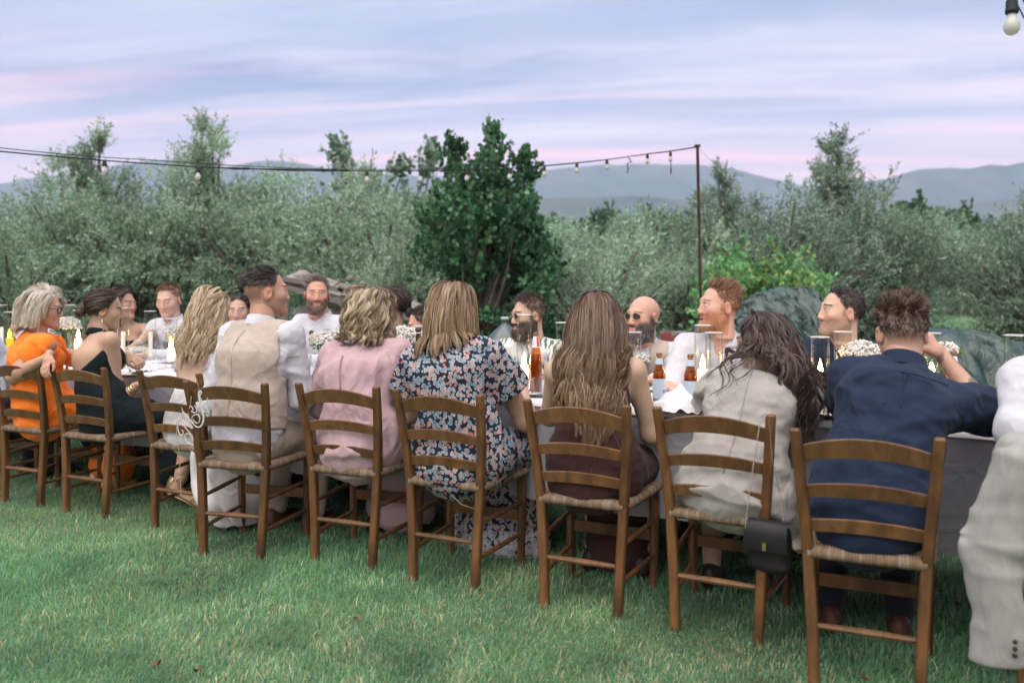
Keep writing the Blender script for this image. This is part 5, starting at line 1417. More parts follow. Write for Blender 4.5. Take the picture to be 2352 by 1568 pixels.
def hair_patch(rng, Vh, Nh, mask, n, length, cols, d=(0, .2, -1), W=.0022, lift=.45):
    idx = np.nonzero(mask)[0]
    if not len(idx): return None
    k = rng.choice(idx, n); p = Vh[k] + rng.standard_normal((n, 3)) * .0015; nn = Nh[k]
    dd = nn * lift + np.array(d) * (1 - lift) + rng.standard_normal((n, 3)) * .22; dd /= np.linalg.norm(dd, axis=1)[:, None]
    L = (length[k] if isinstance(length, np.ndarray) else np.full(n, length)) * (.6 + .6 * rng.random(n))
    P = np.stack([p - nn * .001, p + dd * L[:, None] * .5 + nn * (L * .12)[:, None], p + dd * L[:, None]], 1)
    col = hair_cols(n, cols, rng); return ribbons(P, np.full(n, W), col * .85, col, rng, CR_C)

def join(parts):
    V = []; F = []; C = []; n = 0
    for p in parts:
        if p is None or not len(p[0]): continue
        V.append(p[0]); F.append(p[1] + n); C.append(p[2]); n += len(p[0])
    return np.concatenate(V), np.concatenate(F), np.concatenate(C)

def vnormals(V, Q):
    n = np.cross(V[Q[:, 1]] - V[Q[:, 0]], V[Q[:, 2]] - V[Q[:, 0]]); N = np.zeros_like(V)
    for k in range(4): np.add.at(N, Q[:, k], n)
    return N / (np.linalg.norm(N, axis=1)[:, None] + 1e-12)

# ---------------------------------------------------------------- hands
def hand_mesh(w, d, nrm, side, curl=(.5, .5, .5, .5), spread=.12, thumb=.5, sc=1.0, skin=(.6, .38, .28)):
    """w wrist, d pointing direction, nrm back-of-hand normal, side +1 if the thumb lies on cross(d, nrm)"""
    d = np.array(d, float); d /= np.linalg.norm(d); nrm = np.array(nrm, float); nrm -= d * (nrm @ d); nrm /= np.linalg.norm(nrm)
    t = np.cross(d, nrm) * side; w = np.array(w, float)
    lo = w - .16 * sc; hi = w + .16 * sc + np.abs(d) * .08
    s = SDF(np.minimum(lo, w + d * .2 * sc - .1), np.maximum(hi, w + d * .2 * sc + .1), .0045)
    L = lambda a, b, c: w + (d * a + t * b + nrm * c) * sc
    s.rc(L(-.03, 0, 0), L(.02, 0, 0), .026 * sc, .027 * sc, .01)
    s.ec(L(.015, 0, 0), L(.078, 0, 0), (.030 * sc, .014 * sc), (.039 * sc, .012 * sc), .015, right=t)
    for i, (b, ln) in enumerate(((.029, .070), (.010, .080), (-.010, .074), (-.028, .058))):
        c = curl[i]; dirv = d * 1.0 + t * (b * spread * 12 * .1); p = L(.078, b, .002); a = .15; r0 = .0092
        for sgm, f in ((.45, .6), (.32, 1.2), (.23, 1.6)):
            a += c * f * .8; v = (d * math.cos(a) - nrm * math.sin(a)) + t * b * spread * 6; v = v / np.linalg.norm(v)
            q = p + v * ln * sgm * sc; s.rc(p, q, r0 * sc, r0 * .93 * sc, .004); p = q; r0 *= .93
    p0 = L(.018, .026, -.004); p1 = L(.050, .048, -.012 - .012 * thumb); p2 = L(.078, .052 - .02 * thumb, -.022 - .02 * thumb); p3 = L(.098, .046 - .03 * thumb, -.026 - .024 * thumb)
    s.rc(p0, p1, .016 * sc, .0125 * sc, .012); s.rc(p1, p2, .0118 * sc, .0102 * sc, .004); s.rc(p2, p3, .0100 * sc, .0085 * sc, .004)
    V, Q = s.mesh(); return V, Q, np.tile(np.array(skin) * np.array([1, .95, .93]), (len(V), 1))
# ================================================================== people
def A(*v): return np.array(v, float)
class Fig: pass
def skeleton(f):
    """joints in the sitter's own frame: x right, y where the body faces, z up"""
    by = R(f.yaw); right = A(math.cos(by), -math.sin(by)); fwd = A(math.sin(by), math.cos(by)); o = A(*f.seat)
    def toL(p): d = A(p[0], p[1]) - o; return A(d @ right, d @ fwd, p[2])
    f.toL = toL
    J = {}
    hx, hy_, Y = f.head; J['head'] = toL(at(hx, hy_, Y))
    J['hip'] = A(*getattr(f, 'hip', (0, -.06, .555)))
    hs = f.hs
    J['neck'] = J['head'] + A(*getattr(f, 'noff', (0, -.045, -.165))) * hs
    up = J['neck'] - J['hip']; f.tl = np.linalg.norm(up); up /= f.tl
    tw = R(getattr(f, 'twist', 0)); tr = A(math.cos(tw), -math.sin(tw), 0); tr -= up * (tr @ up) * .6; tr /= np.linalg.norm(tr); tf = np.cross(up, tr)
    f.up, f.tr, f.tf = up, tr, tf
    slouch = getattr(f, 'slouch', .02)
    J['waist'] = J['hip'] + up * f.tl * .34 - tf * slouch * .6
    J['chest'] = J['hip'] + up * f.tl * .70 - tf * slouch
    sw = f.sw
    drop = getattr(f, 'drop', (.045, .045))
    J['shL'] = J['neck'] - tr * sw - up * drop[0] + tf * .012; J['shR'] = J['neck'] + tr * sw - up * drop[1] + tf * .012
    def pt(v): return None if v is None else (toL(at(*v[1:])) if v[0] == 'w' else A(*v[1:]))
    for s, k in ((-1, 'L'), (1, 'R')):
        e, w = getattr(f, 'arm' + k, (None, None))
        e = pt(e); w = pt(w)
        if e is None: e = J['sh' + k] + A(s * .05, .15, -.235) * f.ls
        if w is None: w = A(e[0] - s * .07, e[1] + .23 * f.ls, max(e[2] + .0, .80))
        J['el' + k] = e; J['wr' + k] = w
        J['hp' + k] = J['hip'] + A(s * .085, .02, -.02)
        kn, an = getattr(f, 'leg' + k, (None, None))
        J['kn' + k] = A(s * .12, .40 * f.ls, .505) if kn is None else A(*kn)
        J['an' + k] = A(s * .12, .34, .10) if an is None else A(*an)
    f.J = J
    f.fat = getattr(f, 'fat', 1.0)
    return J

def p_torso(s, f, inf=0.0, lo=0, k=.06, sh=True):
    J = f.J; w = f.sw / .185 * f.fat; i = inf; m = f.sex == 'm'; dp = f.fat
    hipw, wai, che = ((.158, .150, .168) if m else (.170, .128, .148))
    if lo <= 0: s.ec(J['hip'] - f.up * .04, J['hip'] + f.up * .06, ((hipw * w + i), (.120 * dp + i)), ((hipw * w * .97 + i), (.112 * dp + i)), k, f.tr)
    if lo <= 1: s.ec(J['hip'] + f.up * .06, J['waist'], (hipw * w * .97 + i, .110 * dp + i), (wai * w + i, .100 * dp + i), k, f.tr)
    if lo <= 2: s.ec(J['waist'], J['chest'], (wai * w + i, .102 * dp + i), (che * w + i, (.112 if m else .104) * dp + i), k, f.tr)
    top = J['neck'] - f.up * .075
    s.ec(J['chest'], top, (che * w + i, (.110 if m else .100) * dp + i), (f.sw * .80 + i, .072 * dp + i), k, f.tr)
    if not m: 
        for q in (-1, 1): s.ell(J['chest'] + f.tr * q * .07 + f.tf * .085, (.06 + i, .055 + i, .06 + i), .03)
    if sh:
        for q, kk in ((-1, 'L'), (1, 'R')):
            s.rc(J['neck'] - f.up * .035 + f.tr * q * .035, J['sh' + kk], .046 + i, .050 * (1 if m else .86) + i, .045)
def p_neck(s, f, inf=0.0, z=1.0):
    J = f.J; r = (.056 if f.sex == 'm' else .046) * f.hs + inf
    s.rc(J['neck'] - f.up * .05, J['neck'] + (J['head'] - J['neck']) * .55 * z, r * 1.12, r, .035)
def p_arm(s, f, k, t0=0.0, t1=2.0, inf=0.0, ra=None, kk=.04, cap=None, flare=0.0):
    J = f.J; m = f.sex == 'm'; a, e, w = J['sh' + k], J['el' + k], J['wr' + k]; g = getattr(f, 'armfat', 1.0)
    rs = [(.050 if m else .042) * g, (.041 if m else .036) * g, (.027 if m else .023)]
    def P(t): return a + (e - a) * t if t <= 1 else e + (w - e) * (t - 1)
    def Rr(t): return (np.interp(t, [0, 1], rs[:2]) if t <= 1 else np.interp(t, [1, 1.25, 2], [rs[1] * .98, rs[1] * 1.0, rs[2]])) + inf + flare * max(0, t - t0)
    cuts = [t0] + [c for c in (1.0, 1.25) if t0 < c < t1] + [t1]
    for i, (q0, q1) in enumerate(zip(cuts[:-1], cuts[1:])):
        if cap is not None and i == len(cuts) - 2: s.ec(P(q0), P(q1), (Rr(q0),) * 2, (Rr(q1),) * 2, kk, right=(0.3, .2, 1), cap=cap)
        else: s.rc(P(q0), P(q1), Rr(q0), Rr(q1), kk)
def p_leg(s, f, k, inf=0.0, t1=2.0, kk=.03):
    J = f.J; h, n, a = J['hp' + k], J['kn' + k], J['an' + k]; g = f.fat
    s.rc(h, n, .088 * g + inf, .060 + inf, kk)
    if t1 > 1: s.rc(n, n + (a - n) * (t1 - 1), .058 + inf, .058 + (.040 - .058) * (t1 - 1) + inf, kk)
def bounds(f, extra=.2):
    P = np.array(list(f.J.values())); return P.min(0) - extra, P.max(0) + extra
def garment(f, name, m, build, h=.0085, folds=None, lo=None, hi=None, color=None, cut=()):
    L, Hh = bounds(f)
    if lo is not None: L = np.maximum(L, lo)
    if hi is not None: Hh = np.minimum(Hh, hi)
    L[2] = max(L[2], -.012)
    s = SDF(L, Hh, h); build(s); f.last = None
    if folds:
        for fo in (folds if isinstance(folds, list) else [folds]): s.folds(*fo)
    for p, n in cut: s.plane(p, n)
    V, Q = s.mesh()
    o = mobj(name, raw_mesh(name, V, Q, m, color=None if color is None else color(V)), f.root); f.last = V; return o

def seam(f, V, pts, m, name='seam', r=.0022, off=.0012):
    """a stitched line laid on the back of a garment; pts in torso axes (right, up from the hip)"""
    X = (V - f.J['hip']) @ f.tr; Z = (V - f.J['hip']) @ f.up; D = (V - f.J['hip']) @ f.tf; out = []
    q = np.linspace(0, len(pts) - 1, len(pts) * 6); P = np.array(pts, float)
    for t in q:
        i = min(int(t), len(pts) - 2); a, b = P[i] + (P[i + 1] - P[i]) * (t - i)
        k = np.nonzero(np.hypot(X - a, Z - b) < .014)[0]
        if len(k): out.append(f.J['hip'] + f.tr * a + f.up * b + f.tf * (np.sort(D[k])[:3].mean() - off))
    if len(out) > 3:
        o = np.array(out); o[1:-1] = (o[:-2] + o[1:-1] + o[2:]) / 3
        bb = MB(); bb.tube(o, r, 5); bb.build(name, m, f.root, smooth=True)
def shoe(f, k, m, name='shoe', L=.26, yaw=0.0):
    J = f.J; a = J['an' + k]; d = A(math.sin(yaw), math.cos(yaw), 0)
    s = SDF(a - A(.2, .2, .12), a + A(.2, .32, .12), .007)
    heel = A(a[0], a[1], .045) - d * .055; toe = heel + d * (L - .07)
    s.rc(heel, heel + A(0, 0, .03), .036, .034, .02); s.ec(heel, toe, (.036, .036), (.042, .026), .02, right=np.cross(d, A(0, 0, 1))); s.rc(A(a[0], a[1], .09), A(a[0], a[1], .05), .040, .04, .02)
    s.plane(A(0, 0, .008), A(0, 0, -1)); s.plane(A(0, 0, .115), A(0, 0, 1))
    V, Q = s.mesh(); return mobj(name, raw_mesh(name, V, Q, m), f.root)

def glasses(f, dark=True, frame='gold', M=None, z=.010):
    fm = {'gold': mat('gold_frame', (.62, .45, .22), .3, metal=1.0, var=0), 'black': mat('black_frame', (.02, .02, .022), .3, var=0, spec=.5)}[frame]
    lens = mat('dark_lens', (.025, .028, .032), .08, var=0, spec=.6) if dark else glass_mat('spectacle_lens', (.96, .97, .97))
    g = empty('g'); bpy.data.objects.remove(g)
    b = MB(); th = np.linspace(0, 2 * PI, 21)
    for q in (-1, 1):
        shape = [(q * .033 + .024 * math.cos(t) * (1 + .06 * math.cos(2 * t)), .101 - .006 * abs(math.cos(t)) * (1 if q * math.cos(t) > 0 else 0) * 1.6, z - .002 + .020 * math.sin(t) * (1 - .10 * math.cos(t) * q)) for t in th]
        b.tube(shape, .0016 if frame == 'gold' else .003, 6, cap=False)
        b.tube([(q * .056, .094, z + .006), (q * .074, .07, z + .006), (q * .083, .02, z + .004), (q * .084, -.02, z - .002), (q * .08, -.03, z - .012)], .0016 if frame == 'gold' else .0028, 6)
    b.tube([(-.010, .103, z + .003), (0, .108, z + .006), (.010, .103, z + .003)], .0016 if frame == 'gold' else .003, 6)
    fr = b.build('glasses_frame', fm, f.root, smooth=True); fr.matrix_local = M
    for q in (-1, 1):
        b = MB(); ring = [(q * .033 + .0235 * math.cos(t), .0995 - .006 * abs(math.cos(t)) * (1 if q * math.cos(t) > 0 else 0) * 1.6, z - .002 + .0195 * math.sin(t)) for t in th[:-1]]
        b.rings([ring, [(x, y + .0012, zz) for x, y, zz in ring]]); o = b.build('lens', lens, fr, smooth=False)
    return fr

def person(label, group=None, **kw):
    f = Fig(); f.sex = 'm'; f.hs = 1.0; f.ls = 1.0; f.sw = .185; f.fade = 0; f.stubble = 0; f.skin = (.60, .37, .275); f.hair = [(.05, .035, .025)]; f.jaw = 1.0; f.beard = 0.0; f.hp = 0; f.hr = 0
    f.noarms = False; f.bare = (); f.garb = None; f.hairfn = None; f.mopen = 0.0; f.hands = {}
    for k, v in kw.items(): setattr(f, k, v)
    f.skin = tuple(np.array(f.skin) * A(.82, .86, .84))
    rng = np.random.default_rng(abs(int(f.head[0] * 7 + 11))); f.rng = rng
    J = skeleton(f)
    f.root = empty('person', (*f.seat, 0), -R(f.yaw), label, 'person', group)
    Rh = rotm(R(f.hy - f.yaw), R(f.hp), R(f.hr)); M = Matrix.Translation(J['head']) @ Matrix((Rh * f.hs).tolist()).to_4x4(); f.M = M; f.Rh = Rh
    # --- body: one mesh (torso, limbs, neck, head, hands)
    hsdf = head_sdf(f.sex, f.jaw, f.beard, f.mopen); hsdf.plane(A(0, 0, -.155), A(0, 0, -1)); Vh, Qh = hsdf.mesh()
    P = dict(skin=f.skin, hair=f.hair, fade=f.fade, stubble=f.stubble)
    for k in ('beardcol', 'eyes', 'closed', 'browcol', 'iris', 'lip', 'gaze'):
        if hasattr(f, k): P[k] = getattr(f, k)
    if f.mopen: P['mopen'] = f.mopen
    P['longhair'] = f.sex == 'f'
    Ch = paint_head(Vh, P); Nh = vnormals(Vh, Qh)
    Vl = Vh @ (Rh * f.hs).T + J['head']
    lo, hi = bounds(f, .17); lo[2] = max(lo[2], .0); hi[2] = J['head'][2]
    s = SDF(lo, hi, .0095)
    p_torso(s, f); p_neck(s, f)
    for k in 'LR':
        p_arm(s, f, k); p_leg(s, f, k)
        if k not in f.hands:      # plain relaxed hand on the end of the arm
            w, e = J['wr' + k], J['el' + k]; d = (w - e) / (np.linalg.norm(w - e) + 1e-9)
            d[2] *= .3; d /= np.linalg.norm(d)
    Vb, Qb = s.mesh(); Cb = np.tile(np.array(f.skin), (len(Vb), 1))
    if hasattr(f, 'paint'): Cb = f.paint(f, Vb, Cb)
    parts = [(Vb, Qb, Cb), (Vl, Qh, Ch)]
    for k in 'LR':
        w, e = J['wr' + k], J['el' + k]; d = (w - e) / (np.linalg.norm(w - e) + 1e-9)
        hk = f.hands.get(k)
        sg = 1 if k == 'R' else -1
        if hk is None: d2 = d * A(1, 1, .25); hk = dict(d=d2, n=(0, 0, 1), curl=(.35, .4, .45, .5), thumb=.4)
        side = hk.get('side', -sg if True else 1)
        parts.append(hand_mesh(w - d * .005, hk['d'], hk['n'], side, hk.get('curl', (.4,) * 4), hk.get('spread', .12), hk.get('thumb', .5), (1.0 if f.sex == 'm' else .9), f.skin))
    V, Q, C = join(parts)
    mobj('body', raw_mesh('body', V, Q, SKINM, color=C), f.root)
    # --- hair and beard, in head space
    g = Rh.T @ A(0, 0, -1); f.g = g
    sph = [(J['chest'] - f.up * .05 - f.tf * .0, .135 * f.fat), (J['chest'] + f.up * .08, .125), (J['neck'] - f.up * .06 + f.tr * .09, .085), (J['neck'] - f.up * .06 - f.tr * .09, .085), (J['neck'] - f.up * .06, .085), (J['shL'], .07), (J['shR'], .07), (J['waist'], .13)]
    f.torso_h = [((Rh.T @ (c - J['head'])) / f.hs, (r / f.hs,) * 3) for c, r in [(c, r + getattr(f, 'hcol', 0.0)) for c, r in sph]]
    if f.hairfn:
        Vx, Fx, Cx = join(f.hairfn(f, rng, Vh, Nh)); o = mobj('hair', raw_mesh('hair', Vx, Fx, HAIRM, color=Cx), f.root); o.matrix_local = M
    if f.stubble > .5:
        x, y, z = Vh.T; ax = np.abs(x)
        mk = (((z < -.034) & (y > -.02) & (z > -.16) & ~((np.hypot(x, (y + .03)) < .058) & (z < -.10))) | ((np.abs(z + .048) < .009) & (ax < .028) & (y > .085))) & ~((np.abs(z + .0625) < .009) & (ax < .022)) & ~((ax < .035) & (z > -.052) & (np.abs(z + .048) > .009)) & (Nh[:, 2] > -.97) | ((ax > .055) & (np.abs(y - .014) < .016) & (z < .005) & (z > -.05))
        bl = getattr(f, 'blen', .008); bc = getattr(f, 'beardcols', f.hair)
        hp_ = hair_patch(rng, Vh, Nh, mk, getattr(f, 'bn', 1600), bl * (1 + 1.5 * smooth01(-z, .07, .11)) , bc)
        if hp_ is not None: o = mobj('beard', raw_mesh('beard', *hp_[:2], HAIRM, color=hp_[2]), f.root); o.matrix_local = M
    if f.garb: f.garb(f)
    if getattr(f, 'specs', None): glasses(f, *f.specs, M=M)
    return f

def fabric(name, col, **kw):
    d = dict(rough=.85, var=.10, vscale=6, bump=.35, bscale=340, sheen=.15, spec=.12, bdist=.0012, wr=.5); d.update(kw); return mat(name, col, **d)
SHIRT_W = fabric('white_shirt_cotton', (.52, .53, .57)); LINEN = fabric('beige_linen', (.42, .355, .305), var=.16, vscale=10); TROUS = fabric('taupe_trouser', (.34, .28, .225))
NAVY = fabric('navy_cotton', (.016, .027, .054), var=.2, sheen=.04); PINK = fabric('pink_crepe', (.45, .315, .335), sheen=.15); BROWN = fabric('brown_jersey', (.050, .024, .022), var=.2, sheen=.05); BLACKF = fabric('black_crepe', (.010, .016, .018), var=.2, sheen=.03)
ORANGE = fabric('orange_crepe', (.92, .22, .028), sheen=.1); BLAZER = fabric('grey_beige_linen', (.34, .325, .30), var=.14, vscale=12); DARKT = fabric('dark_trouser', (.02, .022, .03)); IVORY = fabric('ivory_lace', (.58, .575, .57), bump=.8, bscale=120, bdist=.003); PALEB = fabric('pale_blue_cotton', (.45, .52, .62))
SHOEB = mat('brown_leather', (.085, .035, .022), .45, var=.2); SHOED = mat('dark_leather', (.03, .022, .02), .45, var=.2); GOLD = mat('gold_leather', (.62, .47, .25), .35, var=.1, metal=.8); GOLDM = mat('gold_metal', (.75, .55, .25), .25, metal=1.0, var=0)

def floral_material():
    m = bpy.data.materials.new('navy_floral_print'); m.use_nodes = True; t = m.node_tree; b = t.nodes['Principled BSDF']
    tcn = nd(t, 'ShaderNodeTexCoord'); sp = nd(t, 'ShaderNodeSeparateXYZ'); t.links.new(tcn.outputs['Object'], sp.inputs[0])
    u = mth(t, 'ADD', sp.outputs[0], mth(t, 'MULTIPLY', sp.outputs[1], .62)); v = sp.outputs[2]
    def flower(scale, petals, ro, rp, seed, rot):
        cmb = nd(t, 'ShaderNodeCombineXYZ'); t.links.new(mth(t, 'ADD', mth(t, 'MULTIPLY', u, scale), seed), cmb.inputs[0]); t.links.new(mth(t, 'ADD', mth(t, 'MULTIPLY', v, scale), seed * .7), cmb.inputs[1])
        vo = nd(t, 'ShaderNodeTexVoronoi', voronoi_dimensions='2D', i_Scale=1.0, i_Randomness=.75); t.links.new(cmb.outputs[0], vo.inputs['Vector'])
        sb = nd(t, 'ShaderNodeVectorMath', operation='SUBTRACT'); t.links.new(cmb.outputs[0], sb.inputs[0]); t.links.new(vo.outputs['Position'], sb.inputs[1])
        q = nd(t, 'ShaderNodeSeparateXYZ'); t.links.new(sb.outputs[0], q.inputs[0]); cs = nd(t, 'ShaderNodeSeparateColor'); t.links.new(vo.outputs['Color'], cs.inputs[0])
        ang = mth(t, 'ADD', mth(t, 'ARCTAN2', q.outputs[1], q.outputs[0]), mth(t, 'MULTIPLY', cs.outputs[0], 6.28))
        r = vo.outputs['Distance']
        lobe = mth(t, 'ABSOLUTE', mth(t, 'COSINE', mth(t, 'MULTIPLY', ang, petals / 2)))
        edge = mth(t, 'ADD', mth(t, 'MULTIPLY', mth(t, 'POWER', lobe, .7), rp), ro)
        rel = mth(t, 'DIVIDE', r, edge)
        return rel, cs, lobe
    base = (.012, .018, .034)
    n = nd(t, 'ShaderNodeTexNoise', i_Scale=40.0); t.links.new(tcn.outputs['Object'], n.inputs['Vector'])
    c = mixc(t, n.outputs[0], base, (.020, .028, .050))
    def step(x, th, w=.08): return mth(t, 'MULTIPLY', mth(t, 'SUBTRACT', th, x), 1 / w, clamp=True)
    rel, cs, lobe = flower(38, 2, .02, .42, 3.3, 0)                     # leaves and sprigs
    leafc = mixc(t, mth(t, 'GREATER_THAN', cs.outputs[1], .62), (.22, .30, .34), mixc(t, mth(t, 'GREATER_THAN', cs.outputs[1], .85), (.42, .17, .13), (.48, .36, .34)))
    c = mixc(t, step(rel, 1.0), c, leafc); c = mixc(t, mth(t, 'MULTIPLY', step(rel, .45), .55), c, (.10, .14, .17))
    rel, cs, lobe = flower(25, 2, .02, .44, 9.7, 0)
    c = mixc(t, step(rel, 1.0), c, (.36, .36, .36)); c = mixc(t, step(rel, .80), c, mixc(t, mth(t, 'GREATER_THAN', cs.outputs[2], .5), (.16, .24, .30), (.36, .26, .25)))
    rel, cs, lobe = flower(19, 6, .11, .16, 5.1, 0)                     # blossoms
    on = mth(t, 'GREATER_THAN', cs.outputs[1], .50)
    c = mixc(t, mth(t, 'MULTIPLY', step(rel, 1.0), on), c, (.46, .44, .42)); c = mixc(t, mth(t, 'MULTIPLY', step(rel, .82), on), c, mixc(t, mth(t, 'GREATER_THAN', cs.outputs[0], .5), (.20, .29, .33), (.38, .28, .27)))
    c = mixc(t, mth(t, 'MULTIPLY', step(rel, .42), on), c, (.42, .13, .10)); c = mixc(t, mth(t, 'MULTIPLY', step(rel, .20), on), c, (.55, .48, .38))
    zb = mth(t, 'MULTIPLY', mth(t, 'LESS_THAN', v, .13), mth(t, 'GREATER_THAN', n.outputs[0], .46)); c = mixc(t, mth(t, 'MULTIPLY', zb, .6), c, (.45, .45, .46))
    t.links.new(c, b.inputs['Base Color']); b.inputs['Roughness'].default_value = .8; b.inputs['Specular IOR Level'].default_value = .15
    return m
FLORAL = floral_material()
def palm_material():
    m = bpy.data.materials.new('leaf_print_cotton'); m.use_nodes = True; t = m.node_tree; b = t.nodes['Principled BSDF']
    tcn = nd(t, 'ShaderNodeTexCoord')
    wv = nd(t, 'ShaderNodeTexWave', wave_type='BANDS', i_Scale=9.0, i_Distortion=9.0, i_Detail=2.0); t.links.new(tcn.outputs['Object'], wv.inputs['Vector'])
    n = nd(t, 'ShaderNodeTexNoise', i_Scale=7.0, i_Detail=2.0); t.links.new(tcn.outputs['Object'], n.inputs['Vector'])
    leaf = mth(t, 'MULTIPLY', ramp(t, wv.outputs[0], [(.45, 0.0), (.6, 1.0)]), ramp(t, n.outputs[0], [(.42, 0.0), (.52, 1.0)]))
    c = mixc(t, leaf, mixc(t, ramp(t, n.outputs[0], [(.5, 0.0), (.62, 1.0)]), (.72, .70, .66), (.44, .40, .30)), (.075, .14, .12))
    t.links.new(c, b.inputs['Base Color']); b.inputs['Roughness'].default_value = .8; return m
PALM = palm_material()

# ---------------------------------------------------------------- standard clothes
def collar(f, m, h=.035, name='collar', r=None):
    J = f.J; c = J['neck'] + f.up * .015; ax = (J['head'] - J['neck']); ax /= np.linalg.norm(ax); r = r or (.066 if f.sex == 'm' else .056)
    b = MB(); n = 22; th = np.linspace(0, 2 * PI, n, endpoint=False)
    rt = f.tr; fw = np.cross(ax, rt)
    def ring(rad, z, dip): return [c + rt * rad * math.cos(t) + fw * rad * 1.05 * math.sin(t) + ax * (z - dip * max(0, math.sin(t)) ** 3) for t in th]
    b.rings([ring(r + .016, -.02, .05), ring(r + .006, h * .8, .05), ring(r + .003, h, .045), ring(r - .003, h * .95, .045), ring(r, .0, .045)], cap=False)
    b.build(name, m, f.root, smooth=True)
def shirt(f, m, sleeve=1.93, fold=.010, name='shirt', inf=.014, sinf=.014, col=True, lo=0, cuff=True):
    def bld(s):
        p_torso(s, f, inf, lo=lo); 
        for k in 'LR': p_arm(s, f, k, 0, sleeve, sinf, cap=.02, flare=.004)
        s.ell(f.J['neck'] + f.up * .045 + f.tf * .012, (.062, .066, .05), .01, 'sub')
    garment(f, name, m, bld, folds=[(fold, 7, 7, 12, f.head[0] * .01), (fold * .5, 18, 18, 22, 3.0)])
    if col: collar(f, m)
def vest(f, m):
    def bld(s):
        p_torso(s, f, .024, lo=0)
        for q, k in ((-1, 'L'), (1, 'R')):
            s.rc(f.J['sh' + k] + f.tr * q * .020 - f.up * .0, f.J['sh' + k] + f.tr * q * .03 - f.up * .14, .075, .080, .012, 'sub')
            s.rc(f.J['sh' + k], f.J['el' + k], .070, .070, .01, 'sub')
        s.ell(f.J['neck'] + f.up * .045 + f.tf * .015, (.068, .072, .06), .01, 'sub')
        s.rc(f.J['neck'] + f.tf * .09, f.J['chest'] + f.tf * .16 - f.up * .03, .05, .02, .02, 'sub')
    garment(f, 'waistcoat', m, bld, folds=[(.004, 8, 8, 14, 2.2), (.002, 20, 20, 26, 5.)], cut=[(f.J['hip'] + f.up * .045, -f.up)])
    seam(f, f.last, [(0, .07), (.004, .2), (0, .32), (0, f.tl - .03)], m, 'centre_seam')
def trousers(f, m, sh=SHOED):
    def bld(s):
        p_torso_low(s, f, .012)
        for k in 'LR': p_leg(s, f, k, .014, 1.97)
    garment(f, 'trousers', m, bld, folds=[(.006, 8, 8, 10, 6.0)])
    for k in 'LR': shoe(f, k, sh)
def p_torso_low(s, f, i):
    J = f.J; w = f.sw / .185 * f.fat; hw = .158 if f.sex == 'm' else .17
    s.ec(J['hip'] - f.up * .05, J['hip'] + f.up * .085, (hw * w + i, .120 * f.fat + i), (hw * w * .96 + i, .108 * f.fat + i), .04, f.tr)
def skirt(s, f, i, hem=.12, wide=.20, knee=.40):
    J = f.J; p_torso_low(s, f, i)
    for k in 'LR': s.rc(J['hp' + k], J['kn' + k], .092 * f.fat + i, .07 + i, .06)
    kn = (J['knL'] + J['knR']) / 2; an = (J['anL'] + J['anR']) / 2
    s.ec(kn + A(0, -.03, -.01), A(an[0], an[1] + .02, hem), (wide * .85, .075), (wide, .13), .05)
    s.ec(J['hip'] + A(0, .04, -.02), kn + A(0, 0, .0), (.17 * f.fat, .085), (.16, .065), .05, cap=.02)
def std_hair(length, comb, lift, sides=.3, n=2600, spike=0.0, zmin=-1.0, W=.0024):
    return lambda f, rng, Vh, Nh: [hair_short(rng, n, length, comb, lift, f.hair, W=W, sides=sides, spike=spike, zmin=zmin)]
SK_F, SK_T, SK_R, SK_B = (.66, .43, .34), (.50, .28, .19), (.66, .37, .285), (.58, .36, .27)
DKB = [(.035, .022, .016), (.055, .035, .025), (.022, .015, .012)]
G_N, G_F = 'guests with their backs to the lawn', 'guests on the grove side of the table'

# ================================================================== the near row
def garb_P1(f):
    def bld(s):
        p_torso(s, f, .016); skirt(s, f, .018, hem=.16, wide=.19)
        for k in 'LR': p_arm(s, f, k, .0, .42, .022, cap=.012, flare=.075)
        s.ell(f.J['neck'] + f.up * .05 + f.tf * .045, (.065, .09, .075), .012, 'sub')
    garment(f, 'dress', ORANGE, bld, folds=[(.012, 6, 6, 14, 1.0), (.007, 13, 13, 6, 4.0)])
    b = MB()                                           # two ruffles down the front opening
    for q in (-1, 1):
        rs = []
        for u in np.linspace(0, 1, 10):
            c = f.J['neck'] * (1 - u) + (f.J['waist'] + f.tf * .03) * u + f.tf * (.085 + .05 * math.sin(u * 3)) + f.tr * q * (.075 * (1 - u) + .02)
            w = .035 * math.sin(PI * min(1, u * .9 + .1)) + .008
            rs.append([c + f.tr * q * .0, c + f.tr * q * w * .5 + f.tf * (.02 + .012 * math.sin(u * 16)), c + f.tr * q * w + f.tf * .012 * math.cos(u * 14), c + f.tr * q * w * .9 - f.tf * .01])
        b.rings(rs, cap=False, closed=False)
    b.build('ruffle', ORANGE, f.root, smooth=True)
    for k in 'LR': shoe(f, k, GOLD, 'shoe', .22)
    w, e = f.J['wrR'], f.J['elR']; d = (w - e) / np.linalg.norm(w - e); b = MB(); th = np.linspace(0, 2 * PI, 17); a_ = np.cross(d, A(0, 0, 1)); a_ /= np.linalg.norm(a_); c_ = np.cross(a_, d)
    b.tube([w - d * .015 + (a_ * math.cos(t) + c_ * math.sin(t)) * .0275 for t in th], .0018, 6, cap=False); b.build('bracelet', GOLDM, f.root, smooth=True)
def hair_P1(f, rng, Vh, Nh):
    return [hair_flow(rng, 3000, 130, .20, [(.66, .60, .50), (.74, .69, .60), (.52, .45, .35), (.62, .55, .44)], f.g, wave=(.005, 1.0), part=.02, back=.5, side=.45, vol=.034, torso=f.torso_h, curlin=.35, lenvar=.2, W=.0036, stray=.03, clump_r=.018, line=([-.12, -.06, -.02, .02, .045, .06], [-.045, -.035, -.02, .0, .05, .09]))]
x, y, b_ = seat_of(1)
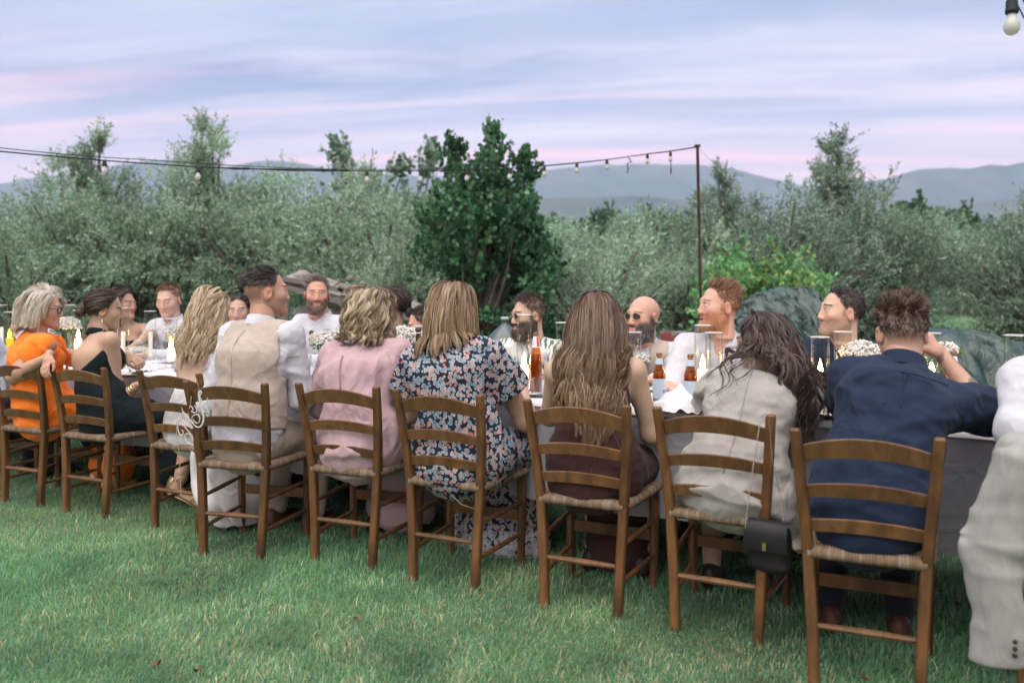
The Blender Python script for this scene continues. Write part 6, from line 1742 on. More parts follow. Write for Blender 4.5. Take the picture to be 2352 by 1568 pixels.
person('woman with a silver-blonde bob and glasses in a ruffled orange dress', G_N, sex='f', seat=(x, y), yaw=48, head=(101, 711, 5.34), hy=76, hp=-6, hs=.97, ls=.93, sw=.165, fat=1.06, armfat=1.25, skin=(.60, .34, .245),
       hair=[(.62, .55, .44)], armR=(('w', 34, 862, 5.22), ('w', 112, 820, 5.02)), armL=(('l', -.20, .16, .83), ('l', -.10, .34, .86)), hands={'R': dict(d=(.5, -.35, -.75), n=(.2, -.6, .3), curl=(.3, .35, .4, .45), thumb=.3)},
       garb=garb_P1, hairfn=hair_P1, specs=(False, 'black'), browcol=(.3, .22, .15), drop=(.05, .04))

def garb_P2(f):
    J = f.J
    def bld(s):
        p_torso(s, f, .010, sh=False); skirt(s, f, .012, hem=.20, wide=.15)
        s.plane(J['chest'] - f.tf * .12 + f.up * .0 - f.up * .09, f.up * .72 - f.tf * .70)
        s.rc(J['neck'] - f.tr * .05 - f.tf * .02 + f.up * .012, J['neck'] + f.tr * .05 - f.tf * .02 + f.up * .012, .016, .016, .01) if False else None
    garment(f, 'dress', BLACKF, bld, folds=[(.004, 7, 7, 16, 3.)])
    b = MB(); n = 24; ax = (J['head'] - J['neck']); ax /= np.linalg.norm(ax); fw = np.cross(ax, f.tr)
    b.tube([J['neck'] + ax * (.022 - .030 * max(0, math.sin(t))) + (f.tr * math.cos(t) + fw * math.sin(t)) * .060 for t in np.linspace(0, 2 * PI, n)], .014, 8, cap=False, flat=(.5, 1.4)); b.build('halter_band', BLACKF, f.root, smooth=True)
    for q in (-1, 1):
        b = MB(); b.tube([J['neck'] + f.tr * q * .055 + f.up * .01, J['neck'] + f.tr * q * .10 - f.up * .07 + f.tf * .05, J['chest'] + f.tr * q * .145 + f.tf * .02 + f.up * .02, J['chest'] + f.tr * q * .145 - f.tf * .02 - f.up * .08], [.013, .016, .018, .02], 8, flat=(1, .6)); b.build('strap', BLACKF, f.root, smooth=True)
    w, e = J['wrR'], J['elR']; d = (w - e) / np.linalg.norm(w - e); a_ = np.cross(d, A(0, 0, 1)); a_ /= np.linalg.norm(a_); c_ = np.cross(a_, d)
    for o in (.03, .05):
        b = MB(); b.tube([w - d * o + (a_ * math.cos(t) + c_ * math.sin(t)) * .030 for t in np.linspace(0, 2 * PI, 17)], .004, 8, cap=False); b.build('bracelet', GOLDM, f.root, smooth=True)
    b = MB(); e0 = f.M @ Vector((.082, -.006, -.045)); b.tube([e0, e0 - Vector((0, 0, .012)), e0 - Vector((0, 0, .026))], [.001, .003, .005], 8); b.build('earring', mat('pearl', (.8, .76, .7), .2, var=0, spec=.5), f.root, smooth=True)
    # heeled gold sandal on the trailing foot
    a = J['anR']; d = A(.75, .55, -.38); d /= np.linalg.norm(d); heel = a + A(-.02, -.03, -.055); toe = heel + d * .20 + A(0, 0, -.03)
    s = SDF(np.minimum(heel, toe) - .1, np.maximum(heel, toe) + .12, .006); s.rc(a + A(0, 0, .03), heel + A(.02, .01, 0), .033, .028, .02); s.ec(heel, toe, (.027, .028), (.036, .013), .02, right=np.cross(d, A(0, 0, 1)))
    V, Q = s.mesh(); me = raw_mesh('foot', V, Q, SKINM, color=np.tile(np.array(f.skin), (len(V), 1))); mobj('foot', me, f.root)
    sd = empty_part('sandal', f.root)
    b = MB(); sole = np.cross(d, np.cross(A(0, 0, 1), d)); sole /= np.linalg.norm(sole)
    b.tube([heel - sole * .034 - d * .02, heel - sole * .034 + d * .08, toe - sole * .018 + d * .02], [.027, .022, .034], 10, flat=(1.1, .22)); b.build('sole', GOLD, sd, smooth=True)
    b = MB(); b.tube([heel - sole * .03, heel - sole * .085 - d * .012], [.022, .013], 8); b.build('heel', GOLD, sd, smooth=True)
    b = MB(); b.tube([heel - d * .036 + sole * q for q in (-.035, 0, .03, .055)], [.022, .026, .025, .020], 8, flat=(1.1, .35)); b.build('heel_counter', GOLD, sd, smooth=True)
    side = np.cross(d, sole)
    for c0, r in ((heel + d * .14, .040), (a + A(0, 0, .0) - sole * .0, .040)):
        b = MB(); b.tube([c0 + (side * math.cos(t) + sole * math.sin(t) * .8) * r for t in np.linspace(0, 2 * PI, 15)], .004, 6, cap=False); b.build('ankle_strap', GOLD, sd, smooth=True)
def empty_part(name, parent):
    o = bpy.data.objects.new(name, None); o.empty_display_size = .02; link(o, parent); return o
def hair_P2(f, rng, Vh, Nh):
    c = [(.040, .022, .016), (.060, .034, .024), (.085, .050, .034)]
    H1 = hair_flow(rng, 2600, 150, .24, c, f.g, part=.01, back=.6, side=.5, vol=.012, W=.0032, follow=.45, stray=.01, gather=(0, -.112, -.015))
    H2 = hair_ball(rng, 700, (0, -.125, -.015), (.042, .034, .046), c); H3 = hair_ball(rng, 300, (.02, -.135, -.035), (.03, .028, .03), c)
    st = []
    for q in (-1, 1):
        P = np.stack([A(q * .070, .062, .07) + A(0, .02, -.01) * u * 2 + A(q * .012 * math.sin(u * 3), .012 * math.sin(u * 5), 0) + f.g * .15 * u for u in np.linspace(0, 1, 10)])
        P = P[None] + rng.standard_normal((7, 1, 3)) * .0035; col = hair_cols(7, c, rng); st.append(ribbons(P, np.full(7, .0018), col, col, rng, CR_C))
    return [H1, H2, H3] + st
x, y, b_ = seat_of(2)
person('woman with a dark low bun in a backless black halter dress and gold sandals', G_N, sex='f', seat=(x, y), yaw=44, head=(240, 712, 5.24), hy=64, hp=-10, hr=6, hs=.95, ls=.93, sw=.160, skin=(.56, .35, .25), hair=[(.04, .024, .018)], slouch=.03,
       armR=(('w', 268, 926, 5.16), ('w', 318, 884, 5.12)), armL=(('w', 262, 838, 5.42), ('w', 300, 818, 5.30)), hands={'L': dict(d=(.85, .2, -.25), n=(-.1, -.3, 1), curl=(.8, .8, .75, .7), thumb=.8), 'R': dict(d=(.8, .5, .25), n=(-.3, .1, 1), curl=(.4, .4, .4, .4))},
       legR=((.17, .40, .50), (.30, .26, .17)), garb=garb_P2, hairfn=hair_P2)

def garb_P3(f):
    J = f.J
    def bld(s):
        p_torso(s, f, .008, sh=False); skirt(s, f, .02, hem=.06, wide=.22)
        s.ell(J['chest'] - f.tf * .10 - f.up * .0, (.115, .10, .19), .015, 'sub')
        s.plane(J['neck'] - f.up * .10 - f.tf * .05, f.up * .9 - f.tf * .5)
    garment(f, 'wedding_dress', IVORY, bld, folds=[(.004, 9, 9, 16, 2.), (.002, 60, 60, 60, 8., False)])
    for q in (-1, 1):
        b = MB(); b.tube([J['chest'] + f.tr * q * .10 - f.tf * .075 - f.up * .06, J['chest'] + f.tr * q * .128 - f.tf * .05 + f.up * .06, J['sh' + 'LR'[q > 0]] - f.tr * q * .04 + f.up * .036 - f.tf * .01, J['sh' + 'LR'[q > 0]] - f.tr * q * .05 + f.tf * .06], [.012, .012, .009, .009], 8, flat=(1, .5)); b.build('lace_strap', IVORY, f.root, smooth=True)
def hair_P3(f, rng, Vh, Nh):
    c = [(.42, .31, .18), (.55, .43, .28), (.62, .51, .36), (.30, .21, .12)]
    H1 = hair_flow(rng, 3200, 120, .40, c, f.g, wave=(.018, 2.2), part=0, back=.5, side=.25, vol=.018, torso=f.torso_h, lenvar=.35, W=.0038, stray=.05, sway=(.30, 0, 0), clump_r=.016, pinch=3.5)
    H2 = hair_flow(rng, 1100, 60, .20, c, f.g, wave=(.004, 1), part=.0, back=.8, side=.3, vol=.030, W=.0038, follow=.5, clump_r=.012, gather=(.02, -.115, .03))
    H3 = hair_ball(rng, 420, (.028, -.098, .055), (.034, .030, .044), c, W=.0036)
    return [H1, H2, H3]
x, y, b_ = seat_of(3)
bride = person('bride with long wavy blonde hair in an open-backed ivory lace dress', G_N, sex='f', seat=(x, y), yaw=24, head=(487, 713, 4.98), hy=16, hp=-4, hs=.96, ls=.94, sw=.158, skin=(.64, .43, .33), hair=[(.45, .33, .2)], garb=garb_P3, hairfn=hair_P3)
def train():
    """skirt and train of the wedding dress falling off the chair to the lawn"""
    rows = [[(424, 985, 4.72), (440, 990, 4.68), (462, 1000, 4.66), (490, 1015, 4.72), (520, 1030, 4.85)],
            [(428, 1035, 4.70), (445, 1042, 4.62), (470, 1050, 4.60), (510, 1060, 4.70), (560, 1065, 4.92)],
            [(431, 1085, 4.68), (450, 1100, 4.58), (485, 1110, 4.55), (540, 1110, 4.68), (610, 1105, 4.95)],
            [(432, 1118, 4.66), (462, 1150, 4.56), (505, 1162, 4.52), (570, 1160, 4.66), (645, 1140, 5.0)],
            [(448, 1150, 4.68), (478, 1190, 4.60), (522, 1204, 4.55), (590, 1196, 4.70), (662, 1165, 5.05)],
            [(470, 1186, 4.74), (498, 1208, 4.66), (550, 1218, 4.60), (610, 1206, 4.76), (668, 1172, 5.08)]]
    G = np.array([[tuple(at(*p)) for p in r] for r in rows]); G[..., 2] = np.maximum(G[..., 2], .035)
    n, m = 70, 90
    def up1(a, k):
        i = np.linspace(0, a.shape[0] - 1, k); lo = np.clip(np.floor(i).astype(int), 0, a.shape[0] - 2); fr = (i - lo)[:, None, None]; fr = fr
        p0 = a[np.maximum(lo - 1, 0)]; p1 = a[lo]; p2 = a[lo + 1]; p3 = a[np.minimum(lo + 2, a.shape[0] - 1)]
        return .5 * (2 * p1 + (p2 - p0) * fr + (2 * p0 - 5 * p1 + 4 * p2 - p3) * fr ** 2 + (3 * p1 - p0 - 3 * p2 + p3) * fr ** 3)
    Gd = up1(G, n); Gd = up1(Gd.transpose(1, 0, 2), m).transpose(1, 0, 2)
    u = np.linspace(0, 1, n)[:, None]; v = np.linspace(0, 1, m)[None]
    w = np.sin(v * 17 + 1.5 * np.sin(u * 4)) * .022 * (.35 + u) + VN(v * 9 + u * 2, u * 5, v * 0 + 2.) * .02
    Gd[..., 1] += w; Gd[..., 0] += w * .3; Gd[..., 2] = np.maximum(Gd[..., 2] + .006 * np.sin(v * 31) * u, .03)
    q = np.array([[i * m + j, i * m + j + 1, (i + 1) * m + j + 1, (i + 1) * m + j] for i in range(n - 1) for j in range(m - 1)])
    by = -R(24); inv = np.array([[math.cos(by), math.sin(by), 0], [-math.sin(by), math.cos(by), 0], [0, 0, 1]])
    V = (Gd.reshape(-1, 3) - A(*bride.seat, 0)) @ inv.T
    mobj('dress_train', raw_mesh('dress_train', V, q, IVORY), bride.root)
train()

def garb_P4(f):
    shirt(f, SHIRT_W, fold=.008, inf=.010); vest(f, LINEN); trousers(f, TROUS, SHOEB)
    J = f.J; b = MB(); c = J['hip'] + f.up * .075; w = f.sw / .185
    b.rings([[c + f.up * z + f.tr * (.158 * w + rr) * math.cos(t) + f.tf * (.114 + rr) * math.sin(t) for t in np.linspace(0, 2 * PI, 30, endpoint=False)] for z, rr in ((-.018, .016), (-.016, .020), (.016, .020), (.018, .016))], cap=False); b.build('belt', SHOED, f.root, smooth=True)
x, y, b_ = seat_of(4)
person('man with shaved sides in a beige linen waistcoat seated before the script sign', G_N, seat=(x, y), yaw=22, head=(612, 673, 4.48), hy=62, hp=2, hs=1.03, sw=.192, skin=(.60, .33, .235), fade=.42, hair=[(.045, .035, .03), (.07, .055, .048), (.03, .024, .02)], stubble=.3, ls=1.02,
       armR=(('w', 694, 912, 4.40), ('w', 712, 860, 4.70)), armL=(('w', 484, 930, 4.52), ('l', -.12, .42, .82)), twist=6, garb=garb_P4, hairfn=lambda f, rng, Vh, Nh: [hair_short(rng, 4200, .050, (.0, -1.0, .1), .14, f.hair, W=.003, sides=.5, zmin=.056)])

def garb_P5(f):
    J = f.J
    def bld(s):
        p_torso(s, f, .022)
        for k in 'LR':
            p_arm(s, f, k, 0, 1.12, .026, cap=.02, flare=.012)
            s.ec(J['chest'] + f.tr * (.10 if k == 'R' else -.10), J['el' + k] - f.up * .0, (.05, .07), (.05, .05), .07, right=f.up)
        s.ec(J['hip'] + f.up * .05 - f.tf * .02, J['hip'] - f.up * .085 - f.tf * .03, (.178, .142), (.160, .150), .03, f.tr, cap=.03)
        s.ell(J['neck'] + f.up * .055 - f.tf * .035, (.125, .10, .075), .01, 'sub')
    garment(f, 'blouse', PINK, bld, folds=[(.013, 12, 12, 4.0, 2.), (.007, 20, 20, 8, 5.)])
    seam(f, f.last, [(-.03, f.tl - .075), (-.032, f.tl - .15), (-.03, f.tl - .24)], fabric('rose_edge', (.40, .24, .27)), 'keyhole_slit', .0035)
    def sk(s): skirt(s, f, .010, hem=.14, wide=.19)
    garment(f, 'skirt', PINK, sk, folds=[(.006, 10, 10, 4, 1.)])
    for k in 'LR': shoe(f, k, SHOED, 'shoe', .22)
    b = MB(); b.tube([J['neck'] + f.up * .012 + (f.tr * math.cos(t) + f.tf * math.sin(t)) * .068 - f.up * .02 * math.sin(t) for t in np.linspace(0, 2 * PI, 40)], [.0022 + .0015 * (i % 2) for i in range(40)], 6, cap=False); b.build('necklace', GOLDM, f.root, smooth=True)
def hair_P5(f, rng, Vh, Nh):
    c = [(.34, .25, .145), (.52, .42, .27), (.60, .50, .35), (.13, .09, .055), (.22, .155, .09)]
    return [hair_flow(rng, 4200, 95, .235, c, f.g, wave=(.016, 2.1), part=-.01, back=.35, side=.55, vol=.034, torso=f.torso_h, curlin=.9, lenvar=.22, W=.0034, stray=.05, clump_r=.013)]
x, y, b_ = seat_of(5)
person('woman with a curly dark-blonde bob in a dusty pink draped blouse', G_N, sex='f', seat=(x, y), yaw=20, head=(848, 719, 4.38), hy=10, hp=-6, hs=1.0, ls=.95, sw=.178, fat=1.08, skin=(.58, .37, .28), hair=[(.3, .22, .13)],
       armR=(('w', 925, 935, 4.32), ('l', .12, .42, .80)), armL=(('w', 735, 920, 4.5), ('l', -.12, .42, .80)), garb=garb_P5, hairfn=hair_P5)

def garb_P6(f):
    J = f.J
    def bld(s):
        p_torso(s, f, .020); skirt(s, f, .03, hem=.05, wide=.26)
        for k in 'LR': p_arm(s, f, k, 0, .55, .022, cap=.010, flare=.060)
        s.ell(J['neck'] + f.up * .055 - f.tf * .005, (.088, .085, .062), .01, 'sub')
    garment(f, 'floral_dress', FLORAL, bld, folds=[(.008, 9, 9, 7, 4.), (.005, 18, 18, 12, 7.)])
    for k in 'LR': shoe(f, k, SHOED, 'shoe', .22)
def hair_P6(f, rng, Vh, Nh):
    c = [(.17, .105, .055), (.25, .165, .09), (.40, .30, .19), (.10, .062, .035), (.30, .205, .12)]
    return [hair_flow(rng, 4200, 150, .265, c, f.g, wave=(.004, .8), part=.0, back=.30, side=.55, vol=.022, torso=f.torso_h, lenvar=.10, W=.0032, stray=.02, clump_r=.010, tipcols=[(.30, .20, .11), (.46, .34, .21), (.16, .10, .055)], sway=(.12, .05, 0))]
x, y, b_ = seat_of(6)
person('woman with a sleek streaked brown bob in a navy floral dress with flutter sleeves', G_N, sex='f', seat=(x, y), yaw=24, head=(1042, 708, 4.08), hy=34, hp=-2, hs=1.0, ls=.96, sw=.174, fat=1.10, armfat=1.3, skin=(.62, .39, .29), hair=[(.2, .13, .07)],
       armR=(('w', 1207, 966, 4.10), ('l', .10, .42, .81)), armL=(('w', 935, 950, 4.25), ('l', -.10, .42, .81)), garb=garb_P6, hairfn=hair_P6)

def garb_P7(f):
    J = f.J
    def bld(s):
        p_torso(s, f, .010, sh=False); skirt(s, f, .014, hem=.10, wide=.16)
        for q, k in ((-1, 'L'), (1, 'R')):
            s.rc(J['neck'] - f.up * .045 + f.tr * q * .06, J['sh' + k] - f.tr * q * .035, .045, .048, .04)
            s.ell(J['sh' + k] + f.tr * q * .035 - f.up * .05, (.055, .10, .12), .015, 'sub')
        s.ell(J['neck'] + f.up * .06, (.10, .09, .075), .01, 'sub')
    garment(f, 'brown_dress', BROWN, bld, folds=[(.005, 5, 5, 22, 3.), (.003, 10, 10, 30, 6.)])
    for k in 'LR': shoe(f, k, SHOED, 'shoe', .22)
    # sunglasses pushed up on the hair
    fm = mat('black_frame', (.02, .02, .022), .3, var=0, spec=.5); b = MB()
    b.tube([(-.083, .0, .075), (-.078, .035, .105), (-.045, .062, .128), (0, .072, .134), (.045, .062, .128), (.078, .035, .105), (.083, .0, .075)], [.003, .006, .011, .011, .011, .006, .003], 8, flat=(.6, 1)); o = b.build('sunglasses', fm, f.root, smooth=True); o.matrix_local = f.M
def hair_P7(f, rng, Vh, Nh):
    c = [(.095, .052, .030), (.13, .075, .042), (.17, .105, .06), (.065, .036, .022)]; t = [(.27, .18, .10), (.36, .26, .155), (.18, .11, .06), (.13, .08, .045)]
    return [hair_flow(rng, 5200, 130, .62, c, f.g, wave=(.016, 3.0), part=.0, back=.45, side=.30, vol=.018, torso=f.torso_h, lenvar=.22, W=.0040, stray=.02, clump_r=.015, pinch=4.0, tipcols=t, seg=26)]
x, y, b_ = seat_of(7)
person('woman with very long wavy hair and sunglasses on her head in a brown dress', G_N, sex='f', seat=(x, y), yaw=22, head=(1370, 738, 3.78), hy=6, hp=0, hs=.99, ls=.96, sw=.172, fat=1.02, armfat=1.12, skin=(.60, .40, .29), hair=[(.11, .06, .035)],
       armR=(('w', 1496, 995, 3.74), ('l', .10, .42, .80)), armL=(('w', 1262, 955, 3.95), ('l', -.10, .42, .80)), garb=garb_P7, hairfn=hair_P7)

def garb_P8(f):
    J = f.J
    def bld(s):
        p_torso(s, f, .026)
        for k in 'LR': p_arm(s, f, k, 0, 1.9, .024, cap=.015, flare=.004)
        s.ec(J['hip'] + f.up * .08, J['hip'] - f.up * .10 + f.tf * .02, (.185, .15), (.20, .18), .04, f.tr, cap=.03)
        s.ec(J['hip'] + A(.19, .06, .0), J['hip'] + A(.25, .10, -.20), (.03, .13), (.03, .15), .05, (1, 0, 0), cap=.02)
        s.ell(J['neck'] + f.up * .05 + f.tf * .01, (.072, .08, .055), .01, 'sub')
    garment(f, 'blazer', BLAZER, bld, folds=[(.012, 6, 6, 11, 5.), (.006, 14, 14, 20, 2.)])
    seam(f, f.last, [(0, f.tl - .06), (0, .3), (.004, .15), (0, -.05)], BLAZER, 'centre_seam')
    def sk(s):
        p_torso_low(s, f, .01)
        for k in 'LR': p_leg(s, f, k, .012, 1.35)
    garment(f, 'brown_skirt', fabric('maroon_cloth', (.06, .02, .018)), sk)
    for k in 'LR': shoe(f, k, SHOED, 'ankle_boot', .22)
def hair_P8(f, rng, Vh, Nh):
    c = [(.050, .033, .026), (.075, .050, .038), (.035, .023, .019), (.10, .066, .05)]
    return [hair_flow(rng, 3600, 120, .50, c, f.g, wave=(.020, 2.6), part=.01, back=.40, side=.40, vol=.028, torso=f.torso_h, lenvar=.42, W=.0036, stray=.07, clump_r=.014, seg=24),
            hair_flow(rng, 260, 26, .52, c, f.g, wave=(.028, 2.2), part=.0, back=.2, side=.9, vol=.05, torso=f.torso_h, lenvar=.3, W=.003, stray=.3, clump_r=.008, seg=24, sway=(-.3, 0, 0))]
x, y, b_ = seat_of(8)
person('woman with dark tousled long hair in a pale grey linen blazer, head turned aside', G_N, sex='f', seat=(x, y), yaw=22, head=(1748, 788, 3.64), hy=-42, hp=-8, hr=0, hs=1.0, ls=.96, sw=.178, skin=(.62, .42, .33), hair=[(.06, .04, .03)], hip=(.02, -.06, .55), slouch=.05, hcol=.022,
       armR=(('w', 1838, 985, 3.62), ('l', .12, .46, .80)), armL=(('w', 1625, 950, 3.75), ('l', -.08, .46, .80)), garb=garb_P8, hairfn=hair_P8)

def garb_P9(f):
    J = f.J
    def bld(s):
        p_torso(s, f, .024)
        s.ec(J['hip'] + f.up * .10 - f.tf * .01, J['hip'] - f.up * .05 - f.tf * .01, (.188, .150), (.18, .150), .04, f.tr, cap=.03)
        p_arm(s, f, 'R', 0, .99, .030, cap=.02, flare=.018); p_arm(s, f, 'L', 0, 1.4, .022, cap=.02)
        s.ell(J['neck'] + f.up * .045 + f.tf * .012, (.064, .068, .05), .01, 'sub')
    garment(f, 'navy_shirt', NAVY, bld, folds=[(.014, 5, 5, 9, 3.), (.007, 13, 13, 18, 8.)])
    Vn = f.last; z1 = f.tl - .115
    seam(f, Vn, [(-.15, z1), (0, z1 + .012), (.15, z1)], NAVY, 'yoke_seam', .003)
    for q in (-.018, .018): seam(f, Vn, [(q, z1 + .01), (q * 1.1, z1 - .05), (q * 1.4, z1 - .12)], NAVY, 'box_pleat', .0035)
    collar(f, NAVY, .040, r=.072); trousers(f, DARKT, SHOEB)
    b = MB(); c = J['elR'] - A(0, 0, .03) + (J['shR'] - J['elR']) * .05; b.lathe([(.006, 0), (.0055, .002)], (0, 0, 0), n=10); 
    o = b.build('cuff_button', mat('grey_button', (.45, .45, .45), .4, var=0), f.root); o.location = J['elR'] + A(-.055, -.05, -.035); o.rotation_euler = (PI / 2, 0, 0)
def tattoo(f, V, C):
    e, w = f.J['elR'], f.J['wrR']; ax = (w - e); L = np.linalg.norm(ax); ax /= L; t = ((V - e) @ ax) / L; rad = np.linalg.norm((V - e) - np.outer((V - e) @ ax, ax), axis=1)
    n = VN(V[:, 0] * 30, V[:, 1] * 30, V[:, 2] * 30); m = ((t > .35) & (t < 1.05) & (rad < .06) & (n > .08)).astype(float) * .75
    return C * (1 - m[:, None]) + A(.07, .075, .085) * m[:, None]
x, y, b_ = seat_of(9)
person('man with spiky brown hair in a navy shirt, tattooed forearm raised to his face', G_N, seat=(x, y), yaw=20, head=(2070, 768, 3.22), hy=8, hp=-10, noff=(0, -.075, -.128), hs=1.02, sw=.165, fat=1.0, ls=1.0, skin=(.60, .35, .26), fade=.45, hair=[(.105, .068, .045), (.15, .10, .066), (.07, .046, .032)], slouch=.05, hip=(0, -.05, .55),
       armR=(('w', 2262, 945, 3.16), ('w', 2160, 812, 3.30)), armL=(('l', -.06, .45, .86), ('l', .04, .60, .88)), hands={'R': dict(d=(-.55, .25, .75), n=(.6, -.5, .5), curl=(.9, .9, .9, .9), thumb=.6)}, drop=(.05, .10), paint=tattoo,
       garb=garb_P9, hairfn=lambda f, rng, Vh, Nh: [hair_short(rng, 5200, .048, (.35, -.1, .5), .40, f.hair, W=.0028, sides=.40, spike=.9, zmin=.012), hair_short(rng, 900, .012, (0, -.2, -1), .3, f.hair, W=.002, sides=1)])

def garb_P10(f): shirt(f, SHIRT_W, fold=.009, inf=.020); trousers(f, DARKT)
x, y, b_ = seat_of(10)
person('man in a white shirt cut by the frame, his jacket over the chair back', G_N, seat=(x, y), yaw=24, head=(2500, 715, 2.90), hy=10, hs=1.0, sw=.185, drop=(.085, .085), armL=(('w', 2340, 990, 2.80), ('l', -.10, .52, .82)), garb=garb_P10, fade=.4, hair=DKB, hairfn=std_hair(.05, (0, -.6, .2), .5))
def garb_P0(f):
    shirt(f, PALEB); trousers(f, DARKT)
person('guest in a pale blue shirt half hidden beyond the orange dress', G_N, seat=(seat_of(1)[0] - .56, seat_of(1)[1] + .30), yaw=30, head=(-70, 705, 5.8), hy=70, hs=.98, sw=.175, hair=DKB, garb=garb_P0, hairfn=std_hair(.05, (0, -.6, .2), .5))

# ================================================================== the far row
def far(px, py, n, label, hy, seatback=.10, **kw):
    k = (px - W_PX / 2) / F_PX; Y = n / (k * NRM[0] + NRM[1]); hx = k * Y
    seat = (hx + NRM[0] * seatback, Y + NRM[1] * seatback)
    CH_FAR.append((seat, label))
    yaw = kw.pop('yaw', 208)
    return person(label, G_F, seat=seat, yaw=yaw, head=(px, py, Y), hy=hy, **kw)
CH_FAR = []
def g_shirt(m, **kw):
    def g(f): shirt(f, m, **kw); trousers(f, DARKT)
    return g
far(70, 712, 4.72, 'guest in a white shirt hidden behind the silver-blonde bob', 190, hair=DKB, garb=g_shirt(SHIRT_W), hairfn=std_hair(.04, (0, -.4, .3), .5), fade=.4)
def garb_F2(f):
    def bld(s):
        p_torso(s, f, .010, sh=False); s.plane(f.J['chest'] + f.up * .03, f.up); skirt(s, f, .012)
    garment(f, 'strapless_dress', BLACKF, bld)
far(284, 700, 4.72, 'woman with dark curly hair and bare shoulders turned away towards the fair-haired man', 110, yaw=190, sex='f', hs=.98, ls=.93, sw=.165, skin=(.52, .31, .23), hair=DKB, garb=garb_F2, armL=(('w', 345, 770, 6.7), ('w', 300, 800, 6.4)),
    hairfn=lambda f, rng, Vh, Nh: [hair_flow(rng, 3200, 110, .30, [(.035, .022, .016), (.06, .04, .028), (.10, .066, .04)], f.g, wave=(.022, 3.5), back=.4, side=.5, vol=.035, torso=f.torso_h, lenvar=.3, W=.004, stray=.08)])
def garb_F3(f):
    shirt(f, SHIRT_W); trousers(f, DARKT)
    b = MB(); J = f.J; b.tube([J['neck'] + f.tf * .075 - f.up * .03, J['chest'] + f.tf * .135, J['waist'] + f.tf * .125], [.016, .028, .034], 8, flat=(1, .25)); b.build('tie', fabric('grey_tie', (.10, .10, .12)), f.root, smooth=True)
far(388, 690, 4.68, 'fair-haired clean-shaven man in a white shirt and grey tie looking down', 186, hp=-14, hs=1.02, skin=(.70, .44, .36), hair=[(.20, .13, .075), (.26, .17, .10), (.14, .09, .055)], fade=.35, eyes=0, closed=1, garb=garb_F3, stubble=.12, hairfn=std_hair(.026, (.2, .3, .2), .25, sides=.35, n=2600))
far(548, 714, 4.72, 'dark-haired woman peeking out between the bride and the waistcoat man', 172, sex='f', hs=.96, ls=.93, sw=.16, skin=(.62, .38, .30), hair=DKB, garb=g_shirt(fabric('sage_cotton', (.35, .36, .34)), col=False), hp=-6,
    hairfn=lambda f, rng, Vh, Nh: [hair_flow(rng, 2400, 130, .24, DKB, f.g, back=.6, side=.6, vol=.012, W=.0034, follow=.45, gather=(0, -.11, -.02))])
def garb_F5(f):
    shirt(f, SHIRT_W); trousers(f, DARKT); J = f.J
    fm = mat('dark_lens', (.025, .028, .032), .08, var=0, spec=.6)
    for dz, dx in ((-.075, .0), (-.125, -.012)):
        b = MB(); c = J['neck'] + f.up * dz + f.tf * .115 - f.tr * dx; th = np.linspace(0, 2 * PI, 14, endpoint=False)
        b.rings([[c + f.tr * .024 * math.cos(t) + f.up * .026 * math.sin(t) + f.tf * o for t in th] for o in (0, .003)]); b.build('hanging_sunglass_lens', fm, f.root)
GRB = [(.16, .12, .095), (.22, .17, .14), (.10, .07, .055), (.30, .25, .21)]
far(728, 678, 4.68, 'grey-bearded man in a white shirt with sunglasses hung at the collar, looking at the camera', 167, hp=2, hs=1.0, skin=(.62, .33, .24), hair=[(.13, .105, .09), (.20, .17, .15), (.08, .065, .055)], fade=.4, stubble=.8, beardcol=(.13, .085, .06), beardcols=GRB, blen=.006, iris=(.10, .13, .15), garb=garb_F5, browcol=(.14, .09, .06),
    hairfn=std_hair(.048, (.5, -.3, .3), .26, sides=.3, n=2800))
far(902, 702, 4.78, 'woman with a dark low chignon hidden behind the curly blonde bob', 285, sex='f', hs=.98, ls=.93, sw=.16, hair=DKB, garb=g_shirt(fabric('grey_silk', (.25, .24, .26)), col=False), skin=(.5, .3, .22),
    hairfn=lambda f, rng, Vh, Nh: [hair_flow(rng, 2400, 130, .24, DKB, f.g, back=.6, side=.4, vol=.014, W=.0034, follow=.45, gather=(0, -.11, -.045)), hair_ball(rng, 500, (0, -.125, -.045), (.040, .032, .036), DKB)])
far(974, 748, 4.72, 'dark-haired man bending low behind the green wine bottle', 262, hp=-16, hs=1.0, skin=(.66, .36, .26), hair=[(.03, .026, .03), (.05, .042, .045)], garb=g_shirt(fabric('charcoal_cotton', (.05, .05, .055))), hairfn=std_hair(.035, (0, -.5, .2), .2, sides=.5), fade=.6, slouch=.08)
far(1214, 726, 4.80, 'bearded man in gold-rimmed sunglasses and a palm leaf print shirt', 246, hp=-3, hs=1.02, skin=(.62, .39, .30), hair=[(.045, .034, .028), (.07, .055, .045), (.10, .085, .075)], fade=.55, stubble=.9, beard=.010, beardcol=(.075, .05, .036), beardcols=[(.07, .045, .032), (.11, .07, .048), (.05, .035, .028)], blen=.010, bn=2200, specs=(True, 'gold'), garb=g_shirt(PALM, sleeve=.8, sinf=.02), sw=.195,
    hairfn=std_hair(.036, (.1, .3, .35), .30, sides=.22, n=2800))
def garb_F9(f):
    shirt(f, SHIRT_W); vest(f, LINEN); trousers(f, TROUS); J = f.J
    b = MB(); c = J['neck'] + f.tf * .098 - f.up * .045
    for q in (-1, 1): b.tube([c, c + f.tr * q * .03 + f.up * .006, c + f.tr * q * .055], [.008, .016, .020], 8, flat=(.5, 1))
    b.build('bow_tie', fabric('dark_bow', (.05, .045, .05)), f.root, smooth=True)
    me, _ = bouquet_meshes(.045, .045, 260, 31); o = mobj('boutonniere', me, f.root); o.location = J['chest'] + f.tf * .165 + f.up * .10 - f.tr * .02
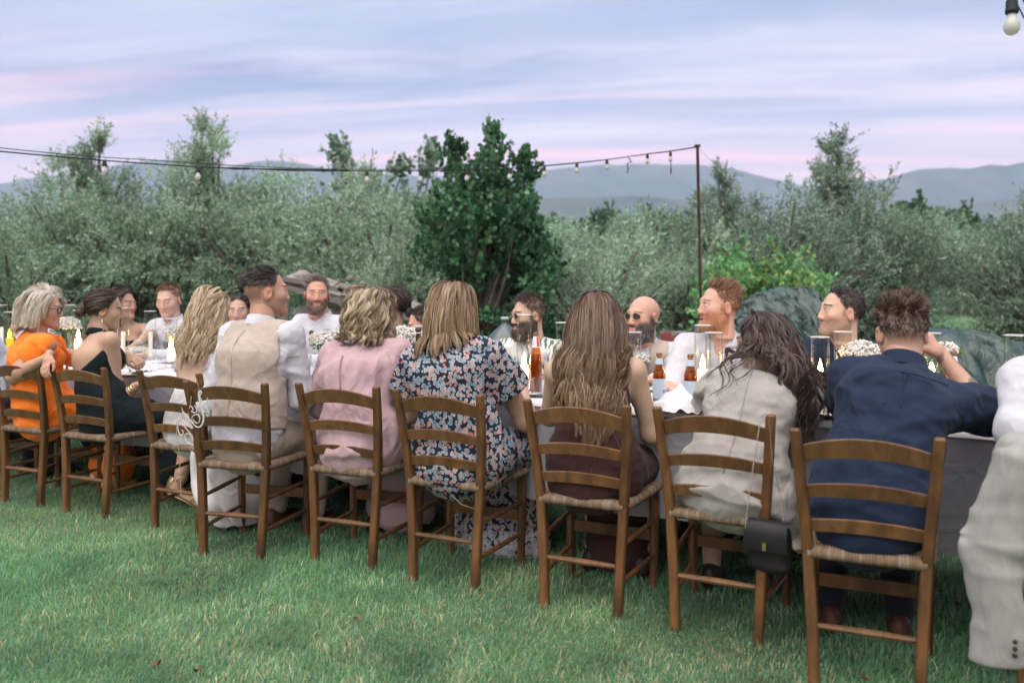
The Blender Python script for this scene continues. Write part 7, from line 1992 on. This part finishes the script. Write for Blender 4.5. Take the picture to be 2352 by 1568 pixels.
far(1477, 730, 4.80, 'bald man with a grey beard, sunglasses and a beige waistcoat with white boutonniere', 228, hp=2, hs=1.03, skin=(.66, .37, .285), hair=[(.2, .12, .09)], stubble=.85, beard=.008, beardcol=(.085, .08, .08), beardcols=[(.06, .058, .06), (.12, .115, .115), (.34, .33, .33), (.045, .042, .045)], blen=.009, bn=2400, specs=(True, 'gold'), browcol=(.3, .2, .15), garb=garb_F9, sw=.19)
def garb_F10(f):
    def bld(s):
        p_torso(s, f, .014)
        for k in 'LR': p_arm(s, f, k, 0, 1.9, .014, cap=.02, flare=.004)
        s.ell(f.J['neck'] + f.up * .045 + f.tf * .012, (.066, .070, .05), .01, 'sub'); s.rc(f.J['neck'] + f.tf * .09, f.J['chest'] + f.tf * .15, .04, .012, .01, 'sub')
    garment(f, 'open_shirt', SHIRT_W, bld, folds=[(.008, 6, 6, 12, 9.), (.004, 16, 16, 20, 1.)]); trousers(f, DARKT)
    J = f.J
    for q in (-1, 1):
        b = MB(); b.add([J['neck'] + f.tr * q * .066 + f.up * .05, J['neck'] + f.tr * q * .085 - f.up * .0, J['neck'] + f.tr * q * .075 + f.tf * .11 - f.up * .075, J['neck'] + f.tr * q * .045 + f.tf * .085 - f.up * .005, J['neck'] + f.tr * q * .060 - f.tf * .05 + f.up * .045, J['neck'] + f.tr * q * .085 - f.tf * .05 + f.up * .0], [[0, 1, 2, 3], [4, 5, 1, 0]]); b.build('collar_flap', SHIRT_W, f.root)
far(1652, 706, 4.60, 'ginger-haired man with a short beard and open white collar speaking', 258, hp=4, hs=1.05, seatback=.18, skin=(.66, .38, .30), hair=[(.26, .125, .055), (.20, .095, .045), (.12, .065, .04)], fade=.5, stubble=.6, beardcol=(.36, .15, .06), beardcols=[(.42, .19, .08), (.34, .14, .06), (.5, .27, .13)], blen=.005, bn=1500, mopen=.007, iris=(.12, .18, .22), garb=garb_F10, sw=.195, browcol=(.36, .2, .11),
    hairfn=std_hair(.042, (0, -.5, .6), .38, sides=.20, n=3000))
far(1932, 719, 4.72, 'dark-haired man in a navy shirt with stubble gazing aside in profile', 266, hp=5, hs=1.05, seatback=.16, skin=(.62, .40, .31), hair=[(.018, .015, .014), (.03, .025, .022)], fade=.75, stubble=.5, beardcol=(.13, .09, .07), garb=g_shirt(NAVY, inf=.018), sw=.195, browcol=(.02, .016, .014),
    hairfn=std_hair(.022, (0, -.4, .1), .16, sides=.6, n=3600))
for (sx, sy), lab in CH_FAR:
    short = lab.split(' in ')[0].split(' with ')[0]
    words = lab.split()
    chair(sx + NRM[0] * .02, sy + NRM[1] * .02, 208, 'rush seat chair under the ' + ' '.join(words[:9]), 'chairs on the grove side')
# ================================================================== bag, jacket, script sign, loose cords
def handbag():
    cx, cy, cb = CH[8]; BL_ = mat('black_satin_leather', (.008, .008, .009), .48, var=.2, spec=.3, bump=.2, bscale=20, bdist=.004)
    p = at(1768, 1250, 3.04); root = empty('handbag', (p.x, p.y, 0), -R(38), 'black flap handbag hanging by a chain from the chair post', 'handbag')
    z = lambda y, Y=3.04: H_CAM - (y - HOR) / F_PX * Y
    zt, zb = z(1198), z(1318)
    s = SDF((-.14, -.08, zb - .05), (.14, .08, zt + .05), .006)
    s.ec((0, 0, zb + .03), (0, 0, zt - .025), (.076, .036), (.068, .026), .0, cap=.025); s.folds(.004, 9, 9, 12, 2.)
    V, Q = s.mesh(); mobj('bag_body', raw_mesh('bag_body', V, Q, BL_), root)
    b = MB(); rs = []
    for zz, yy in ((zt + .002, .02), (zt + .008, -.01), (zt - .005, -.034), (zt - .04, -.042), (zt - .085, -.046), (zt - .095, -.045)):
        rs.append([(x * (.073 + .008 * (zt - zz) / .1), yy + .004 * math.sin(x * 3), zz) for x in (-1, -.5, 0, .5, 1)])
    b.rings(rs, cap=False, closed=False); b.rings([[(x, y + .002, zz - .002) for x, y, zz in r_] for r_ in rs], cap=False, closed=False); b.build('flap', BL_, root, smooth=True)
    b = MB(); b.box((0, -.049, zt - .075), (.014, .005, .026)); b.build('clasp', GOLDM, root)
    top = at(1745, 958, 2.985)                                     # chain looped over the chair post
    def chain(pts, name):
        pts = [np.array(tuple(p_)) for p_ in pts]; L = [0]
        for a, c in zip(pts[:-1], pts[1:]): L.append(L[-1] + np.linalg.norm(c - a))
        q = np.arange(0, L[-1], .0075); P = np.stack([np.interp(q, L, [p_[i] for p_ in pts]) for i in range(3)], 1)
        b = MB()
        for i in range(len(P) - 1):
            d = P[i + 1] - P[i]; d /= np.linalg.norm(d); sd = np.cross(d, A(0, 1, 0)); sd /= np.linalg.norm(sd) + 1e-9; o = np.cross(d, sd); w = sd if i % 2 else o
            b.tube([P[i] - d * .001, P[i] + d * .004 + w * .0026, P[i + 1] + d * .001, P[i] + d * .004 - w * .0026, P[i] - d * .001], .0011, 5, cap=False)
        M_ = Matrix.Rotation(R(38), 4, 'Z') @ Matrix.Translation((-p.x, -p.y, 0))
        o = b.build(name, mat('steel_chain', (.60, .57, .52), .3, metal=1.0, var=0), root, smooth=True); o.matrix_local = M_
    chain([at(1712, 1212, 2.99), at(1722, 1120, 2.97), at(1735, 1040, 2.955), at(1747, 960, 2.95), at(1758, 948, 3.0)], 'chain_strap')
    chain([at(1766, 965, 3.05), at(1775, 1060, 3.07), at(1790, 1130, 3.08), at(1800, 1200, 3.06)], 'chain_strap')
handbag()

def jacket():
    x, y, bb = seat_of(10); root = empty('linen_jacket', (x, y, 0), -R(bb), 'pale grey linen jacket draped over a chair back, one sleeve hanging with cuff buttons', 'jacket')
    JM = fabric('jacket_linen', (.29, .29, .27), var=.28, vscale=14, stretch=(1, 1, .35))
    s = SDF((-.40, -.50, .20), (.40, .0, 1.0), .0085)
    s.ec((0, -.262, .44), (0, -.285, .82), (.225, .028), (.215, .026), .02, cap=.03)
    s.ec((-.19, -.272, .862), (.19, -.272, .862), (.026, .042), (.026, .042), .04, right=(0, 0, 1), cap=.03)
    s.folds(.011, 9, 9, 3.0, 4.); s.folds(.005, 18, 18, 9, 1.)
    V, Q = s.mesh(); mobj('jacket_back', raw_mesh('jacket_back', V, Q, JM), root)
    for q in (-1, 1):
        s = SDF((-.45, -.55, .15), (.45, -.1, 1.0), .0085)
        s.rc((q * .120, -.285, .872), (q * .180, -.300, .83), .030, .045, .04)
        s.ec((q * .185, -.312, .82), (q * .250, -.345, .58), (.060, .044), (.072, .038), .03, cap=.02)
        s.ec((q * .250, -.345, .58), (q * .240, -.352, .245), (.072, .038), (.062, .026), .02, cap=.010)
        s.folds(.011, 9, 9, 2.6, 4. + q); s.folds(.0035, 10, 10, 16, 1. + q)
        V, Q = s.mesh(); mobj('sleeve', raw_mesh('sleeve', V, Q, JM), root)
    bm = mat('horn_button', (.05, .03, .02), .4, var=.2)
    for k in range(3):
        b = MB(); b.lathe([(.007, 0), (.0075, .002), (.005, .004)], n=10, rot=rotm(0, PI / 2, 0)); o = b.build('cuff_button', bm, root, smooth=True); o.location = (-.196, -.380, .285 + k * .019)
jacket()

def script_sign():
    WS = mat('white_painted_wood', (.60, .59, .56), .5, var=.1); Y = 4.10
    # strokes of the lettering as seen in the photograph (zoom pixels 1086 wide for 180 source pixels)
    def zp(x, y): return ((400 + x * 180 / 1086) * .91875, (920 + y * 260 / 1568) * .91875)
    strokes = [ [(290, 705), (305, 740), (290, 770), (272, 850), (275, 930), (300, 1000), (330, 1018), (350, 990), (345, 945), (325, 930)],
                [(292, 760), (340, 840), (420, 940), (480, 1010), (497, 1060), (490, 1120), (460, 1145), (410, 1110), (380, 1050), (385, 1000), (420, 985), (455, 1010), (475, 1060)],
                [(300, 765), (360, 800), (430, 860), (480, 905), (490, 895), (450, 820), (390, 740), (345, 660), (330, 600)],
                [(345, 650), (400, 720), (460, 790), (500, 850)],
                [(500, 840), (478, 790), (490, 730), (530, 700), (575, 700), (600, 740), (595, 800), (560, 830), (520, 800), (500, 770)],
                [(440, 600), (465, 570), (500, 620), (480, 650), (520, 670), (555, 650), (545, 600), (520, 560)],
                [(490, 800), (520, 860), (570, 890), (620, 870), (650, 810), (655, 720), (630, 620), (600, 500), (585, 410), (590, 360), (610, 345), (622, 370), (605, 410), (585, 430)],
                [(600, 420), (640, 500), (700, 600), (740, 670), (735, 710), (715, 715), (705, 680), (720, 640), (700, 560), (715, 500), (718, 440)],
                [(605, 470), (615, 560), (640, 640), (690, 660)] ]
    root = empty('script_sign', (at(440, 950, Y).x, Y, 0), 0, 'white cut-out script lettering sign hanging between the bride chair and the waistcoat chair', 'sign')
    o = Vector(root.location)
    b = MB()
    for st in strokes:
        P = [at(*zp(x, y), Y) - o for x, y in st]
        k = np.linspace(0, len(P) - 1, len(P) * 5); i0 = np.clip(np.floor(k).astype(int), 0, len(P) - 2); fr = (k - i0)[:, None]; Pa = np.array([tuple(v) for v in P])
        p0, p1, p2, p3 = Pa[np.maximum(i0 - 1, 0)], Pa[i0], Pa[i0 + 1], Pa[np.minimum(i0 + 2, len(P) - 1)]
        C_ = .5 * (2 * p1 + (p2 - p0) * fr + (2 * p0 - 5 * p1 + 4 * p2 - p3) * fr ** 2 + (3 * p1 - p0 - 3 * p2 + p3) * fr ** 3)
        w = .0026 + .0024 * np.abs(np.sin(np.linspace(0, 3.1, len(C_))))
        b.tube(C_, w, 6, flat=(1, .55))
    b.build('lettering', WS, root, smooth=True)
    STR = mat('jute_string', (.42, .34, .24), .9, var=.2)
    for pts in ([zp(540, 150), zp(575, 260), zp(600, 345)], [zp(475, 420), zp(460, 520), zp(450, 590)], [zp(265, 760), zp(245, 830), zp(250, 1000), zp(265, 1150), zp(290, 1260), (400 * .91875 + 48, 1132), (400 * .91875 + 53, 1140), (400 * .91875 + 49, 1150)]):
        b = MB(); b.tube([at(*q, Y) - o for q in pts], .0016, 5); b.build('string', STR, root, smooth=True)
script_sign()

b = MB(); b.tube([at(1030, 1112, 3.82), at(1036, 1135, 3.80), at(1060, 1158, 3.80), at(1090, 1168, 3.82), at(1112, 1165, 3.84)], .0022, 5); o = b.build('loose_cord', mat('jute_string', (.42, .34, .24)), None, smooth=True); tag(o, 'loose straw cord hanging under the seat of the floral dress woman', 'cord')
